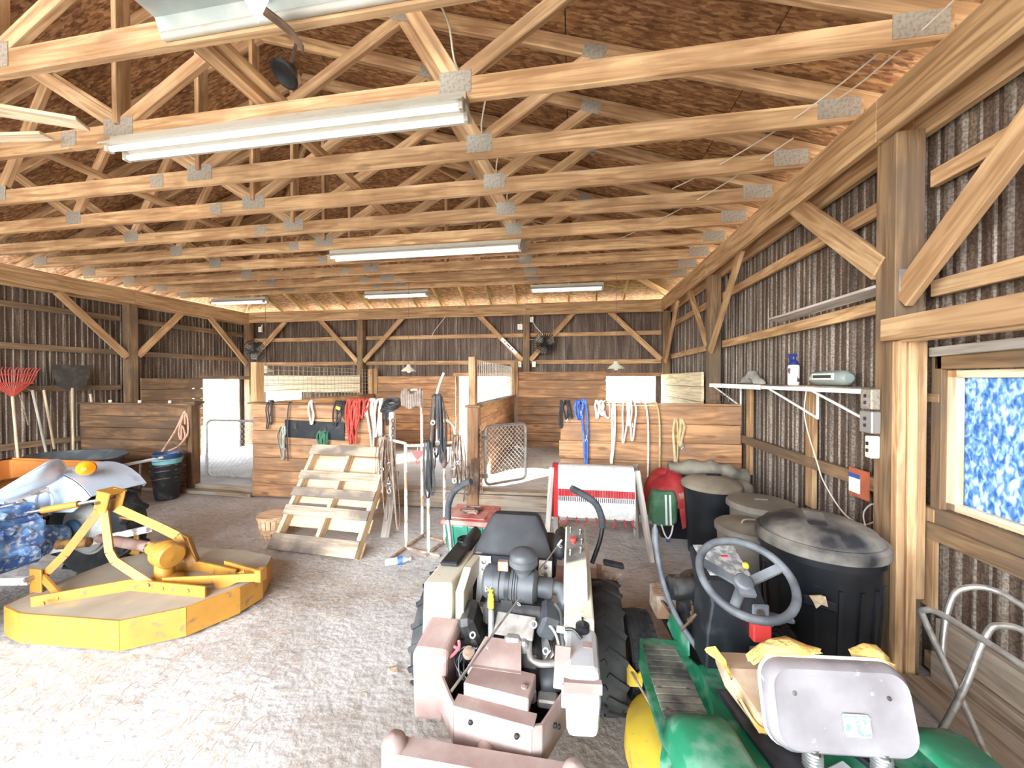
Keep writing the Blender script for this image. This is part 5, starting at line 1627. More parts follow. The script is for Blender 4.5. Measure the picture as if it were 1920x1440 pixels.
bar('deck_rail', [(-3.42, 1.86, 0.225), (-3.02, 2.12, 0.235), (-2.42, 2.13, 0.235)], 0.012, 0.075)
bar('deck_rail', [(-2.98, 2.36, 0.235), (-2.80, 2.42, 0.235), (-2.42, 2.36, 0.235)], 0.012, 0.07)
bar('tail_tongue', [(-2.80, 2.16, 0.255), (-2.19, 2.31, 0.26)], 0.012, 0.055)
bar('tail_tongue', [(-2.60, 2.44, 0.255), (-2.19, 2.34, 0.26)], 0.012, 0.055)
MB().rbox(K((-2.185, 2.325, 0.27)), (0.05, 0.06, 0.085), 0.004).build('tail_clevis', M['yellow'], cu)
bar('tail_brace', [(-2.46, 2.24, 0.20), (-2.36, 2.28, 0.245), (-2.30, 2.32, 0.27)], 0.012, 0.06)
# A-frame: flat bars bent down to the deck
top = (-3.36, 2.23, 0.745)
bar('mast_bar', [(-3.40, 2.20, 0.70), (-3.52, 2.08, 0.42), (-3.60, 2.02, 0.30)], 0.05, 0.014, up=(0.8, -0.6, 0.3))
bar('mast_foot', [(-3.62, 2.02, 0.30), (-3.30, 1.94, 0.21)], 0.05, 0.014, up=(0.3, -1, 0))
bar('mast_bar', [(-3.37, 2.21, 0.71), (-3.22, 2.14, 0.44), (-3.16, 2.13, 0.385), (-2.86, 2.13, 0.245)], 0.05, 0.014, up=(0.3, -0.9, 0.3))
bar('mast_bar', [(-3.33, 2.26, 0.70), (-3.02, 2.32, 0.55), (-2.93, 2.36, 0.48), (-2.84, 2.40, 0.25)], 0.055, 0.014, up=(0.3, -0.8, 0.6))
bar('mast_bar', [(-3.36, 2.30, 0.62), (-3.18, 2.45, 0.52), (-3.05, 2.55, 0.38), (-2.98, 2.56, 0.20)], 0.03, 0.012)
g = MB(); g.rbox(K((-3.375, 2.20, 0.755)), (0.10, 0.014, 0.16), 0.004, rot=(0, 0.25, 0.1)); g.rbox(K((-3.355, 2.28, 0.755)), (0.10, 0.014, 0.16), 0.004, rot=(0, 0.25, 0.1)); g.build('mast_clevis', M['yellow'], cu)
MB().rbox(K((-3.36, 2.25, 0.83)), (0.13, 0.11, 0.014), 0.004, rot=(0, 0.15, 0)).build('mast_cap', M['yellow'], cu)
MB().tube([K((-3.39, 2.17, 0.76)), K((-3.36, 2.32, 0.77))], 0.012, 10).build('hitch_pin', M['steel'], cu, True)
# lift lugs
for y in (2.0, 2.58):
    g = MB(); g.rbox(K((-3.63, y, 0.27)), (0.10, 0.014, 0.17), 0.004); g.build('lift_lug', M['yellow'], cu)
    MB().tube([K((-3.64, y - 0.05, 0.30)), K((-3.64, y + 0.05, 0.30))], 0.014, 10).build('lift_pin', M['steel'], cu, True)
# gearbox
g = MB(); g.lathe([(0.04, 0.0), (0.085, 0.01), (0.09, 0.05), (0.075, 0.06), (0.075, 0.075), (0.088, 0.08), (0.088, 0.13), (0.075, 0.142), (0.025, 0.145), (0, 0.15)], K((-2.95, 2.27, 0.40)), (1, -0.25, -0.05), 26); g.build('gearbox', M['yellow'], cu, 35)
g = MB(); g.lathe([(0.11, 0), (0.11, 0.02), (0.06, 0.05), (0.055, 0.14)], K((-2.90, 2.25, 0.20)), n=20); g.build('gearbox_base', M['yellow'], cu, 35)
g = MB(); g.lathe([(0.045, 0), (0.045, 0.05), (0.030, 0.06), (0.030, 0.10)], K((-3.06, 2.29, 0.41)), (1, -0.25, -0.05), 16); g.build('input_yoke', M['yellow'], cu, True)
# driveline to the tractor
g = MB(); g.tube([K((-3.10, 2.30, 0.41)), K((-3.46, 2.33, 0.42))], 0.038, 14); g.tube([K((-3.44, 2.33, 0.42)), K((-3.62, 2.34, 0.425))], 0.03, 12); g.build('driveline', M['driveline'], cu, True)
g = MB(); g.torus(K((-3.08, 2.30, 0.41)), 0.035, 0.012, (0.2, 1, 0.2), 14, 8); g.torus(K((-3.08, 2.30, 0.41)), 0.035, 0.012, (0.2, 0.2, 1), 14, 8); g.build('universal_joint', M['driveline'], cu, True)
for i in (1, 3): pass
for p in ((-3.33, 1.868, 0.225), (-2.75, 2.122, 0.235), (-2.55, 2.124, 0.235), (-2.86, 2.116, 0.25), (-3.32, 1.93, 0.225)):
    MB().lathe([(0.013, 0), (0.013, 0.01), (0, 0.014)], K(p), (0.1, -1, 0), 8).build('bolt', M['yellow'], cu)
# yellow ribbed shaft guard lying by the hitch
g = MB(); pr_ = []
for k in range(12): pr_ += [(0.022, k * 0.018), (0.036, k * 0.018 + 0.009)]
g.lathe(pr_, K((-3.86, 2.24, 0.40)), (1, 0.35, 0.02), 16); g.build('shaft_guard', M['rustwhite0'], cu, True)

# ================================================================= old blue and white compact tractor
M['blue'] = mat('chipped blue casting', (0.04, 0.12, 0.34), 0.5, 0, (0.16, 0.32, 0.58), 9, (0.42, 0.6), col3=(0.60, 0.63, 0.66), scale3=34, amt3=(0.50, 0.66))
M['bluew'] = mat('chalky pale blue enamel', (0.40, 0.48, 0.56), 0.5, 0, (0.50, 0.56, 0.62), 4, (0.4, 0.7), col3=(0.27, 0.33, 0.41), scale3=7, amt3=(0.62, 0.76))
M['greyrim'] = mat('dusty grey wheel rim', (0.52, 0.51, 0.47), 0.6, 0, (0.40, 0.37, 0.32), 7)
M['amber'] = mat('amber lens', (0.95, 0.22, 0.01), 0.25, 0, emit=((1, 0.2, 0.0), 0.25))
M['whitearm'] = mat('chipped white steel', (0.72, 0.71, 0.68), 0.5, 0.1, (0.30, 0.24, 0.20), 18, (0.52, 0.62))
tr = thing('farm_tractor', 'old blue and white compact tractor at the left edge, hitched to the yellow cutter', 'tractor', (-4.1, 2.05, 0))
def R_(p): return V(p) - tr.location


for y in (2.60, 1.42):
    tyre(tr, R_((-4.02, y, 0.40)), 0.40, 0.22, 0.21, M['rubber'], M['greyrim'], axis=(0, 1, 0), lugs=16)
g = MB(); g.lathe([(0.215, 0), (0.20, 0.015), (0.13, 0.03), (0.10, 0.01), (0.085, 0.01), (0.085, 0.06), (0, 0.06)], R_((-4.02, 2.50, 0.42)), (0, -1, 0), 30); g.build('wheel_disc', M['greyrim'], tr, 35)
MB().lathe([(0.09, 0), (0.09, 0.02), (0.07, 0.035), (0, 0.04)], R_((-4.02, 2.44, 0.42)), (0, -1, 0), 24).build('wheel_hub', mat('dark blue hub', (0.03, 0.08, 0.14), 0.5), tr, True)
MB().tube([R_((-4.02, 2.42, 0.42)), R_((-4.02, 1.60, 0.42))], 0.05, 14).build('axle', M['driveline'], tr, True)
# transmission housings
g = MB(); g.rbox(R_((-4.10, 2.03, 0.48)), (0.42, 0.34, 0.36), 0.03); g.build('transmission', M['blue'], tr)
g = MB(); g.rbox(R_((-4.05, 1.86, 0.43)), (0.26, 0.10, 0.26), 0.02); g.build('gear_cover', M['blue'], tr)
g = MB(); g.lathe([(0.12, 0), (0.13, 0.02), (0.10, 0.12), (0.07, 0.2)], R_((-4.02, 2.18, 0.42)), (0, 1, 0), 20); g.build('axle_housing', M['blue'], tr, True)
g = MB(); g.lathe([(0.13, 0), (0.14, 0.02), (0.11, 0.10), (0.08, 0.16)], R_((-4.02, 1.80, 0.42)), (0, -1, 0), 20); g.build('axle_housing', M['blue'], tr, True)
g = MB(); g.rbox(R_((-4.08, 2.04, 0.70)), (0.34, 0.26, 0.10), 0.02); g.build('lift_cover', M['blue'], tr)
for k in range(10):
    MB().lathe([(0.016, 0), (0.016, 0.014), (0, 0.018)], R_((-4.2 + 0.06 * (k % 5), 1.805, 0.36 + 0.12 * (k // 5))), (0, -1, 0), 8).build('bolt', M['whitearm'], tr)
g = MB(); g.rbox(R_((-3.865, 2.06, 0.52)), (0.05, 0.24, 0.22), 0.02); g.lathe([(0.035, 0), (0.035, 0.09)], R_((-3.86, 2.06, 0.44)), (1, 0, 0), 14); g.build('pto_housing', M['blue'], tr, 35)
g = MB(); g.rbox(R_((-4.70, 2.05, 0.58)), (0.80, 0.36, 0.30), 0.04); g.build('engine_block', M['blue'], tr)
g = MB(); g.rbox(R_((-5.2, 2.05, 0.85)), (0.9, 0.44, 0.34), 0.06); g.build('hood', M['bluew'], tr, 60)
for y in (2.45, 1.65): tyre(tr, R_((-5.45, y, 0.27)), 0.27, 0.14, 0.14, M['rubber'], M['greyrim'], axis=(0, 1, 0), lugs=14)
MB().beam(R_((-5.45, 2.4, 0.3)), R_((-5.45, 1.7, 0.3)), 0.08, 0.08).build('front_axle', M['blue'], tr)
# fenders: curved sheets over the wheels
for y0, y1 in ((2.32, 2.70), (1.30, 1.62)):
    g = MB(); rings = []
    for k in range(13):
        a = math.radians(42 + k * 10.5)
        rr = 0.53
        cx, cz = -4.05, 0.40
        p = lambda r, y: R_((cx + r * math.cos(a), y, cz + r * math.sin(a)))
        rings.append([p(rr, y0), p(rr, y1), p(rr - 0.05, y1 + 0.01), p(rr - 0.05, y1), p(rr - 0.012, y1 - 0.01), p(rr - 0.012, y0)])
    g.loft(rings); g.build('fender', M['bluew'], tr, 35)
# inner fender plate behind the seat on the far side
g = MB(); pts = [R_((-4.05 + 0.525 * math.cos(math.radians(a)), 2.32, 0.40 + 0.525 * math.sin(math.radians(a)))) for a in range(42, 166, 8)]
pts += [R_((-4.45, 2.32, 0.55)), R_((-4.10, 2.32, 0.60)), R_((-3.84, 2.32, 0.62))]
g.prism(pts, (0, 0.008, 0)); g.build('fender_side', M['bluew'], tr)
g = MB(); g.torus(R_((-4.0, 2.255, 0.72)), 0.08, 0.008, (0, 1, 0), 20, 6); g.build('fender_ring', M['bluew'], tr, True)
g = MB(); g.tube(bez([R_((-3.98, 2.20, 0.63)), R_((-3.93, 2.20, 0.66)), R_((-3.86, 2.20, 0.65))], 5), 0.008, 6); g.sphere(R_((-3.85, 2.20, 0.65)), 0.014, 8, 6); g.build('control_lever', M['black'], tr, True)
# turn lamp on the far fender
g = MB(); g.lathe([(0.05, 0), (0.055, 0.012), (0.045, 0.04), (0.022, 0.065), (0.015, 0.075), (0, 0.076)], R_((-3.80, 2.38, 0.95)), (0.75, -0.65, 0.1), 22); g.build('amber_lens', M['amber'], tr, 35)
MB().lathe([(0.056, -0.03), (0.058, 0), (0.050, 0.004)], R_((-3.80, 2.38, 0.95)), (0.75, -0.65, 0.1), 22).build('lamp_base', M['orange'], tr, True)
MB().beam(R_((-3.82, 2.40, 0.945)), R_((-3.98, 2.42, 0.92)), 0.03, 0.02).build('lamp_arm', M['rust'], tr)
# pan seat tipped on its mount, dished back seen from behind
def seat_ring(k_, x):
    al, bl_ = V((0, 0.90, 0.43)), V((0, -0.43, 0.90))
    out = []
    for i in range(28):
        t = 2 * PI * i / 28
        cx_, cy_ = math.cos(t), math.sin(t)
        u = math.copysign(abs(cx_) ** 0.8, cx_); v_ = math.copysign(abs(cy_) ** 0.75, cy_)
        wd = 0.082 * (0.85 + 0.25 * u)
        out.append(R_((x - 0.05 * u * u * k_, 2.155, 0.905)) + al * (0.205 * u * k_) + bl_ * (wd * v_ * k_))
    return out
g = MB(); g.loft([seat_ring(0.90, -3.935), seat_ring(1.0, -3.925), seat_ring(1.0, -3.905), seat_ring(0.93, -3.895), seat_ring(0.6, -3.885), seat_ring(0.2, -3.88)]); g.build('pan_seat', M['bluew'], tr, 50)
g = MB(); g.tube(seat_ring(1.0, -3.908), 0.008, 6, True); g.build('seat_rim', M['bluew'], tr, True)
g = MB(); g.beam(R_((-3.97, 2.02, 0.79)), R_((-3.95, 2.24, 0.82)), 0.06, 0.03); g.tube([R_((-4.0, 2.15, 0.76)), R_((-4.05, 2.10, 0.70))], 0.02, 10); g.build('seat_mount', M['whitearm'], tr)
# three-point arms
g = MB(); g.beam(R_((-3.95, 1.88, 0.68)), R_((-3.76, 1.88, 0.66)), 0.03, 0.04); g.beam(R_((-3.76, 1.88, 0.66)), R_((-3.83, 1.90, 0.36)), 0.022, 0.03); g.build('lift_arm', M['whitearm'], tr)
g = MB(); g.beam(R_((-4.0, 1.88, 0.30)), R_((-3.66, 1.98, 0.28)), 0.02, 0.05); g.build('draft_arm', M['whitearm'], tr)
g = MB(); g.beam(R_((-4.0, 2.22, 0.34)), R_((-3.50, 2.62, 0.40)), 0.02, 0.055); g.build('draft_arm', M['whitearm'], tr)
g = MB(); g.tube(bez([R_((-3.80, 1.84, 0.33)), R_((-3.82, 1.82, 0.26)), R_((-3.78, 1.82, 0.16))], 5), 0.012, 8); g.build('stay_hook', M['whitearm'], tr, True)
# top link
g = MB(); g.tube([R_((-3.84, 2.08, 0.70)), R_((-3.44, 2.22, 0.765))], 0.013, 8); g.build('link_screw', M['steel'], tr, True)
g = MB(); g.tube([R_((-3.76, 2.11, 0.713)), R_((-3.55, 2.18, 0.747))], 0.024, 12); g.build('link_body', M['yellow'], tr, True)
# levers and cable
g = MB().tube(bez([R_((-4.2, 1.90, 0.74)), R_((-4.0, 1.95, 0.75)), R_((-3.82, 2.0, 0.79))], 6), 0.005, 5); g.build('control_cable', M['galv'], tr)
g = MB()
for k in range(8):
    p = R_((-3.9 + rs.uniform(-.12, .08), 1.95 + rs.uniform(-.1, .15), 0.62 + rs.uniform(-.1, .12)))
    g.rbox(p, (0.06, 0.05, 0.05), 0.012, rot=(rs.random(), rs.random(), rs.random()))
g.build('valve_parts', M['blue'], tr)

# ---- orange tub behind the tractor and the grey wheelbarrow
M['tuborange'] = mat('faded orange plastic', (0.62, 0.24, 0.05), 0.6, 0, (0.50, 0.17, 0.04), 3)
ob = thing('utility_cart', 'faded orange tub cart behind the tractor seat', 'cart', (-5.75, 2.98, 0))
g = MB(); g.loft([[(-0.55, -0.32, 0.30), (0.42, -0.32, 0.30), (0.42, 0.32, 0.30), (-0.55, 0.32, 0.30)], [(-0.75, -0.42, 0.72), (0.58, -0.42, 0.72), (0.58, 0.42, 0.72), (-0.75, 0.42, 0.72)], [(-0.72, -0.39, 0.72), (0.55, -0.39, 0.72), (0.55, 0.39, 0.72), (-0.72, 0.39, 0.72)], [(-0.52, -0.29, 0.33), (0.39, -0.29, 0.33), (0.39, 0.29, 0.33), (-0.52, 0.29, 0.33)]]); g.build('tub', M['tuborange'], ob, bevel=0.02)
g = MB(); g.tube([(-0.75, -0.42, 0.72), (0.58, -0.42, 0.72), (0.58, 0.42, 0.72), (-0.75, 0.42, 0.72)], 0.016, 8, True); g.build('tub_rim', M['tuborange'], ob, True)
for y in (-0.36, 0.36): tyre(ob, (-0.1, y, 0.19), 0.19, 0.08, 0.09, M['rubber'], M['greyrim'], axis=(0, 1, 0))
MB().tube([(-0.1, -0.36, 0.19), (-0.1, 0.36, 0.19)], 0.015, 8).build('axle', M['steel'], ob)
MB().beam((-0.1, 0, 0.19), (-0.1, 0, 0.31), 0.3, 0.06).build('axle_mount', M['steel'], ob)

wb = thing('wheelbarrow', 'dark grey wheelbarrow with wooden handles, against the stall planks', 'wheelbarrow', (-6.45, 3.95, 0))
M['barrow'] = mat('dull grey steel tray', (0.09, 0.10, 0.105), 0.6, 0.2, (0.20, 0.20, 0.19), 4)
g = MB()
def oval(hx, hy, z, cx=0, n=24): return [(cx + hx * math.cos(2 * PI * k / n) * (1.0), hy * math.sin(2 * PI * k / n), z) for k in range(n)]
g.loft([oval(0.25, 0.18, 0.34, 0.02), oval(0.48, 0.30, 0.48), oval(0.62, 0.37, 0.66), oval(0.64, 0.385, 0.665), oval(0.64, 0.385, 0.645), oval(0.60, 0.35, 0.64), oval(0.46, 0.28, 0.48), oval(0.24, 0.17, 0.36, 0.02)]); g.build('tray', M['barrow'], wb, 40)
for s in (-1, 1):
    bw = board('handle', (-0.75, s * 0.10, 0.26), (0.98, s * 0.30, 0.60), 0.04, 0.04, M['grey'], wb)
    g = MB(); g.tube([(0.30, s * 0.24, 0.42), (0.48, s * 0.28, 0.02), (0.60, s * 0.28, 0.02), (0.62, s * 0.28, 0.50)], 0.013, 8); g.build('leg', M['driveline'], wb, True)
tyre(wb, (-0.72, 0, 0.18), 0.18, 0.09, 0.08, M['rubber'], M['greyrim'], axis=(0, 1, 0))
MB().beam((-0.72, -0.12, 0.18), (-0.72, 0.12, 0.18), 0.02, 0.02).build('axle', M['steel'], wb)

# ---- nested bucket stack with lead rope on the stall wall
M['bucketblack'] = mat('scuffed black bucket', (0.02, 0.021, 0.023), 0.5, 0, (0.10, 0.10, 0.10), 10, (0.52, 0.75))
M['bucketblue'] = mat('dark blue bucket', (0.02, 0.055, 0.14), 0.5, 0, (0.08, 0.13, 0.22), 6)
M['bucketteal'] = mat('pale teal bucket', (0.22, 0.48, 0.48), 0.5)
for k, (z, mm, lab) in enumerate(((0.0, 'bucketblack', 'black feed bucket at the bottom of the nested stack'), (0.10, 'bucketblack', 'black feed bucket second from the bottom of the nested stack'), (0.17, 'bucketblack', 'black feed bucket in the middle of the nested stack'), (0.24, 'bucketteal', 'pale teal feed bucket near the top of the nested stack'), (0.31, 'bucketblue', 'dark blue feed bucket topmost of the nested stack'))):
    b = thing('feed_bucket', lab, 'bucket', (-5.57, 4.36 + 0.004 * k, z), group='nested feed buckets')
    g = MB(); g.lathe([(0.120, 0.0), (0.125, 0.01), (0.160, 0.30), (0.170, 0.302), (0.170, 0.325), (0.157, 0.325), (0.118, 0.02), (0.0, 0.02)], n=28)
    g.build('bucket_body', M[mm], b, 35)
    g = MB()
    if k == 4: g.tube(bez([(-0.17, 0, 0.31), (-0.14, 0.02, 0.40), (0, 0.05, 0.45), (0.14, 0.02, 0.40), (0.17, 0, 0.31)], 6), 0.005, 6)
    else: g.tube(bez([(-0.172, 0, 0.31), (-0.12, -0.125, 0.315), (0, -0.177, 0.30), (0.12, -0.125, 0.315), (0.172, 0, 0.31)], 6), 0.005, 6)
    g.build('bail_handle', M['steel'], b, True)
M['ropetan'] = mat('faded orange rope', (0.50, 0.27, 0.17), 0.9, 0, (0.62, 0.40, 0.28), 40)
g = MB(); g.tube(bez([(-5.73, 4.42, 0.62), (-5.71, 4.60, 0.92), (-5.68, 4.68, 1.14), (-5.65, 4.69, 1.17), (-5.63, 4.67, 1.0), (-5.62, 4.66, 1.10), (-5.60, 4.66, 1.15), (-5.57, 4.66, 1.05), (-5.56, 4.64, 0.85), (-5.60, 4.55, 0.70), (-5.66, 4.45, 0.64)], 8), 0.013, 7)
g.tube(bez([(-5.67, 4.68, 1.13), (-5.68, 4.62, 0.9), (-5.62, 4.60, 0.78), (-5.64, 4.63, 0.98), (-5.60, 4.64, 0.82), (-5.62, 4.55, 0.68)], 7), 0.012, 7)
tag(g.build('coiled_rope', M['ropetan'], smooth=True), 'faded orange rope hanging above the nested buckets', 'rope')

# ---- tools leaning on the left wall
def tool(name, label, parts):
    t = thing(name, label, 'garden tool', parts[0][1])
    return t


M['redtine'] = mat('red plastic tines', (0.45, 0.06, 0.04), 0.6)
M['darksteel'] = mat('dark blade steel', (0.06, 0.055, 0.05), 0.6, 0.4, (0.12, 0.10, 0.085), 8)
def handle(t, p0, p1, r=0.016, m='handle', nm='handle'):
    L = (V(p1) - V(p0)).length
    o = MB().tube([(-L / 2, 0, 0), (L / 2, 0, 0)], r, 10).build(nm, M[m], t, True)
    a, y, z = frame_of(V(p1) - V(p0)); Mx = Matrix((a, y, z)).transposed().to_4x4(); Mx.translation = (V(p0) + V(p1)) / 2; o.matrix_world = Mx
    o.parent = t
    return o


t = thing('leaf_rake', 'red leaf rake leaning head-up on the left wall', 'rake', (-7.55, 4.0, 0))
handle(t, (0.05, 0.0, 0.02), (-0.12, 0.02, 1.42))
g = MB()
for k in range(17):
    u = -1 + 2 * k / 16
    g.tube([(-0.12, 0.02, 1.40), (-0.13, 0.02 + u * 0.20, 1.62), (-0.13, 0.02 + u * 0.26, 1.78), (-0.09, 0.02 + u * 0.265, 1.82)], 0.006, 5)
g.beam((-0.13, -0.19, 1.60), (-0.13, 0.23, 1.60), 0.012, 0.02); g.beam((-0.13, -0.23, 1.72), (-0.13, 0.27, 1.72), 0.010, 0.015); g.build('rake_head', M['redtine'], t)
t = thing('manure_fork', 'long fork with yellow wooden handle and black grip, leaning on the left wall', 'fork', (-7.6, 4.36, 0))
handle(t, (-0.02, 0.05, 0.62), (-0.12, 0.0, 1.50))
g = MB(); g.tube([(-0.02, 0.05, 0.62), (0.0, 0.06, 0.50), (0.02, 0.02, 0.42), (0.02, 0.12, 0.42), (0.0, 0.06, 0.50)], 0.014, 8); g.build('d_grip', M['black'], t, True)
g = MB()
for k in range(4): g.tube(bez([(-0.12, 0, 1.48), (-0.12, -0.10 + 0.066 * k, 1.56), (-0.12, -0.10 + 0.066 * k, 1.80)], 5), 0.006, 5)
g.build('tines', M['darksteel'], t, True)
t = thing('stable_shovel', 'wide black scoop shovel hanging head-up on the left wall', 'shovel', (-7.6, 4.66, 0))
handle(t, (0.0, -0.05, 0.55), (-0.12, 0.02, 1.52))
g = MB(); rings = []
for z, hw, d in ((1.48, 0.06, 0.0), (1.56, 0.17, 0.01), (1.70, 0.21, 0.015), (1.88, 0.23, 0.0)):
    rings.append([(-0.12 + d * (1 - u * u), 0.02 + u * hw, z) for u in [-1 + 2 * k / 8 for k in range(9)]] + [(-0.132 + d * (1 - u * u), 0.02 + u * hw, z) for u in [1 - 2 * k / 8 for k in range(9)]])
g.loft(rings); g.build('scoop', M['darksteel'], t, 40)
t = thing('garden_hoe', 'plain wooden-handled hoe standing beside the black scoop shovel', 'hoe', (-7.6, 4.90, 0))
handle(t, (0.0, 0.02, 0.52), (-0.12, 0.0, 1.42))
handle(t, (0.005, 0.021, 0.30), (0.0, 0.02, 0.53), 0.02, 'black', 'rubber_grip')
g = MB(); g.beam((-0.12, 0.0, 1.40), (-0.11, -0.0, 1.50), 0.02, 0.02); g.box((-0.07, 0.0, 1.50), (0.11, 0.13, 0.008)); g.build('hoe_blade', M['darksteel'], t)
t = thing('pole_tool', 'grey weathered pole tool leaning between the rake and the fork', 'tool', (-7.6, 4.26, 0))
handle(t, (0.06, 0.06, 0.30), (-0.12, -0.02, 1.50), 0.015, 'grey')
g = MB(); g.tube(bez([(-0.12, -0.02, 1.48), (-0.12, -0.10, 1.53), (-0.10, -0.16, 1.46), (-0.09, -0.13, 1.30), (-0.09, -0.08, 1.0)], 6), 0.008, 6); g.build('hooked_rod', M['rust'], t, True)

# ================================================================= pallet leaning on the stall front
pl = thing('wooden_pallet', 'wooden shipping pallet leaning against the stall front', 'pallet', (-2.38, 3.2, 0))
B0 = V((-2.865, 3.17, 0.02)); ux = (V((-1.935, 3.12, 0.02)) - B0).normalized(); up_ = V((-2.96, 3.78, 0.90)) - B0
PH = up_.length; uy = (up_ - ux * up_.dot(ux)).normalized(); un = ux.cross(uy).normalized()
if un.y > 0: un = -un                      # front normal points at the viewer
PW = 0.94
def pp(u, v, w): return B0 + ux * u + uy * v + un * w - pl.location


def pboard(name, u0, v0, u1, v1, w, wd, th, m, upv=None):
    return board(name, pp(u0, v0, w), pp(u1, v1, w), wd, th, M[m], pl, up=upv)


for u in (0.03, PW / 2, PW - 0.03): pboard('stringer', u, 0, u, PH, 0.0, 0.04, 0.09, 'palletfresh', un)
for v, h in ((0.07, 0.15), (0.37, 0.095), (0.555, 0.09), (0.735, 0.09), (PH - 0.055, 0.11)):
    board('front_slat', pp(0, v, 0.055), pp(PW, v, 0.055), 0.0 + h, 0.018, M['pallet'], pl, up=un)
for v, h in ((0.08, 0.14), (0.30, 0.13), (0.52, 0.10), (0.68, 0.10), (0.90, 0.18)):
    board('back_slat', pp(0, v, -0.055), pp(PW, v, -0.055), h, 0.018, M['palletfresh'], pl, up=un)
for x in (-2.0,):
    o = board('prop_board', (-1.93, 3.62, 0.01), (-1.98, 3.95, 0.62), 0.09, 0.03, M['grey'], None, up=(0, -1, 0.5)); tag(o, 'short grey prop board leaning behind the pallet', 'board')

# bushel basket
bk = thing('bushel_basket', 'small slatted wooden bushel basket beside the pallet foot', 'basket', (-3.09, 3.46, 0))
M['basket'] = wood('basket splint', (0.52, 0.30, 0.16), (0.72, 0.48, 0.28), tint=0.1, knots=0)
g = MB(); n = 18
for k in range(n):
    a0, a1 = 2 * PI * k / n + 0.02, 2 * PI * (k + 1) / n - 0.02
    q = []
    for r, z in ((0.10, 0.0), (0.135, 0.13), (0.145, 0.25)):
        q.append([(r * math.cos(a0), r * math.sin(a0), z), (r * math.cos(a1), r * math.sin(a1), z), ((r - 0.005) * math.cos(a1), (r - 0.005) * math.sin(a1), z), ((r - 0.005) * math.cos(a0), (r - 0.005) * math.sin(a0), z)])
    g.loft(q)
g.lathe([(0.10, 0.0), (0.10, 0.008), (0, 0.008)], n=18); g.build('splints', M['basket'], bk)
for z, r in ((0.22, 0.148), (0.09, 0.130)): MB().lathe([(r, z), (r + 0.005, z), (r + 0.008, z + 0.03), (r + 0.003, z + 0.03)], n=24).build('hoop', M['basket'], bk, True)
MB().tube(bez([(-0.15, -0.05, 0.22), (-0.17, -0.02, 0.27), (-0.17, 0.02, 0.27), (-0.15, 0.05, 0.22)], 5), 0.003, 5).build('wire_handle', M['galv'], bk)

# ================================================================= welded tack stand
ts = thing('tack_stand', 'rusty white welded pipe stand hung with leather bridles', 'rack', (-1.42, 3.4, 0))
M['rustwhite'] = mat('rust-worn white pipe', (0.74, 0.70, 0.63), 0.6, 0.1, (0.42, 0.24, 0.14), 14, (0.5, 0.62))
def TS(p): return V(p) - ts.location


posts = [(-1.607, 3.437, 0)[:2], (-1.349, 3.365, 0)[:2], (-1.578, 3.76, 0)[:2], (-1.282, 3.624, 0)[:2]]
for i, (x, y) in enumerate(posts):
    h = (1.02, 1.02, 1.53, 0.98)[i]
    MB().tube([TS((x, y, 0.0)), TS((x - 0.005, y, h))], 0.016, 10).build('upright_pipe', M['rustwhite'], ts, True)
for a, b in (((-1.66, 3.16), (-1.55, 3.82)), ((-1.61, 3.44), (-1.22, 3.33)), ((-1.58, 3.76), (-1.28, 3.63)), ((-1.36, 3.30), (-1.27, 3.72))):
    MB().beam(TS((a[0], a[1], 0.012)), TS((b[0], b[1], 0.012)), 0.025, 0.02).build('base_bar', M['rust'], ts)
for a, b, z in (((-1.61, 3.437), (-1.35, 3.365), 1.01), ((-1.61, 3.437), (-1.95, 3.60), 1.03), ((-1.35, 3.365), (-1.12, 3.50), 1.03), ((-1.58, 3.76), (-1.285, 3.624), 0.97)):
    MB().tube([TS((a[0], a[1], z)), TS((b[0], b[1], z + 0.02))], 0.014, 8).build('arm_bar', M['rustwhite'], ts, True)
MB().tube(bez([TS((-1.288, 3.624, 0.97)), TS((-1.33, 3.61, 1.28)), TS((-1.36, 3.61, 1.47)), TS((-1.33, 3.61, 1.60)), TS((-1.28, 3.60, 1.72))], 6), 0.013, 8).build('bent_hook', M['rustwhite'], ts, True)

def bridle(name, label, p, drop, n, spread, m, bits=True, seed=1, cat='bridle', w=0.010, dy=0.03):
    """bundle of hanging straps with rings, gathered at p"""
    r = random.Random(seed)
    t = thing(name, label, cat, p)
    g = MB()
    for k in range(n):
        u = (k / max(1, n - 1) - 0.5) * spread
        L = drop * r.uniform(0.72, 1.0)
        y0 = -0.012 - r.uniform(0, dy)
        x2 = u + r.uniform(-0.03, 0.03)
        g.tube(bez([(u * 0.4, 0.0, 0.015), (u * 0.7, y0, 0.0), (u, y0 - 0.01, -L * 0.4), (x2, y0, -L * 0.85), (x2 + 0.02, y0, -L), (x2 + 0.04, y0 + 0.005, -L * 0.85), (u + 0.03, y0 + 0.01, -L * 0.3), (u * 0.5 + 0.02, 0.005, 0.0)], 5), w, 6, flat=0.45)
    g.build('strap', m, t, True)
    if bits:
        g = MB()
        for k in range(max(3, n)):
            g.torus((r.uniform(-.5, .5) * spread, -0.035 - r.uniform(0, dy), -drop * r.uniform(0.35, 0.85)), 0.020, 0.0038, (r.uniform(-.4, .4), 1, r.uniform(-.4, .4)), 12, 5)
        for k in range(n // 2 + 1):
            p0 = V((r.uniform(-.5, .5) * spread, -0.04, -drop * r.uniform(0.4, 0.8)))
            g.tube([p0, p0 + V((r.uniform(-.03, .03), 0, -0.05))], 0.005, 5)
        g.build('bit_ring', M['galv'], t, True)
    return t


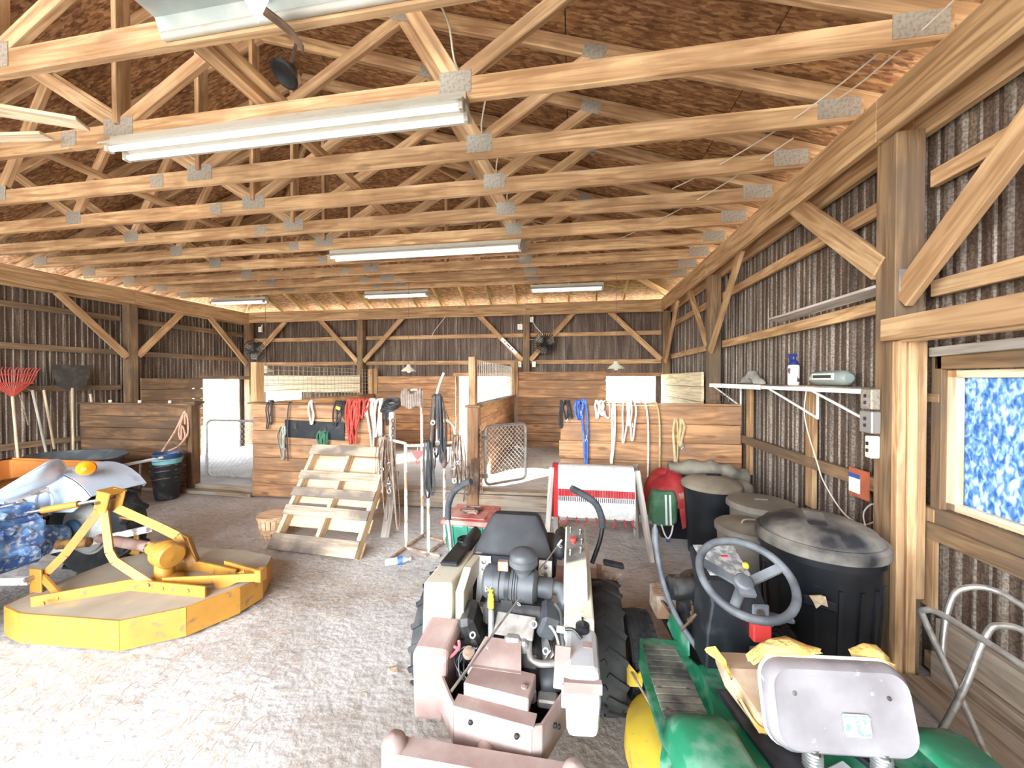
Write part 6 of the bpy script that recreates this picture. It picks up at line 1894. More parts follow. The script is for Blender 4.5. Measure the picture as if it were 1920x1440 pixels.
M['leather2'] = mat('grey brown leather', (0.20, 0.145, 0.11), 0.65, 0, (0.30, 0.235, 0.19), 16)
bridle('bridle', 'large bundle of brown bridles with bits on the left arm of the stand', (-1.89, 3.56, 1.06), 0.62, 7, 0.17, M['leather'], True, 3, w=0.0065)
bridle('bridle', 'grey-brown reins looping almost to the floor beside the pallet', (-1.83, 3.53, 1.06), 0.92, 2, 0.12, M['leather2'], False, 5, 'reins', w=0.008)
bridle('bridle', 'black leather bridle on the tall pipe of the stand', (-1.27, 3.40, 1.49), 0.62, 4, 0.09, M['dustblack'], True, 8, w=0.012)
bridle('bridle', 'dark reins hanging down the front pipe of the stand', (-1.345, 3.345, 1.06), 0.60, 3, 0.05, M['dustblack'], False, 12, 'reins')
bridle('bridle', 'brown headstall with chain on the right end of the stand', (-1.10, 3.47, 1.10), 0.50, 4, 0.10, M['leather'], True, 15)
bridle('bridle', 'thin brown headstall hanging behind the stand from the hook', (-1.33, 3.62, 1.34), 0.66, 3, 0.16, M['leather'], True, 19)
# grooming straps slung over the tall pipe
g = MB(); r = random.Random(4)
for k in range(9):
    x = -0.16 + 0.025 * k
    g.tube(bez([(x, 0.05, -0.12), (x + 0.005, 0.02, -0.02), (x + 0.01, -0.01, 0.03 + 0.03 * math.sin(k)), (x + 0.02, -0.05, -0.02), (x + 0.03, -0.06, -0.14 + 0.02 * math.cos(k))], 5), 0.013, 6, flat=0.5)
o = g.build('girth_straps', M['leather2'], smooth=True); o.location = (-1.64, 3.76, 1.50); tag(o, 'bundle of pale leather girth straps slung over the tall pipe', 'straps')
o2 = MB().tube(bez([(-1.76, 3.76, 1.50), (-1.68, 3.77, 1.545), (-1.583, 3.76, 1.53)], 5), 0.010, 8).build('strap_arm', M['rustwhite'], None, True); o2.parent = ts; o2.location = -ts.location
# horse collar shape: pale padded collar on the right pipe
g = MB(); g.tube(bez([(-0.06, 0, -0.18), (-0.09, 0, -0.05), (-0.07, 0, 0.07), (0, 0, 0.12), (0.07, 0, 0.06), (0.09, 0, -0.05), (0.06, 0, -0.18)], 6), 0.016, 8)
o = g.build('horse_collar', M['ivory'], smooth=True); o.location = (-1.24, 3.56, 1.13); tag(o, 'pale curved collar pad hung on the right pipe of the stand', 'collar')
o = MB().tube([(0, 0, 0.0), (0.0, -0.004, -0.16)], 0.032, 12).build('leather_boot', M['leather2'], smooth=True); o.location = (-1.287, 3.622, 0.95); tag(o, 'brown leather sleeve on the right pipe under the collar pad', 'sleeve')
# red triangular tag
t = thing('warning_tag', 'red triangular tag hanging from the stand crossbar', 'tag', (-1.47, 3.39, 0.99))
MB().prism([(-0.07, 0, -0.02), (0.07, 0, -0.02), (0.015, 0, -0.10), (-0.015, 0, -0.10)], (0, 0.008, 0)).build('tag_plate', M['red'], t)
MB().torus((0, 0.004, -0.12), 0.016, 0.004, (0, 1, 0), 12, 5).build('tag_ring', M['red'], t, True)
MB().tube([(0, 0.004, -0.02), (0, 0.0, 0.03)], 0.003, 5).build('tag_string', M['cord'], t)
# white pole with chain behind the stand
wp = thing('white_pole', 'white capped pole with a chain down it, at the end of the stall front', 'pole', (-2.19, 4.30, 0))
MB().tube([(0, 0, 0), (0, 0, 1.36)], 0.038, 14).build('pole', M['rustwhite'], wp, True)
MB().lathe([(0.042, 1.30), (0.045, 1.31), (0.045, 1.37), (0, 1.375)], n=14).build('pole_cap', M['ivory'], wp, True)
chain('pole_chain', [V((0.03, -0.045, 1.15)), V((0.02, -0.045, 0.55))], 0.04, 0.007, M['driveline'], None, wp)
g = MB()
for k in range(5): g.torus((0.02 - 0.01 * k, 0, 1.39 - 0.018 * k), 0.075 + 0.012 * k, 0.011, (0.3 * math.sin(k), -0.5, 1), 20, 6)
o = g.build('coiled_cord', M['dustblack'], smooth=True); o.location = (-2.19, 4.30, 0.0); tag(o, 'black cord coil over the top of the white pole', 'cord'); o.name = 'extension_cord'

# ================================================================= lead ropes and halters on the stall fronts
def rope(name, label, pts, r, m, cat='lead rope', group=None, flat=1.0, n=7):
    p0 = V(pts[0])
    g = MB(); g.tube(bez([V(p) - p0 for p in pts], 7), r, n, flat=flat)
    o = g.build(name, m, smooth=True); o.location = p0
    return tag(o, label, cat, group)


M['ropered'] = mat('red nylon', (0.52, 0.03, 0.025), 0.6, 0, (0.68, 0.09, 0.05), 30)
M['ropewhite'] = mat('dirty white rope', (0.76, 0.70, 0.58), 0.85, 0, (0.60, 0.53, 0.42), 30)
M['ropeblue'] = mat('blue nylon', (0.03, 0.10, 0.42), 0.55, 0, (0.10, 0.20, 0.52), 18)
M['ropeblack'] = mat('black nylon', (0.02, 0.02, 0.024), 0.6)
M['ropegreen'] = mat('grey green webbing', (0.25, 0.29, 0.23), 0.8, 0, (0.40, 0.42, 0.36), 18)
M['ropetan2'] = mat('tan webbing', (0.46, 0.35, 0.16), 0.8, 0, (0.58, 0.46, 0.26), 18)
yf = 4.575
def hang(name, label, x, ztop, drop, wid, r, m, cat='lead rope', loops=1, seed=0, flat=1.0, y=yf, back=0.06):
    """rope thrown over the rail: hangs in loops in front of the planks"""
    rr = random.Random(seed)
    t = thing(name, label, cat, (x, y, ztop))
    g = MB()
    for k in range(loops):
        dx = (k - (loops - 1) / 2) * wid * 0.42 + rr.uniform(-.01, .01)
        L = drop * (rr.uniform(0.55, 1.0) if k else 1.0)
        w = wid * rr.uniform(0.35, 0.8)
        y1 = -0.02 - 0.008 * k
        j = lambda q: rr.uniform(-q, q)
        sl = j(0.03)
        g.tube(bez([(dx, back, -0.02), (dx - w * 0.1, 0.0, 0.03), (dx - w * 0.45 + j(.012), y1, -L * 0.22), (dx - w * 0.30 + sl * 0.5 + j(.012), y1, -L * 0.65), (dx - w * 0.16 + sl, y1, -L * 0.95), (dx + sl, y1 - 0.004, -L), (dx + w * 0.16 + sl, y1, -L * 0.93), (dx + w * 0.34 + sl * 0.5 + j(.012), y1, -L * 0.55), (dx + w * 0.40 + j(.012), y1, -L * 0.2), (dx + w * 0.12, 0.0, 0.032), (dx + w * 0.1, back, -0.02)], 5), r, 7, flat=flat)
    g.build('rope', m, t, True)
    g = MB()
    g.tube([(wid * 0.3, -0.03, -drop * 0.5), (wid * 0.32, -0.03, -drop * 0.5 - 0.05)], 0.007, 6); g.torus((wid * 0.32, -0.03, -drop * 0.5 - 0.065), 0.014, 0.004, (0, 1, 0), 10, 5)
    g.build('snap_hook', M['galv'] if seed % 2 else M['rust'], t, True)
    return t


ZT = 1.335
hang('lead_rope', 'black lead rope with brass snaps at the left end of the stall rail', -4.12, ZT, 0.36, 0.10, 0.008, M['ropeblack'], loops=2, seed=2)
rope('lead_rope', 'single dark strap hanging straight down the stall planks', [(-3.83, yf + 0.05, ZT), (-3.83, yf - 0.01, ZT - 0.02), (-3.85, yf - 0.02, 1.0), (-3.84, yf - 0.02, 0.55)], 0.010, M['ropeblack'], flat=0.5)
hang('lead_rope', 'thick white rope loop over the stall rail', -3.50, ZT, 0.28, 0.12, 0.013, M['ropewhite'], seed=5)
hang('halter', 'black halter with a yellow tag beside the red ropes', -3.06, ZT, 0.30, 0.12, 0.010, M['ropeblack'], 'halter', 3, 8)
MB().rbox((0, 0, 0), (0.06, 0.008, 0.04), 0.003, rot=(0, 0.4, 0)).build('ear_tag', M['yellowcap'], bpy.data.objects['halter']).location = (0.0, -0.06, -0.06)
hang('lead_rope', 'bright red nylon lead ropes bunched over the stall rail', -2.86, ZT + 0.02, 0.55, 0.13, 0.012, M['ropered'], loops=4, seed=11)
hang('lead_rope', 'short red lead rope loop right of the long red ropes', -2.74, ZT + 0.03, 0.24, 0.16, 0.011, M['ropered'], loops=3, seed=13)
hang('lead_rope', 'cream cotton lead ropes hanging long at the right of the rail', -2.55, ZT + 0.03, 0.62, 0.12, 0.014, M['ropewhite'], loops=4, seed=17)
hang('lead_rope', 'navy rope at the right end of the rail beside the white pole', -2.38, ZT + 0.03, 0.30, 0.08, 0.013, M['ropeblack'], loops=2, seed=19)
# halter hung low on the planks
hang('halter', 'grey-green webbing halter hung low on the planks by the pallet', -3.94, 0.98, 0.42, 0.13, 0.014, M['ropegreen'], 'halter', 2, 23, 0.5, yf + 0.01, 0.02)
hang('hay_net', 'dark green hay net cord hanging behind the pallet top', -3.32, 0.92, 0.18, 0.10, 0.012, mat('dark green cord', (0.04, 0.14, 0.08), 0.8), 'hay net', 4, 29, 1.0, yf + 0.01, 0.02)
for x, z, lab in ((-3.72, 1.02, 'steel hook on the black pad, left of two'), (-3.28, 0.98, 'steel hook on the black pad, right of two')):
    rope('wall_hook', lab, [(x, 4.586, z + 0.05), (x, 4.55, z), (x + 0.02, 4.53, z - 0.04), (x + 0.01, 4.51, z - 0.02)], 0.006, M['steel'], 'hook')
# right stall front
yf2 = 4.655
hang('halter', 'black halter at the left end of the right stall front', -0.10, 1.36, 0.30, 0.09, 0.011, M['ropeblack'], 'halter', 3, 31, y=yf2)
hang('lead_rope', 'long blue nylon lead hanging from the right stall front', 0.13, 1.38, 0.80, 0.08, 0.015, M['ropeblue'], 'lead rope', 1, 33, 0.5, y=yf2)
hang('halter', 'small blue halter crown beside the long blue lead', 0.06, 1.37, 0.20, 0.10, 0.012, M['ropeblue'], 'halter', 2, 35, 0.6, y=yf2)
hang('halter', 'white webbing halter bunched over the right stall rail', 0.33, 1.37, 0.18, 0.14, 0.013, M['ropewhite'], 'halter', 3, 37, 0.6, y=yf2)
hang('lead_rope', 'long white lead hanging straight on the right stall front', 0.48, 1.37, 0.72, 0.06, 0.014, M['ropewhite'], 'lead rope', 1, 40, 0.6, y=yf2)
hang('lead_rope', 'white lead with stud chain, right of the long white lead', 0.66, 1.38, 0.48, 0.10, 0.011, M['ropewhite'], 'lead rope', 3, 43, y=yf2)
rope('lead_rope', 'pair of pale ropes hanging to the white blanket from the right rail', [(0.80, yf2 + 0.06, 1.37), (0.84, yf2, 1.38), (0.87, yf2 - 0.02, 1.1), (0.87, yf2 - 0.02, 0.5)], 0.012, M['ropewhite'])
rope('lead_rope', 'tan spotted rope hanging beside the pale pair', [(0.92, yf2 + 0.06, 1.37), (0.97, yf2, 1.36), (1.0, yf2 - 0.02, 1.1), (1.0, yf2 - 0.02, 0.5)], 0.012, M['ropetan2'])
hang('halter', 'tan webbing halter hung on the planks with a chain below', 1.22, 1.16, 0.50, 0.13, 0.014, M['ropetan2'], 'halter', 2, 47, 0.5, y=4.672, back=0.01)
chain('hanging_chain', [(1.25, 4.655, 0.66), (1.26, 4.655, 0.46)], 0.03, 0.005, label='short dark chain below the tan halter')

# ================================================================= saddle bench with woven blanket
sbch = thing('saddle_bench', 'rough grey wooden sawhorse saddle bench in front of the right stall', 'sawhorse', (0.2, 3.75, 0))
def SB(a, b, w, t, nm='leg', up=None): return bd(sbch, nm, a, b, w, t, 'grey', up)


SB((-0.25, 3.50, 0.0), (-0.205, 3.66, 0.80), 0.05, 0.09)
SB((-0.18, 4.12, 0.0), (-0.19, 3.84, 0.80), 0.05, 0.09)
SB((0.70, 3.56, 0.0), (0.585, 3.66, 0.80), 0.05, 0.09)
SB((0.66, 4.12, 0.0), (0.60, 3.84, 0.80), 0.05, 0.09)
SB((-0.24, 3.75, 0.745), (0.62, 3.75, 0.745), 0.13, 0.04, 'top_beam')
SB((-0.20, 3.66, 0.70), (-0.20, 3.84, 0.70), 0.04, 0.08, 'cross_piece'); SB((0.58, 3.66, 0.70), (0.58, 3.84, 0.70), 0.04, 0.08, 'cross_piece')
bl = thing('saddle_blanket', 'white woven saddle blanket with red and grey stripes draped over the bench', 'blanket', (0.19, 3.75, 0.45))
M['blanket'] = mat('coarse white wool', (0.78, 0.75, 0.69), 0.95, 0, (0.66, 0.62, 0.55), 30, bump=0.6, bscale=120)
M['blankred'] = mat('red wool', (0.55, 0.03, 0.035), 0.95, bump=0.6, bscale=120)
M['blankgrey'] = mat('charcoal wool', (0.10, 0.09, 0.10), 0.95)
prof = [(-0.175, 0.36), (-0.165, 0.55), (-0.15, 0.70), (-0.12, 0.775), (-0.05, 0.815), (0.05, 0.815), (0.12, 0.775), (0.15, 0.70), (0.17, 0.42)]
def drape(x0, x1, off=0.0, sc=1.0):
    g = MB(); rings = []
    for i in range(15):
        x = x0 + (x1 - x0) * i / 14
        wv = 0.004 * math.sin(i * 1.3)
        outer = [(x, y * (1 + off) + wv, z - 0.45 + off * 0.06) for y, z in prof]
        inner = [(x, y * (1 + off) * 0.92 + wv, z - 0.45 - 0.014) for y, z in prof][::-1]
        rings.append(outer + inner)
    return g.loft(rings)


drape(-0.335, 0.375).build('blanket_cloth', M['blanket'], bl, 50)
drape(-0.395, -0.335, 0.01).build('red_edge', M['blankred'], bl, 50)
def fy(z):
    for (ya, za), (yb, zb) in zip(prof, prof[1:]):
        if za <= z <= zb: return ya + (yb - ya) * (z - za) / (zb - za)
    return -0.175
g = MB()
for k in range(48):
    x = -0.325 + 0.70 * k / 48
    z = 0.585
    g.tube([(x, fy(z + .03) - 0.004, z + 0.03 - 0.45), (x + 0.001, fy(z) - 0.007, z - 0.45), (x, fy(z - .035) - 0.004, z - 0.035 - 0.45)], 0.0062, 4)
g.build('red_stripe', M['blankred'], bl)
g = MB()
for k in range(40):
    x = -0.325 + 0.70 * k / 40
    z = 0.525
    g.tube([(x, fy(z + .02) - 0.004, z + 0.02 - 0.45), (x, fy(z - .02) - 0.004, z - 0.02 - 0.45)], 0.004, 4)
g.build('grey_stripe', M['blankgrey'], bl)
g = MB(); rr = random.Random(6)
for k in range(9):
    x = -0.33 + 0.086 * k
    g.tube(bez([(x, -0.178, -0.09), (x + rr.uniform(-.02, .02), -0.18, -0.12), (x + rr.uniform(-.03, .03), -0.178, -0.15 - 0.03 * rr.random())], 4), 0.006, 5)
g.build('fringe', M['blankred'], bl)
# second folded blanket under it
drape(-0.30, 0.33, -0.2).build('lower_blanket', M['blanket'], bl, 50)

# ================================================================= tote with red lid
tt = thing('storage_tote', 'dark green plastic tote with red lid behind the mower', 'tote', (-0.94, 3.42, 0), math.radians(-2))
M['totegreen'] = mat('dark green tote', (0.012, 0.14, 0.085), 0.45, 0, (0.05, 0.22, 0.15), 5)
M['totered'] = mat('dusty red lid', (0.48, 0.07, 0.06), 0.6, 0, (0.55, 0.28, 0.22), 5, (0.42, 0.6))
g = MB(); g.loft([[(-0.17, -0.17, 0.0), (0.17, -0.17, 0.0), (0.17, 0.17, 0.0), (-0.17, 0.17, 0.0)], [(-0.205, -0.205, 0.36), (0.205, -0.205, 0.36), (0.205, 0.205, 0.36), (-0.205, 0.205, 0.36)]]); g.build('tote_body', M['totegreen'], tt, bevel=0.025)
g = MB()
for x in (-0.12, 0.0, 0.12): g.loft([[(x - 0.02, -0.180, 0.02), (x + 0.02, -0.180, 0.02), (x + 0.02, -0.165, 0.02), (x - 0.02, -0.165, 0.02)], [(x * 1.15 - 0.02, -0.213, 0.35), (x * 1.15 + 0.02, -0.213, 0.35), (x * 1.15 + 0.02, -0.195, 0.35), (x * 1.15 - 0.02, -0.195, 0.35)]])
g.build('rib', M['totegreen'], tt)
g = MB(); g.rbox((0, 0, 0.375), (0.46, 0.46, 0.045), 0.012); g.build('lid', M['totered'], tt)
g = MB(); g.loft([[(-0.17, -0.17, 0.390), (0.17, -0.17, 0.390), (0.17, 0.17, 0.390), (-0.17, 0.17, 0.390)], [(-0.16, -0.16, 0.405), (0.16, -0.16, 0.405), (0.16, 0.16, 0.405), (-0.16, 0.16, 0.405)]]); g.build('lid_panel', M['totered'], tt)
g = MB(); rr = random.Random(9)
for k in range(16):
    g.tube(bez([(rr.uniform(-.09, .09), rr.uniform(-.07, .07), 0.012 + rr.uniform(0, .03)) for _ in range(5)], 5), 0.006, 5)
o = g.build('chain_pile', M['driveline'], smooth=True); o.location = (-0.95, 3.40, 0.405); tag(o, 'tangle of dark chain lying on the red tote lid', 'chain')

# water bottle on the floor
wbt = thing('water_bottle', 'crushed clear plastic water bottle with blue label on the floor', 'bottle', (-1.55, 3.13, 0.035), math.radians(28))
M['clear'] = mat('cloudy clear plastic', (0.74, 0.80, 0.85), 0.2)
M['clear'].node_tree.nodes['Principled BSDF'].inputs['Transmission Weight'].default_value = 0.5
MB().lathe([(0.0, -0.105), (0.028, -0.105), (0.032, -0.095), (0.031, -0.03), (0.033, 0.0), (0.031, 0.04), (0.024, 0.075), (0.013, 0.09), (0.013, 0.105)], (0, 0, 0), (1, 0, 0), 18).build('bottle_body', M['clear'], wbt, True)
MB().lathe([(0.0335, 0.0), (0.0338, 0.0), (0.0325, 0.045), (0.032, 0.045)], (0, 0, 0), (1, 0, 0), 18).build('bottle_label', M['ropeblue'], wbt, True)
MB().lathe([(0.015, 0.103), (0.015, 0.118), (0, 0.119)], (0, 0, 0), (1, 0, 0), 12).build('cap', M['white'], wbt, True)

# ================================================================= bins by the right wall
M['binblack'] = mat('black plastic bin', (0.006, 0.007, 0.009), 0.4, 0, (0.016, 0.017, 0.019), 6)
M['bindust'] = mat('dust coated bin lid', (0.018, 0.018, 0.02), 0.6, 0, (0.30, 0.265, 0.215), 3.2, (0.38, 0.60))
M['bingrey'] = mat('dusty galvanised bin', (0.20, 0.175, 0.135), 0.6, 0.2, (0.30, 0.265, 0.21), 4)
bn = thing('trash_can', 'large black trash can with domed dusty lid, next to the steering wheel', 'trash can', (1.36, 2.36, 0))
g = MB(); g.lathe([(0.0, 0.0), (0.225, 0.0), (0.235, 0.02), (0.275, 0.70), (0.285, 0.70), (0.285, 0.76), (0.27, 0.76), (0.23, 0.03), (0, 0.03)], n=36); g.build('can_body', M['binblack'], bn, 35)
g = MB()
for k in range(18):
    a = 2 * PI * k / 18
    g.beam((0.238 * math.cos(a), 0.238 * math.sin(a), 0.04), (0.272 * math.cos(a), 0.272 * math.sin(a), 0.60), 0.02, 0.012, up=(math.cos(a), math.sin(a), 0))
g.build('can_rib', M['binblack'], bn)
g = MB(); g.lathe([(0.295, 0.735), (0.30, 0.74), (0.30, 0.785), (0.285, 0.80), (0.275, 0.80), (0.25, 0.835), (0.17, 0.87), (0.08, 0.885), (0.0, 0.888)], n=40); g.build('lid', M['bindust'], bn, 40)
g = MB(); g.loft([[(-0.24, 0.02 + 0.035 * s, 0.83), (-0.12, 0.02 + 0.045 * s, 0.885), (0.0, 0.02 + 0.05 * s, 0.905), (0.12, 0.02 + 0.045 * s, 0.885), (0.24, 0.02 + 0.035 * s, 0.83), (0.24, 0.02 + 0.035 * s, 0.80), (-0.24, 0.02 + 0.035 * s, 0.80)] for s in (-1, 1)]); o = g.build('lid_handle', M['bindust'], bn, bevel=0.01); o.rotation_euler = (0, 0, 1.2)
g = MB(); g.rbox((-0.13, -0.245, 0.52), (0.14, 0.02, 0.05), 0.008, rot=(0, 0, -0.48)); g.build('grip_slot', M['binblack'], bn)
lf = MB(); lf.prism([(0, 0, 0), (0.05, -0.01, 0.012), (0.075, 0.0, 0.0), (0.085, 0.0, -0.05), (0.05, -0.01, -0.035), (0.03, -0.005, -0.06), (0.02, 0, -0.03)], (0, 0.004, 0))
M['leaf'] = mat('dry leaf', (0.50, 0.34, 0.20), 0.8, 0, (0.66, 0.52, 0.36), 20)
o = lf.build('dry_leaf', M['leaf']); o.location = (1.165, 2.085, 0.57); tag(o, 'dry tan leaf caught in the big black trash can grip', 'leaf')

b2_ = thing('trash_can', 'grey galvanised trash can with flat dusty lid, middle of the bins', 'trash can', (1.26, 2.94, 0))
MB().lathe([(0.0, 0.0), (0.18, 0.0), (0.215, 0.55), (0.222, 0.55), (0.222, 0.57), (0.205, 0.57), (0.17, 0.02), (0, 0.02)], n=32).build('can_body', M['bingrey'], b2_, 35)
MB().lathe([(0.228, 0.555), (0.232, 0.56), (0.232, 0.59), (0.22, 0.60), (0.15, 0.605), (0.14, 0.612), (0.0, 0.615)], n=32).build('lid', M['bingrey'], b2_, 35)
MB().tube(bez([(-0.06, 0, 0.61), (-0.04, 0, 0.64), (0.04, 0, 0.64), (0.06, 0, 0.61)], 5), 0.007, 6).build('lid_handle', M['bingrey'], b2_, True)
b3_ = thing('trash_can', 'grey bin with round dusty lid just behind the middle bin', 'trash can', (1.52, 3.37, 0))
MB().lathe([(0.0, 0.0), (0.19, 0.0), (0.225, 0.60), (0.232, 0.60), (0.232, 0.62), (0.215, 0.62), (0.18, 0.02), (0, 0.02)], n=32).build('can_body', M['bingrey'], b3_, 35)
MB().lathe([(0.245, 0.60), (0.252, 0.605), (0.252, 0.635), (0.24, 0.65), (0.16, 0.66), (0.0, 0.662)], n=32).build('lid', M['bingrey'], b3_, 35)
MB().box((0, 0, 0.668), (0.10, 0.02, 0.014)).build('lid_handle', M['bingrey'], b3_)
b4_ = thing('trash_can', 'black trash can with dusty brown lid, farthest of the bins', 'trash can', (1.30, 3.84, 0))
MB().lathe([(0.0, 0.0), (0.20, 0.0), (0.245, 0.62), (0.255, 0.62), (0.255, 0.65), (0.235, 0.65), (0.19, 0.02), (0, 0.02)], n=32).build('can_body', M['binblack'], b4_, 35)
MB().lathe([(0.262, 0.63), (0.266, 0.635), (0.266, 0.665), (0.25, 0.68), (0.18, 0.715), (0.08, 0.735), (0.0, 0.738)], n=32).build('lid', mat('brown dusty lid', (0.17, 0.13, 0.09), 0.8, 0, (0.30, 0.24, 0.17), 3), b4_, 35)
MB().rbox((0.02, 0, 0.742), (0.13, 0.03, 0.028), 0.008).build('lid_handle', M['binblack'], b4_)

# ================================================================= stacked blankets, red cloth and green pack in the corner
def heap(name, label, cat, c, hx, hy, h, m, seed, n=22, mm=14, fold=0.12, z0=0.0, rz=0.0):
    r = random.Random(seed)
    ph = [r.uniform(0, 6) for _ in range(6)]
    g = MB()
    rings = []
    for j in range(mm + 1):
        t = j / mm
        rr = math.cos(t * PI / 2) ** 0.55
        ring = []
        for i in range(n):
            a = 2 * PI * i / n
            k = 1 + fold * (math.sin(3 * a + ph[0] + 2 * t) * 0.6 + math.sin(7 * a + ph[1]) * 0.35 + math.sin(11 * a + ph[2] + 3 * t) * 0.25)
            ring.append((hx * rr * k * math.cos(a), hy * rr * k * math.sin(a), h * math.sin(t * PI / 2) * (1 + 0.10 * math.sin(2 * a + ph[3])) + 0.012 * math.sin(9 * a + ph[4] + 5 * t)))
        rings.append(ring)
    g.loft(rings)
    o = g.build(name, m, smooth=60); o.location = (c[0], c[1], z0); o.rotation_euler = (0, 0, rz)
    return tag(o, label, cat)


M['clothtan'] = mat('dusty olive canvas', (0.18, 0.155, 0.11), 0.95, 0, (0.30, 0.26, 0.20), 5, bump=0.4, bscale=50)
M['clothred'] = mat('red nylon cloth', (0.36, 0.018, 0.022), 0.7, 0, (0.50, 0.06, 0.05), 5, bump=0.3, bscale=25)
M['clothrust'] = mat('dusty rust red cloth', (0.36, 0.10, 0.07), 0.9, 0, (0.42, 0.20, 0.15), 4, bump=0.4, bscale=40)
M['packgreen'] = mat('green nylon pack', (0.06, 0.16, 0.08), 0.7, 0, (0.12, 0.24, 0.13), 8)
cr = thing('wooden_crate', 'dark crate under the red cloth in the right corner', 'crate', (1.28, 4.30, 0))
bd(cr, 'crate_side', (0.92, 4.12, 0.20), (1.68, 4.12, 0.20), 0.03, 0.40, M['binblack']); bd(cr, 'crate_side', (0.92, 4.52, 0.20), (1.68, 4.52, 0.20), 0.03, 0.40, M['binblack'])
bd(cr, 'crate_end', (0.92, 4.12, 0.20), (0.92, 4.52, 0.20), 0.03, 0.40, M['binblack']); bd(cr, 'crate_end', (1.68, 4.12, 0.20), (1.68, 4.52, 0.20), 0.03, 0.40, M['binblack'])
bd(cr, 'crate_lid', (0.90, 4.32, 0.415), (1.70, 4.32, 0.415), 0.46, 0.03, M['binblack'])
def roll(name, label, pts, r, m, cat='blanket', seed=0):
    rr = random.Random(seed); p0 = V(pts[0])
    g = MB(); q = bez([V(p) - p0 for p in pts], 8)
    g.tube(q, [r * (0.55 if k in (0, len(q) - 1) else 0.9 + 0.15 * math.sin(k * 1.1 + seed)) for k in range(len(q))], 14, flat=0.7)
    o = g.build(name, m, smooth=60); o.location = p0
    return tag(o, label, cat)


roll('folded_blanket', 'olive canvas horse blanket, topmost on the corner heap', [(1.05, 4.44, 0.64), (1.35, 4.36, 0.69), (1.58, 4.34, 0.67), (1.80, 4.36, 0.60)], 0.13, M['clothtan'], seed=1)
roll('folded_blanket', 'olive canvas horse blanket under the topmost one in the corner', [(1.12, 4.20, 0.54), (1.35, 4.14, 0.58), (1.58, 4.14, 0.57), (1.78, 4.20, 0.52)], 0.12, M['clothtan'], seed=4)
roll('folded_blanket', 'dusty rust-red rolled blanket below the olive blankets', [(1.05, 4.06, 0.47), (1.25, 4.02, 0.49), (1.45, 4.03, 0.49), (1.66, 4.10, 0.46)], 0.075, M['clothrust'], seed=7)
heap('red_cloth', 'bright red cloth slumped over the crate beside the olive blankets', 'cloth', (0.98, 4.22), 0.24, 0.26, 0.30, M['clothred'], 3, fold=0.14, z0=0.36)
MB_red = MB().loft([[(-0.05, 0, 0), (0.05, 0, 0), (0.05, 0.03, 0), (-0.05, 0.03, 0)], [(-0.035, -0.02, -0.22), (0.03, -0.02, -0.24), (0.03, 0.0, -0.24), (-0.035, 0.0, -0.22)], [(-0.01, -0.015, -0.36), (0.02, -0.015, -0.34), (0.02, 0.0, -0.34), (-0.01, 0.0, -0.36)]])
o = MB_red.build('red_strap', M['clothred']); o.location = (1.10, 4.02, 0.50); tag(o, 'red cloth tail hanging down between the green pack and the crate', 'cloth')
pk = thing('green_pack', 'green nylon pack with white straps hanging at the end of the bench', 'bag', (0.90, 4.02, 0.17))
g = MB(); g.loft([[(x * s, y * s, z) for x, y in ((-0.14, -0.04), (-0.10, -0.08), (0.10, -0.08), (0.14, -0.04), (0.14, 0.05), (-0.14, 0.05))] for s, z in ((0.6, 0.0), (0.95, 0.05), (1.0, 0.25), (0.8, 0.36))]); g.build('pack_body', M['packgreen'], pk, bevel=0.02)
for x in (0.02, 0.06): MB().beam((x, -0.082, 0.03), (x - 0.01, -0.078, 0.33), 0.018, 0.006).build('strap', M['white'], pk)
MB().tube(bez([(-0.03, -0.08, 0.03), (0.0, -0.09, -0.06), (0.03, -0.09, -0.10), (0.06, -0.09, -0.06), (0.08, -0.08, 0.03)], 6), 0.008, 6).build('loop_strap', M['white'], pk, True)
MB().rbox((0.03, -0.09, -0.12), (0.03, 0.012, 0.035), 0.003).build('buckle', M['ropeblue'], pk)

# leaves on the floor
for i, (x, y, lab) in enumerate(((0.43, 2.46, 'dry brown leaf beside the mower wheel'), (-1.02, 1.93, 'dry leaf on the floor left of the mower'), (0.30, 3.30, 'pale leaf on the floor below the saddle blanket'))):
    lf = MB(); lf.prism([(0, 0, 0.01), (0.03, 0.02, 0.02), (0.07, 0.01, 0.008), (0.06, -0.02, 0.018), (0.04, -0.04, 0.006), (0.015, -0.025, 0.02)], (0, 0, 0.003))
    o = lf.build('dry_leaf', M['leaf']); o.location = (x, y, 0.0); o.rotation_euler = (0, 0, i * 1.3); tag(o, lab, 'leaf')

# straw and pine needles strewn over the dirt
g = MB(); rr = random.Random(21)
spots = [(-2.6, 1.55, 0.5), (-2.2, 1.7, 0.5), (-1.9, 2.4, 0.6), (-2.3, 2.9, 0.6), (-3.0, 3.4, 0.6), (-1.6, 1.4, 0.4), (-4.6, 4.4, 0.7), (-2.0, 2.0, 0.5), (0.45, 2.8, 0.15), (-1.4, 2.7, 0.4), (-3.0, 1.4, 0.5), (-0.6, 6.3, 0.8)]
for (cx, cy, sp) in spots:
    base = rr.uniform(0, PI)
    for k in range(110):
        x, y = rr.gauss(cx, sp * 0.5), rr.gauss(cy, sp * 0.4)
        z = 0.012 if y < 4.6 else 0.26
        if y > 4.55 and y < 4.9: continue
        a = rr.gauss(base, 0.8); L = rr.uniform(0.02, 0.07)
        c1 = V((math.cos(a), math.sin(a), rr.uniform(-0.05, 0.15)))
        g.beam((x, y, z + 0.002), V((x, y, z + 0.002)) + c1 * L, 0.0022, 0.0018)
M['straw'] = mat('dry straw', (0.42, 0.30, 0.16), 0.9, 0, (0.30, 0.18, 0.10), 4)
tag(g.build('straw_litter', M['straw']), 'scattered dry straw and needles on the dirt floor', 'straw', kind='stuff')

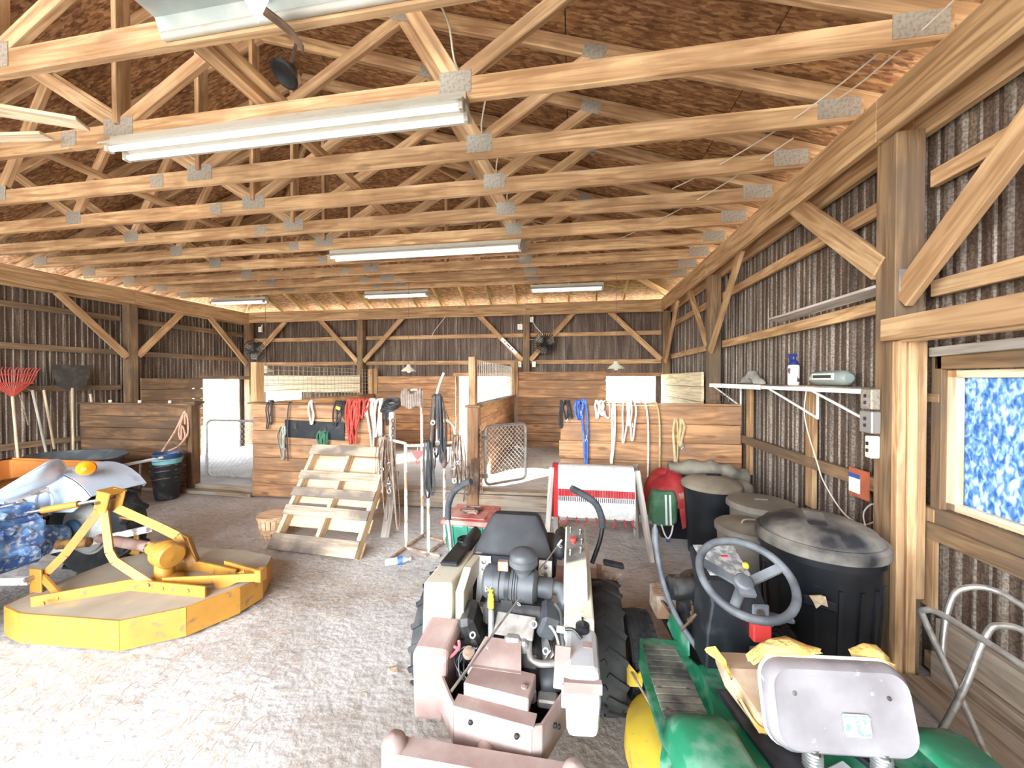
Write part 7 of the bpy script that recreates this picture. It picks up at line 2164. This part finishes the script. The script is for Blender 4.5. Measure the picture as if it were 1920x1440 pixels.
# ================================================================= lights, fans, lamps, outside
M['tube'] = mat('fluorescent tube', (0.45, 0.44, 0.41), 0.3, emit=((1.0, 0.96, 0.90), 0.35))
M['fixture'] = mat('cream light fixture enamel', (0.42, 0.39, 0.32), 0.4, 0, (0.35, 0.31, 0.235), 8, (0.55, 0.8))
M['trayzinc'] = mat('dusty zinc light tray', (0.36, 0.40, 0.37), 0.5, 0.3, (0.46, 0.48, 0.44), 6)


def strip_light(label, x0, x1, y, ztop, group='fluorescent strip lights'):
    t = thing('strip_light', label, 'light', ((x0 + x1) / 2, y, ztop), group=group)
    L = x1 - x0
    g = MB(); g.prism([(-L / 2, -0.035, 0), (-L / 2, 0.035, 0), (-L / 2, 0.035, -0.045), (-L / 2, 0.10, -0.075), (-L / 2, 0.105, -0.09), (-L / 2, 0.03, -0.062), (-L / 2, -0.03, -0.062), (-L / 2, -0.105, -0.09), (-L / 2, -0.10, -0.075), (-L / 2, -0.035, -0.045)], (L, 0, 0)); g.build('light_housing', M['fixture'], t)
    for s in (-1, 1):
        MB().tube([(-L / 2 + 0.03, s * 0.05, -0.095), (L / 2 - 0.03, s * 0.05, -0.095)], 0.018, 10).build('fluorescent_tube', M['tube'], t, True)
        for e in (-1, 1): MB().rbox((e * (L / 2 - 0.02), s * 0.05, -0.09), (0.03, 0.045, 0.055), 0.005).build('lamp_holder', M['fixture'], t)
    return t


strip_light('long white strip light under the second truss, nearest whole fixture', -3.05, -0.60, 2.09, 3.268)
strip_light('long white strip light in the middle of the ceiling', -3.02, -0.60, 4.33, 3.268)
strip_light('short white strip light above the left far corner', -7.15, -5.93, 6.50, 3.268)
strip_light('short white strip light above the hip end, middle one of three', -3.80, -2.58, 6.44, 3.268)
strip_light('short white strip light above the hip end, right one of three', -0.73, 0.49, 6.44, 3.268)
# open dusty tray fixture over the viewer
tl = thing('tray_light', 'dusty open zinc light tray with one tube at the top of the view', 'light', (-0.75, 1.475, 3.385))
g = MB(); g.prism([(-1.22, -0.07, 0.0), (-1.22, 0.05, 0.0), (-1.22, 0.05, -0.02), (-1.22, 0.075, -0.09), (-1.22, 0.065, -0.09), (-1.22, 0.035, -0.012), (-1.22, -0.06, -0.012), (-1.22, -0.09, -0.04), (-1.22, -0.095, -0.035)], (2.45, 0, 0)); g.build('zinc_tray', M['trayzinc'], tl)
MB().tube([(-1.2, 0.06, -0.085), (1.2, 0.06, -0.085)], 0.019, 10).build('fluorescent_tube', M['fixture'], tl, True)
for x in (-0.62, 0.25): MB().lathe([(0.022, 0), (0.018, -0.03), (0.0, -0.035)], (x, 0.0, -0.012), n=10).build('lamp_socket', M['leather'], tl, True)
hb_ = thing('hanging_reflector', 'pale pointed metal reflector piece dangling above the near light tray', 'lamp', (-1.27, 1.36, 3.10))
g = MB(); g.add([(0, 0, 0.0), (-0.09, -0.02, 0.16), (0.0, -0.05, 0.17), (0.10, 0.0, 0.17), (0.0, 0.04, 0.16)], [(0, 1, 2), (0, 2, 3), (0, 3, 4), (0, 4, 1), (1, 4, 3, 2)]); g.build('reflector', M['white'], hb_)
rope('hanging_rag', 'torn brown paper scrap dangling from the near light tray', [(-1.32, 1.44, 3.24), (-1.24, 1.50, 3.19), (-1.20, 1.53, 3.13)], 0.030, M['leather'], 'scrap', flat=0.2)
# pale boards hanging in the left truss bay
for p, q, lab in (((-3.42, 1.70, 3.25), (-3.02, 1.90, 3.245), 'pale board end under the first truss at the left, larger of two'), ((-4.15, 1.95, 3.30), (-3.52, 2.02, 3.30), 'pale narrow board end under the truss at the left edge, smaller of two')):
    o = board('loose_board', p, q, 0.12 if 'larger' in lab else 0.08, 0.02, M['pale'], None); tag(o, lab, 'board')
# black speaker up among the webs
sp_ = thing('ceiling_speaker', 'round black speaker up between the truss webs', 'speaker', (-1.98, 2.35, 3.78))
MB().lathe([(0.03, 0.09), (0.05, 0.06), (0.085, 0.0), (0.095, -0.015), (0.08, -0.02), (0.03, 0.0), (0, 0.0)], n=22, axis=(0.2, 0.5, 0.8)).build('speaker_cone', M['black'], sp_, True)
MB().tube([(0, 0.03, 0.05), (0.0, 0.12, 0.35)], 0.012, 8).build('speaker_bracket', M['steel'], sp_)
# cable along the right side joints
g = MB(); pts = []
rr = random.Random(2)
for i, y in enumerate(TY[2:]):
    pts += [(-0.62 + rr.uniform(-.05, .05), y - 0.2, 3.60 + rr.uniform(-.05, .1)), (-0.66, y - 0.03, 3.44)]
g.tube(bez(pts, 5), 0.006, 6)
tag(g.build('lighting_cable', M['cord'], smooth=True), 'pale cable looping from truss to truss near the lights', 'cable')
for k, (xa, ya, xb, yb, lab) in enumerate(((1.62, 2.2, 0.9, 3.7, 'pale wire drooping between the near trusses by the right beam'), (1.55, 3.0, 0.3, 5.2, 'pale wire drooping across the middle trusses by the right beam'), (1.66, 1.6, 1.62, 2.75, 'pale wire hanging along the right beam at the top of the view'))):
    g = MB().tube(bez([(xa, ya, 3.38), (xa * .7 + xb * .3, ya * .7 + yb * .3, 3.32), (xa * .3 + xb * .7, ya * .3 + yb * .7, 3.35), (xb, yb, 3.42)], 7), 0.005, 5)
    tag(g.build('loose_wire', M['cord'], smooth=True), lab, 'wire')


def fan(label, c, aim):
    t = thing('wall_fan', label, 'fan', c)
    ax = V(aim).normalized(); a, y, z = frame_of(ax)
    g = MB()
    for k in range(30):
        t0 = 2 * PI * k / 30
        d = y * math.cos(t0) + z * math.sin(t0)
        g.tube(bez([ax * 0.075 + d * 0.03, ax * 0.065 + d * 0.15, ax * 0.0 + d * 0.235, ax * -0.06 + d * 0.16, ax * -0.07 + d * 0.05], 4), 0.0045, 4)
    for r, h in ((0.235, 0.0), (0.15, 0.065), (0.16, -0.06)): g.torus(ax * h, r, 0.004, ax, 30, 5)
    g.build('fan_cage', M['black'], t)
    g = MB()
    for k in range(3):
        t0 = 2 * PI * k / 3 + 0.4
        pts = []
        for rr_, dt, h in ((0.05, -0.5, 0.02), (0.12, -0.55, 0.03), (0.20, -0.25, 0.02), (0.205, 0.25, -0.01), (0.14, 0.45, -0.025), (0.05, 0.5, -0.02)):
            d = y * math.cos(t0 + dt) + z * math.sin(t0 + dt)
            pts.append(d * rr_ + ax * h)
        g.prism(pts, ax * 0.003)
    g.build('fan_blade', M['greybox'], t, True)
    MB().lathe([(0.045, -0.13), (0.055, -0.12), (0.055, -0.03), (0.03, 0.02), (0, 0.03)], (0, 0, 0), ax, 18).build('fan_motor', M['black'], t, True)
    return t


f1 = fan('black wall fan beside the middle far post', (-0.58, 7.62, 2.38), (0.15, -1, -0.12)); MB().tube([(0, 0.12, 0), (-0.12, 0.26, 0.12), (-0.36, 0.30, 0.12)], 0.014, 8).build('fan_bracket', M['steel'], f1, True)
f2 = fan('black wall fan in the left far corner', (-7.02, 7.35, 2.30), (0.35, -1, -0.15)); MB().tube([(-0.04, 0.12, 0), (-0.3, 0.40, 0.05), (-0.62, 0.52, 0.05)], 0.014, 8).build('fan_bracket', M['steel'], f2, True)


def pendant(label, c, ztop):
    t = thing('pendant_lamp', label, 'lamp', c)
    MB().lathe([(0.02, 0.09), (0.035, 0.085), (0.04, 0.05), (0.10, 0.015), (0.13, -0.02), (0.135, -0.02), (0.10, 0.025), (0.045, 0.06), (0.03, 0.10), (0.0, 0.10)], n=26).build('lamp_shade', M['ivory'], t, True)
    MB().sphere((0, 0, -0.01), 0.04, 12, 8).build('lamp_bulb', M['white'], t, True)
    MB().tube([(0, 0, 0.10), (0, 0, ztop - c[2])], 0.004, 5).build('lamp_cord', M['driveline'], t)
    return t


pendant('ivory pendant lamp hanging over the middle stall', (-2.89, 6.3, 1.82), 3.40)
pendant('ivory pendant lamp hanging over the right stall', (0.68, 6.3, 1.85), 3.40)
pendant('ivory pendant lamp hanging behind the wire panel of the left stall', (-6.05, 6.6, 1.83), 3.40)
# outlets and boxes on the far post
for i, (x, z, lab) in enumerate(((-1.13, 2.78, 'white junction box left of the middle far post'), (-0.88, 2.93, 'white outlet right of the middle far post, high up'), (-1.14, 1.98, 'white outlet left of the middle far post, low down'), (-0.83, 1.98, 'white outlet right of the middle far post, low down'), (-7.45, 2.86, 'white outlet on the left far corner post'))):
    t = thing('wall_outlet', lab, 'outlet', (x, YF + 0.11, z))
    MB().rbox((0, -0.03, 0), (0.11 if i == 0 else 0.08, 0.06, 0.12), 0.006).build('outlet_box', M['white'], t)
    MB().box((0, -0.062, 0), (0.03, 0.004, 0.07)).build('outlet_face', M['ivory'], t)
    MB().tube([(0, -0.0, 0.06), (0.02, 0.0, 0.12)], 0.006, 6).build('conduit', M['galv'], t)
rope('fan_cord', 'pale looping cord from the outlet down to the right wall fan', [(-0.86, 7.94, 2.90), (-0.80, 7.92, 2.78), (-0.66, 7.9, 2.62), (-0.62, 7.88, 2.56)], 0.008, M['white'], 'cord')
rope('loose_wire', 'pale loose wire hanging from the far beam over the middle stall', [(-2.75, 7.86, 3.03), (-2.9, 7.86, 2.85), (-3.02, 7.86, 2.70), (-3.08, 7.86, 2.56)], 0.007, M['cord'], 'wire')

# insulators along the plank tops
k = 0
for x, y, z, nm in ((-7.1, 4.75, 1.296, 'left end of the dark stall front rail'), (-6.55, 4.75, 1.296, 'middle of the dark stall front rail'), (-6.0, 4.75, 1.296, 'right part of the dark stall front rail')):
    o = MB().lathe([(0.016, 0), (0.022, 0.008), (0.016, 0.018), (0.022, 0.028), (0.016, 0.04), (0, 0.042)], n=12).build('fence_insulator', M['white'], smooth=True); o.location = (x, y, z); tag(o, 'white fence insulator on the ' + nm, 'insulator', 'fence insulators')

# ================================================================= outside: white board fences, shed wall, trees
M['fencewhite'] = mat('white painted fence', (0.82, 0.82, 0.80), 0.6, 0, (0.70, 0.70, 0.66), 4)
def fence(label, p0, p1, n, rails=(0.45, 0.85, 1.25)):
    p0, p1 = V(p0), V(p1); mid = (p0 + p1) / 2
    t = thing('board_fence', label, 'fence', mid)
    d = (p1 - p0)
    for i in range(n + 1):
        q = p0 + d * (i / n) - mid
        board('fence_post', q, q + V((0, 0, 1.4)), 0.12, 0.12, M['fencewhite'], t, up=(1, 0, 0))
    for z in rails:
        for i in range(n):
            a = p0 + d * (i / n) - mid + V((0, 0, z)); b = p0 + d * ((i + 1) / n) - mid + V((0, 0, z))
            board('fence_rail', a, b, 0.03, 0.15, M['fencewhite'], t)
    return t


fence('white board fence seen through the left stall doorway', (-14.5, 5.0, -0.06), (-14.5, 22, -0.06), 7)
fence('white board fence seen through the far openings', (-14.4, 17, -0.06), (14, 17, -0.06), 11)
M['treeleaf'] = mat('hazy blue green foliage', (0.10, 0.19, 0.13), 0.9, 0, (0.20, 0.30, 0.18), 1.5, (0.4, 0.6), 0.5, 6)
M['bark'] = mat('tree bark', (0.16, 0.12, 0.09), 0.9)
def tree(label, c, h, r, seed):
    rr = random.Random(seed)
    t = thing('tree', label, 'tree', c, group='trees beyond the pasture')
    MB().tube([(0, 0, 0), (0.1, 0, h * 0.5)], [0.28, 0.16], 10).build('trunk', M['bark'], t, True)
    g = MB()
    for k in range(16):
        a, u = rr.uniform(0, 2 * PI), rr.uniform(0, 0.75)
        g.sphere((r * u * math.cos(a), r * u * math.sin(a), h * rr.uniform(0.4, 0.92)), r * rr.uniform(0.28, 0.48), 10, 7)
    g.build('crown', M['treeleaf'], t, True)


for i, (x, y, h) in enumerate(((-26, 44, 9), (-17, 50, 11), (-8, 46, 8), (0, 52, 10), (7, 45, 9), (15, 50, 12), (-34, 24, 9), (-38, 36, 11))):
    tree(['broad leafy tree beyond the pasture fence, third from the left', 'tall leafy tree beyond the pasture fence, fourth from the left', 'low leafy tree beyond the far doorway fence', 'leafy tree right of the far doorway, beyond the fence', 'leafy tree beyond the far window, left of two', 'tall leafy tree beyond the far window, right of two', 'leafy tree beyond the left doorway, nearest one', 'tall leafy tree beyond the left doorway, farther one'][i], (x, y, -0.06), h, h * 0.45, i)
# sheds' white boarded run beside the left doorway
sd = thing('pen_wall', 'white boarded pen wall outside the left doorway', 'wall', (-8.6, 9.3, -0.06))
for k in range(8): board('pen_board', (-0.6, 0.0, 0.12 + k * 0.22), (0.75, 0.0, 0.12 + k * 0.22), 0.03, 0.205, M['fencewhite'], sd)
for x in (-0.6, 0.75): board('pen_post', (x, 0.05, 0), (x, 0.05, 1.85), 0.1, 0.1, M['fencewhite'], sd, up=(1, 0, 0))


# ================================================================= pieces of parts go one level deeper
SUB = {'sticker': 'seat_shell', 'sticker_border': 'seat_shell', 'seat_piping': 'seat_shell', 'rivet': 'seat_shell', 'torn_foam': 'seat_cushion', 'spring_cap': 'seat_spring', 'mat_rivet': 'running_board', 'foot_mat': 'running_board',
       'choke_knob': 'dash_console', 'throttle_tab': 'dash_console', 'dash_decal': 'dash_console', 'key_plate': 'dash_console', 'ignition_key': 'dash_console', 'red_switch': 'dash_console', 'grey_switch': 'dash_console', 'lever_grip': 'lift_lever',
       'steering_spoke': 'steering_rim', 'steering_hub': 'steering_rim', 'fuel_cap': 'fuel_tank', 'tank_strap': 'fuel_tank', 'tank_label': 'fuel_tank', 'fuel_hose': 'fuel_tank', 'red_knob': 'control_console', 'switch': 'control_console',
       'control_decal': 'control_console', 'foam_grip': 'lever_rod', 'dipstick_handle': 'dipstick_tube', 'precleaner_bowl': 'air_cleaner', 'mounting_strap': 'air_cleaner', 'paint_mark': 'air_cleaner', 'printed_lines': 'seat_back_panel', 'spindle_cap': 'caster_bar', 'pivot_bolt': 'caster_bar',
       'line_guide': 'rod_blank', 'rod_tip': 'rod_blank', 'lid_handle': 'lid', 'lid_panel': 'lid', 'snap_hook': 'rope', 'bit_ring': 'strap', 'amber_lens': 'lamp_base', 'seat_rim': 'pan_seat', 'tub_rim': 'tub', 'tag_ring': 'tag_plate', 'pole_cap': 'pole',
       'dial_panel': 'radio_body', 'dial_window': 'radio_body', 'label': 'bottle_body', 'bottle_label': 'bottle_body', 'cap': 'bottle_body', 'lamp_bulb': 'lamp_shade', 'fan_blade': 'fan_motor', 'hitch_pin': 'mast_clevis', 'lift_pin': 'lift_lug', 'link_screw': 'link_body',
       'buckle': 'pack_body', 'loop_strap': 'pack_body', 'red_stripe': 'blanket_cloth', 'grey_stripe': 'blanket_cloth', 'fringe': 'blanket_cloth', 'red_edge': 'blanket_cloth', 'blue_band': 'white_label', 'tie_ring': 'gate_frame', 'hinge': 'gate_frame', 'wheel_hub': 'wheel_disc',
       'outlet_face': 'outlet_box', 'fender_ring': 'fender_side', 'cup_ring': 'holder_tray'}
base = lambda o: o.name.split('.')[0]


def centre(o):
    bb = [o.matrix_basis @ V(c) for c in o.bound_box]
    return sum(bb, V((0, 0, 0))) / 8


for root in [o for o in list(bpy.data.objects) if o.parent is None and o.children]:
    kids = list(root.children)
    for ch in kids:
        tgt = SUB.get(base(ch))
        if not tgt or ch.children: continue
        cands = [k for k in kids if base(k) == tgt and k.matrix_basis == Matrix.Identity(4) and k.type == 'MESH']
        if not cands: continue
        cc = centre(ch)
        ch.parent = min(cands, key=lambda k: (centre(k) - cc).length)
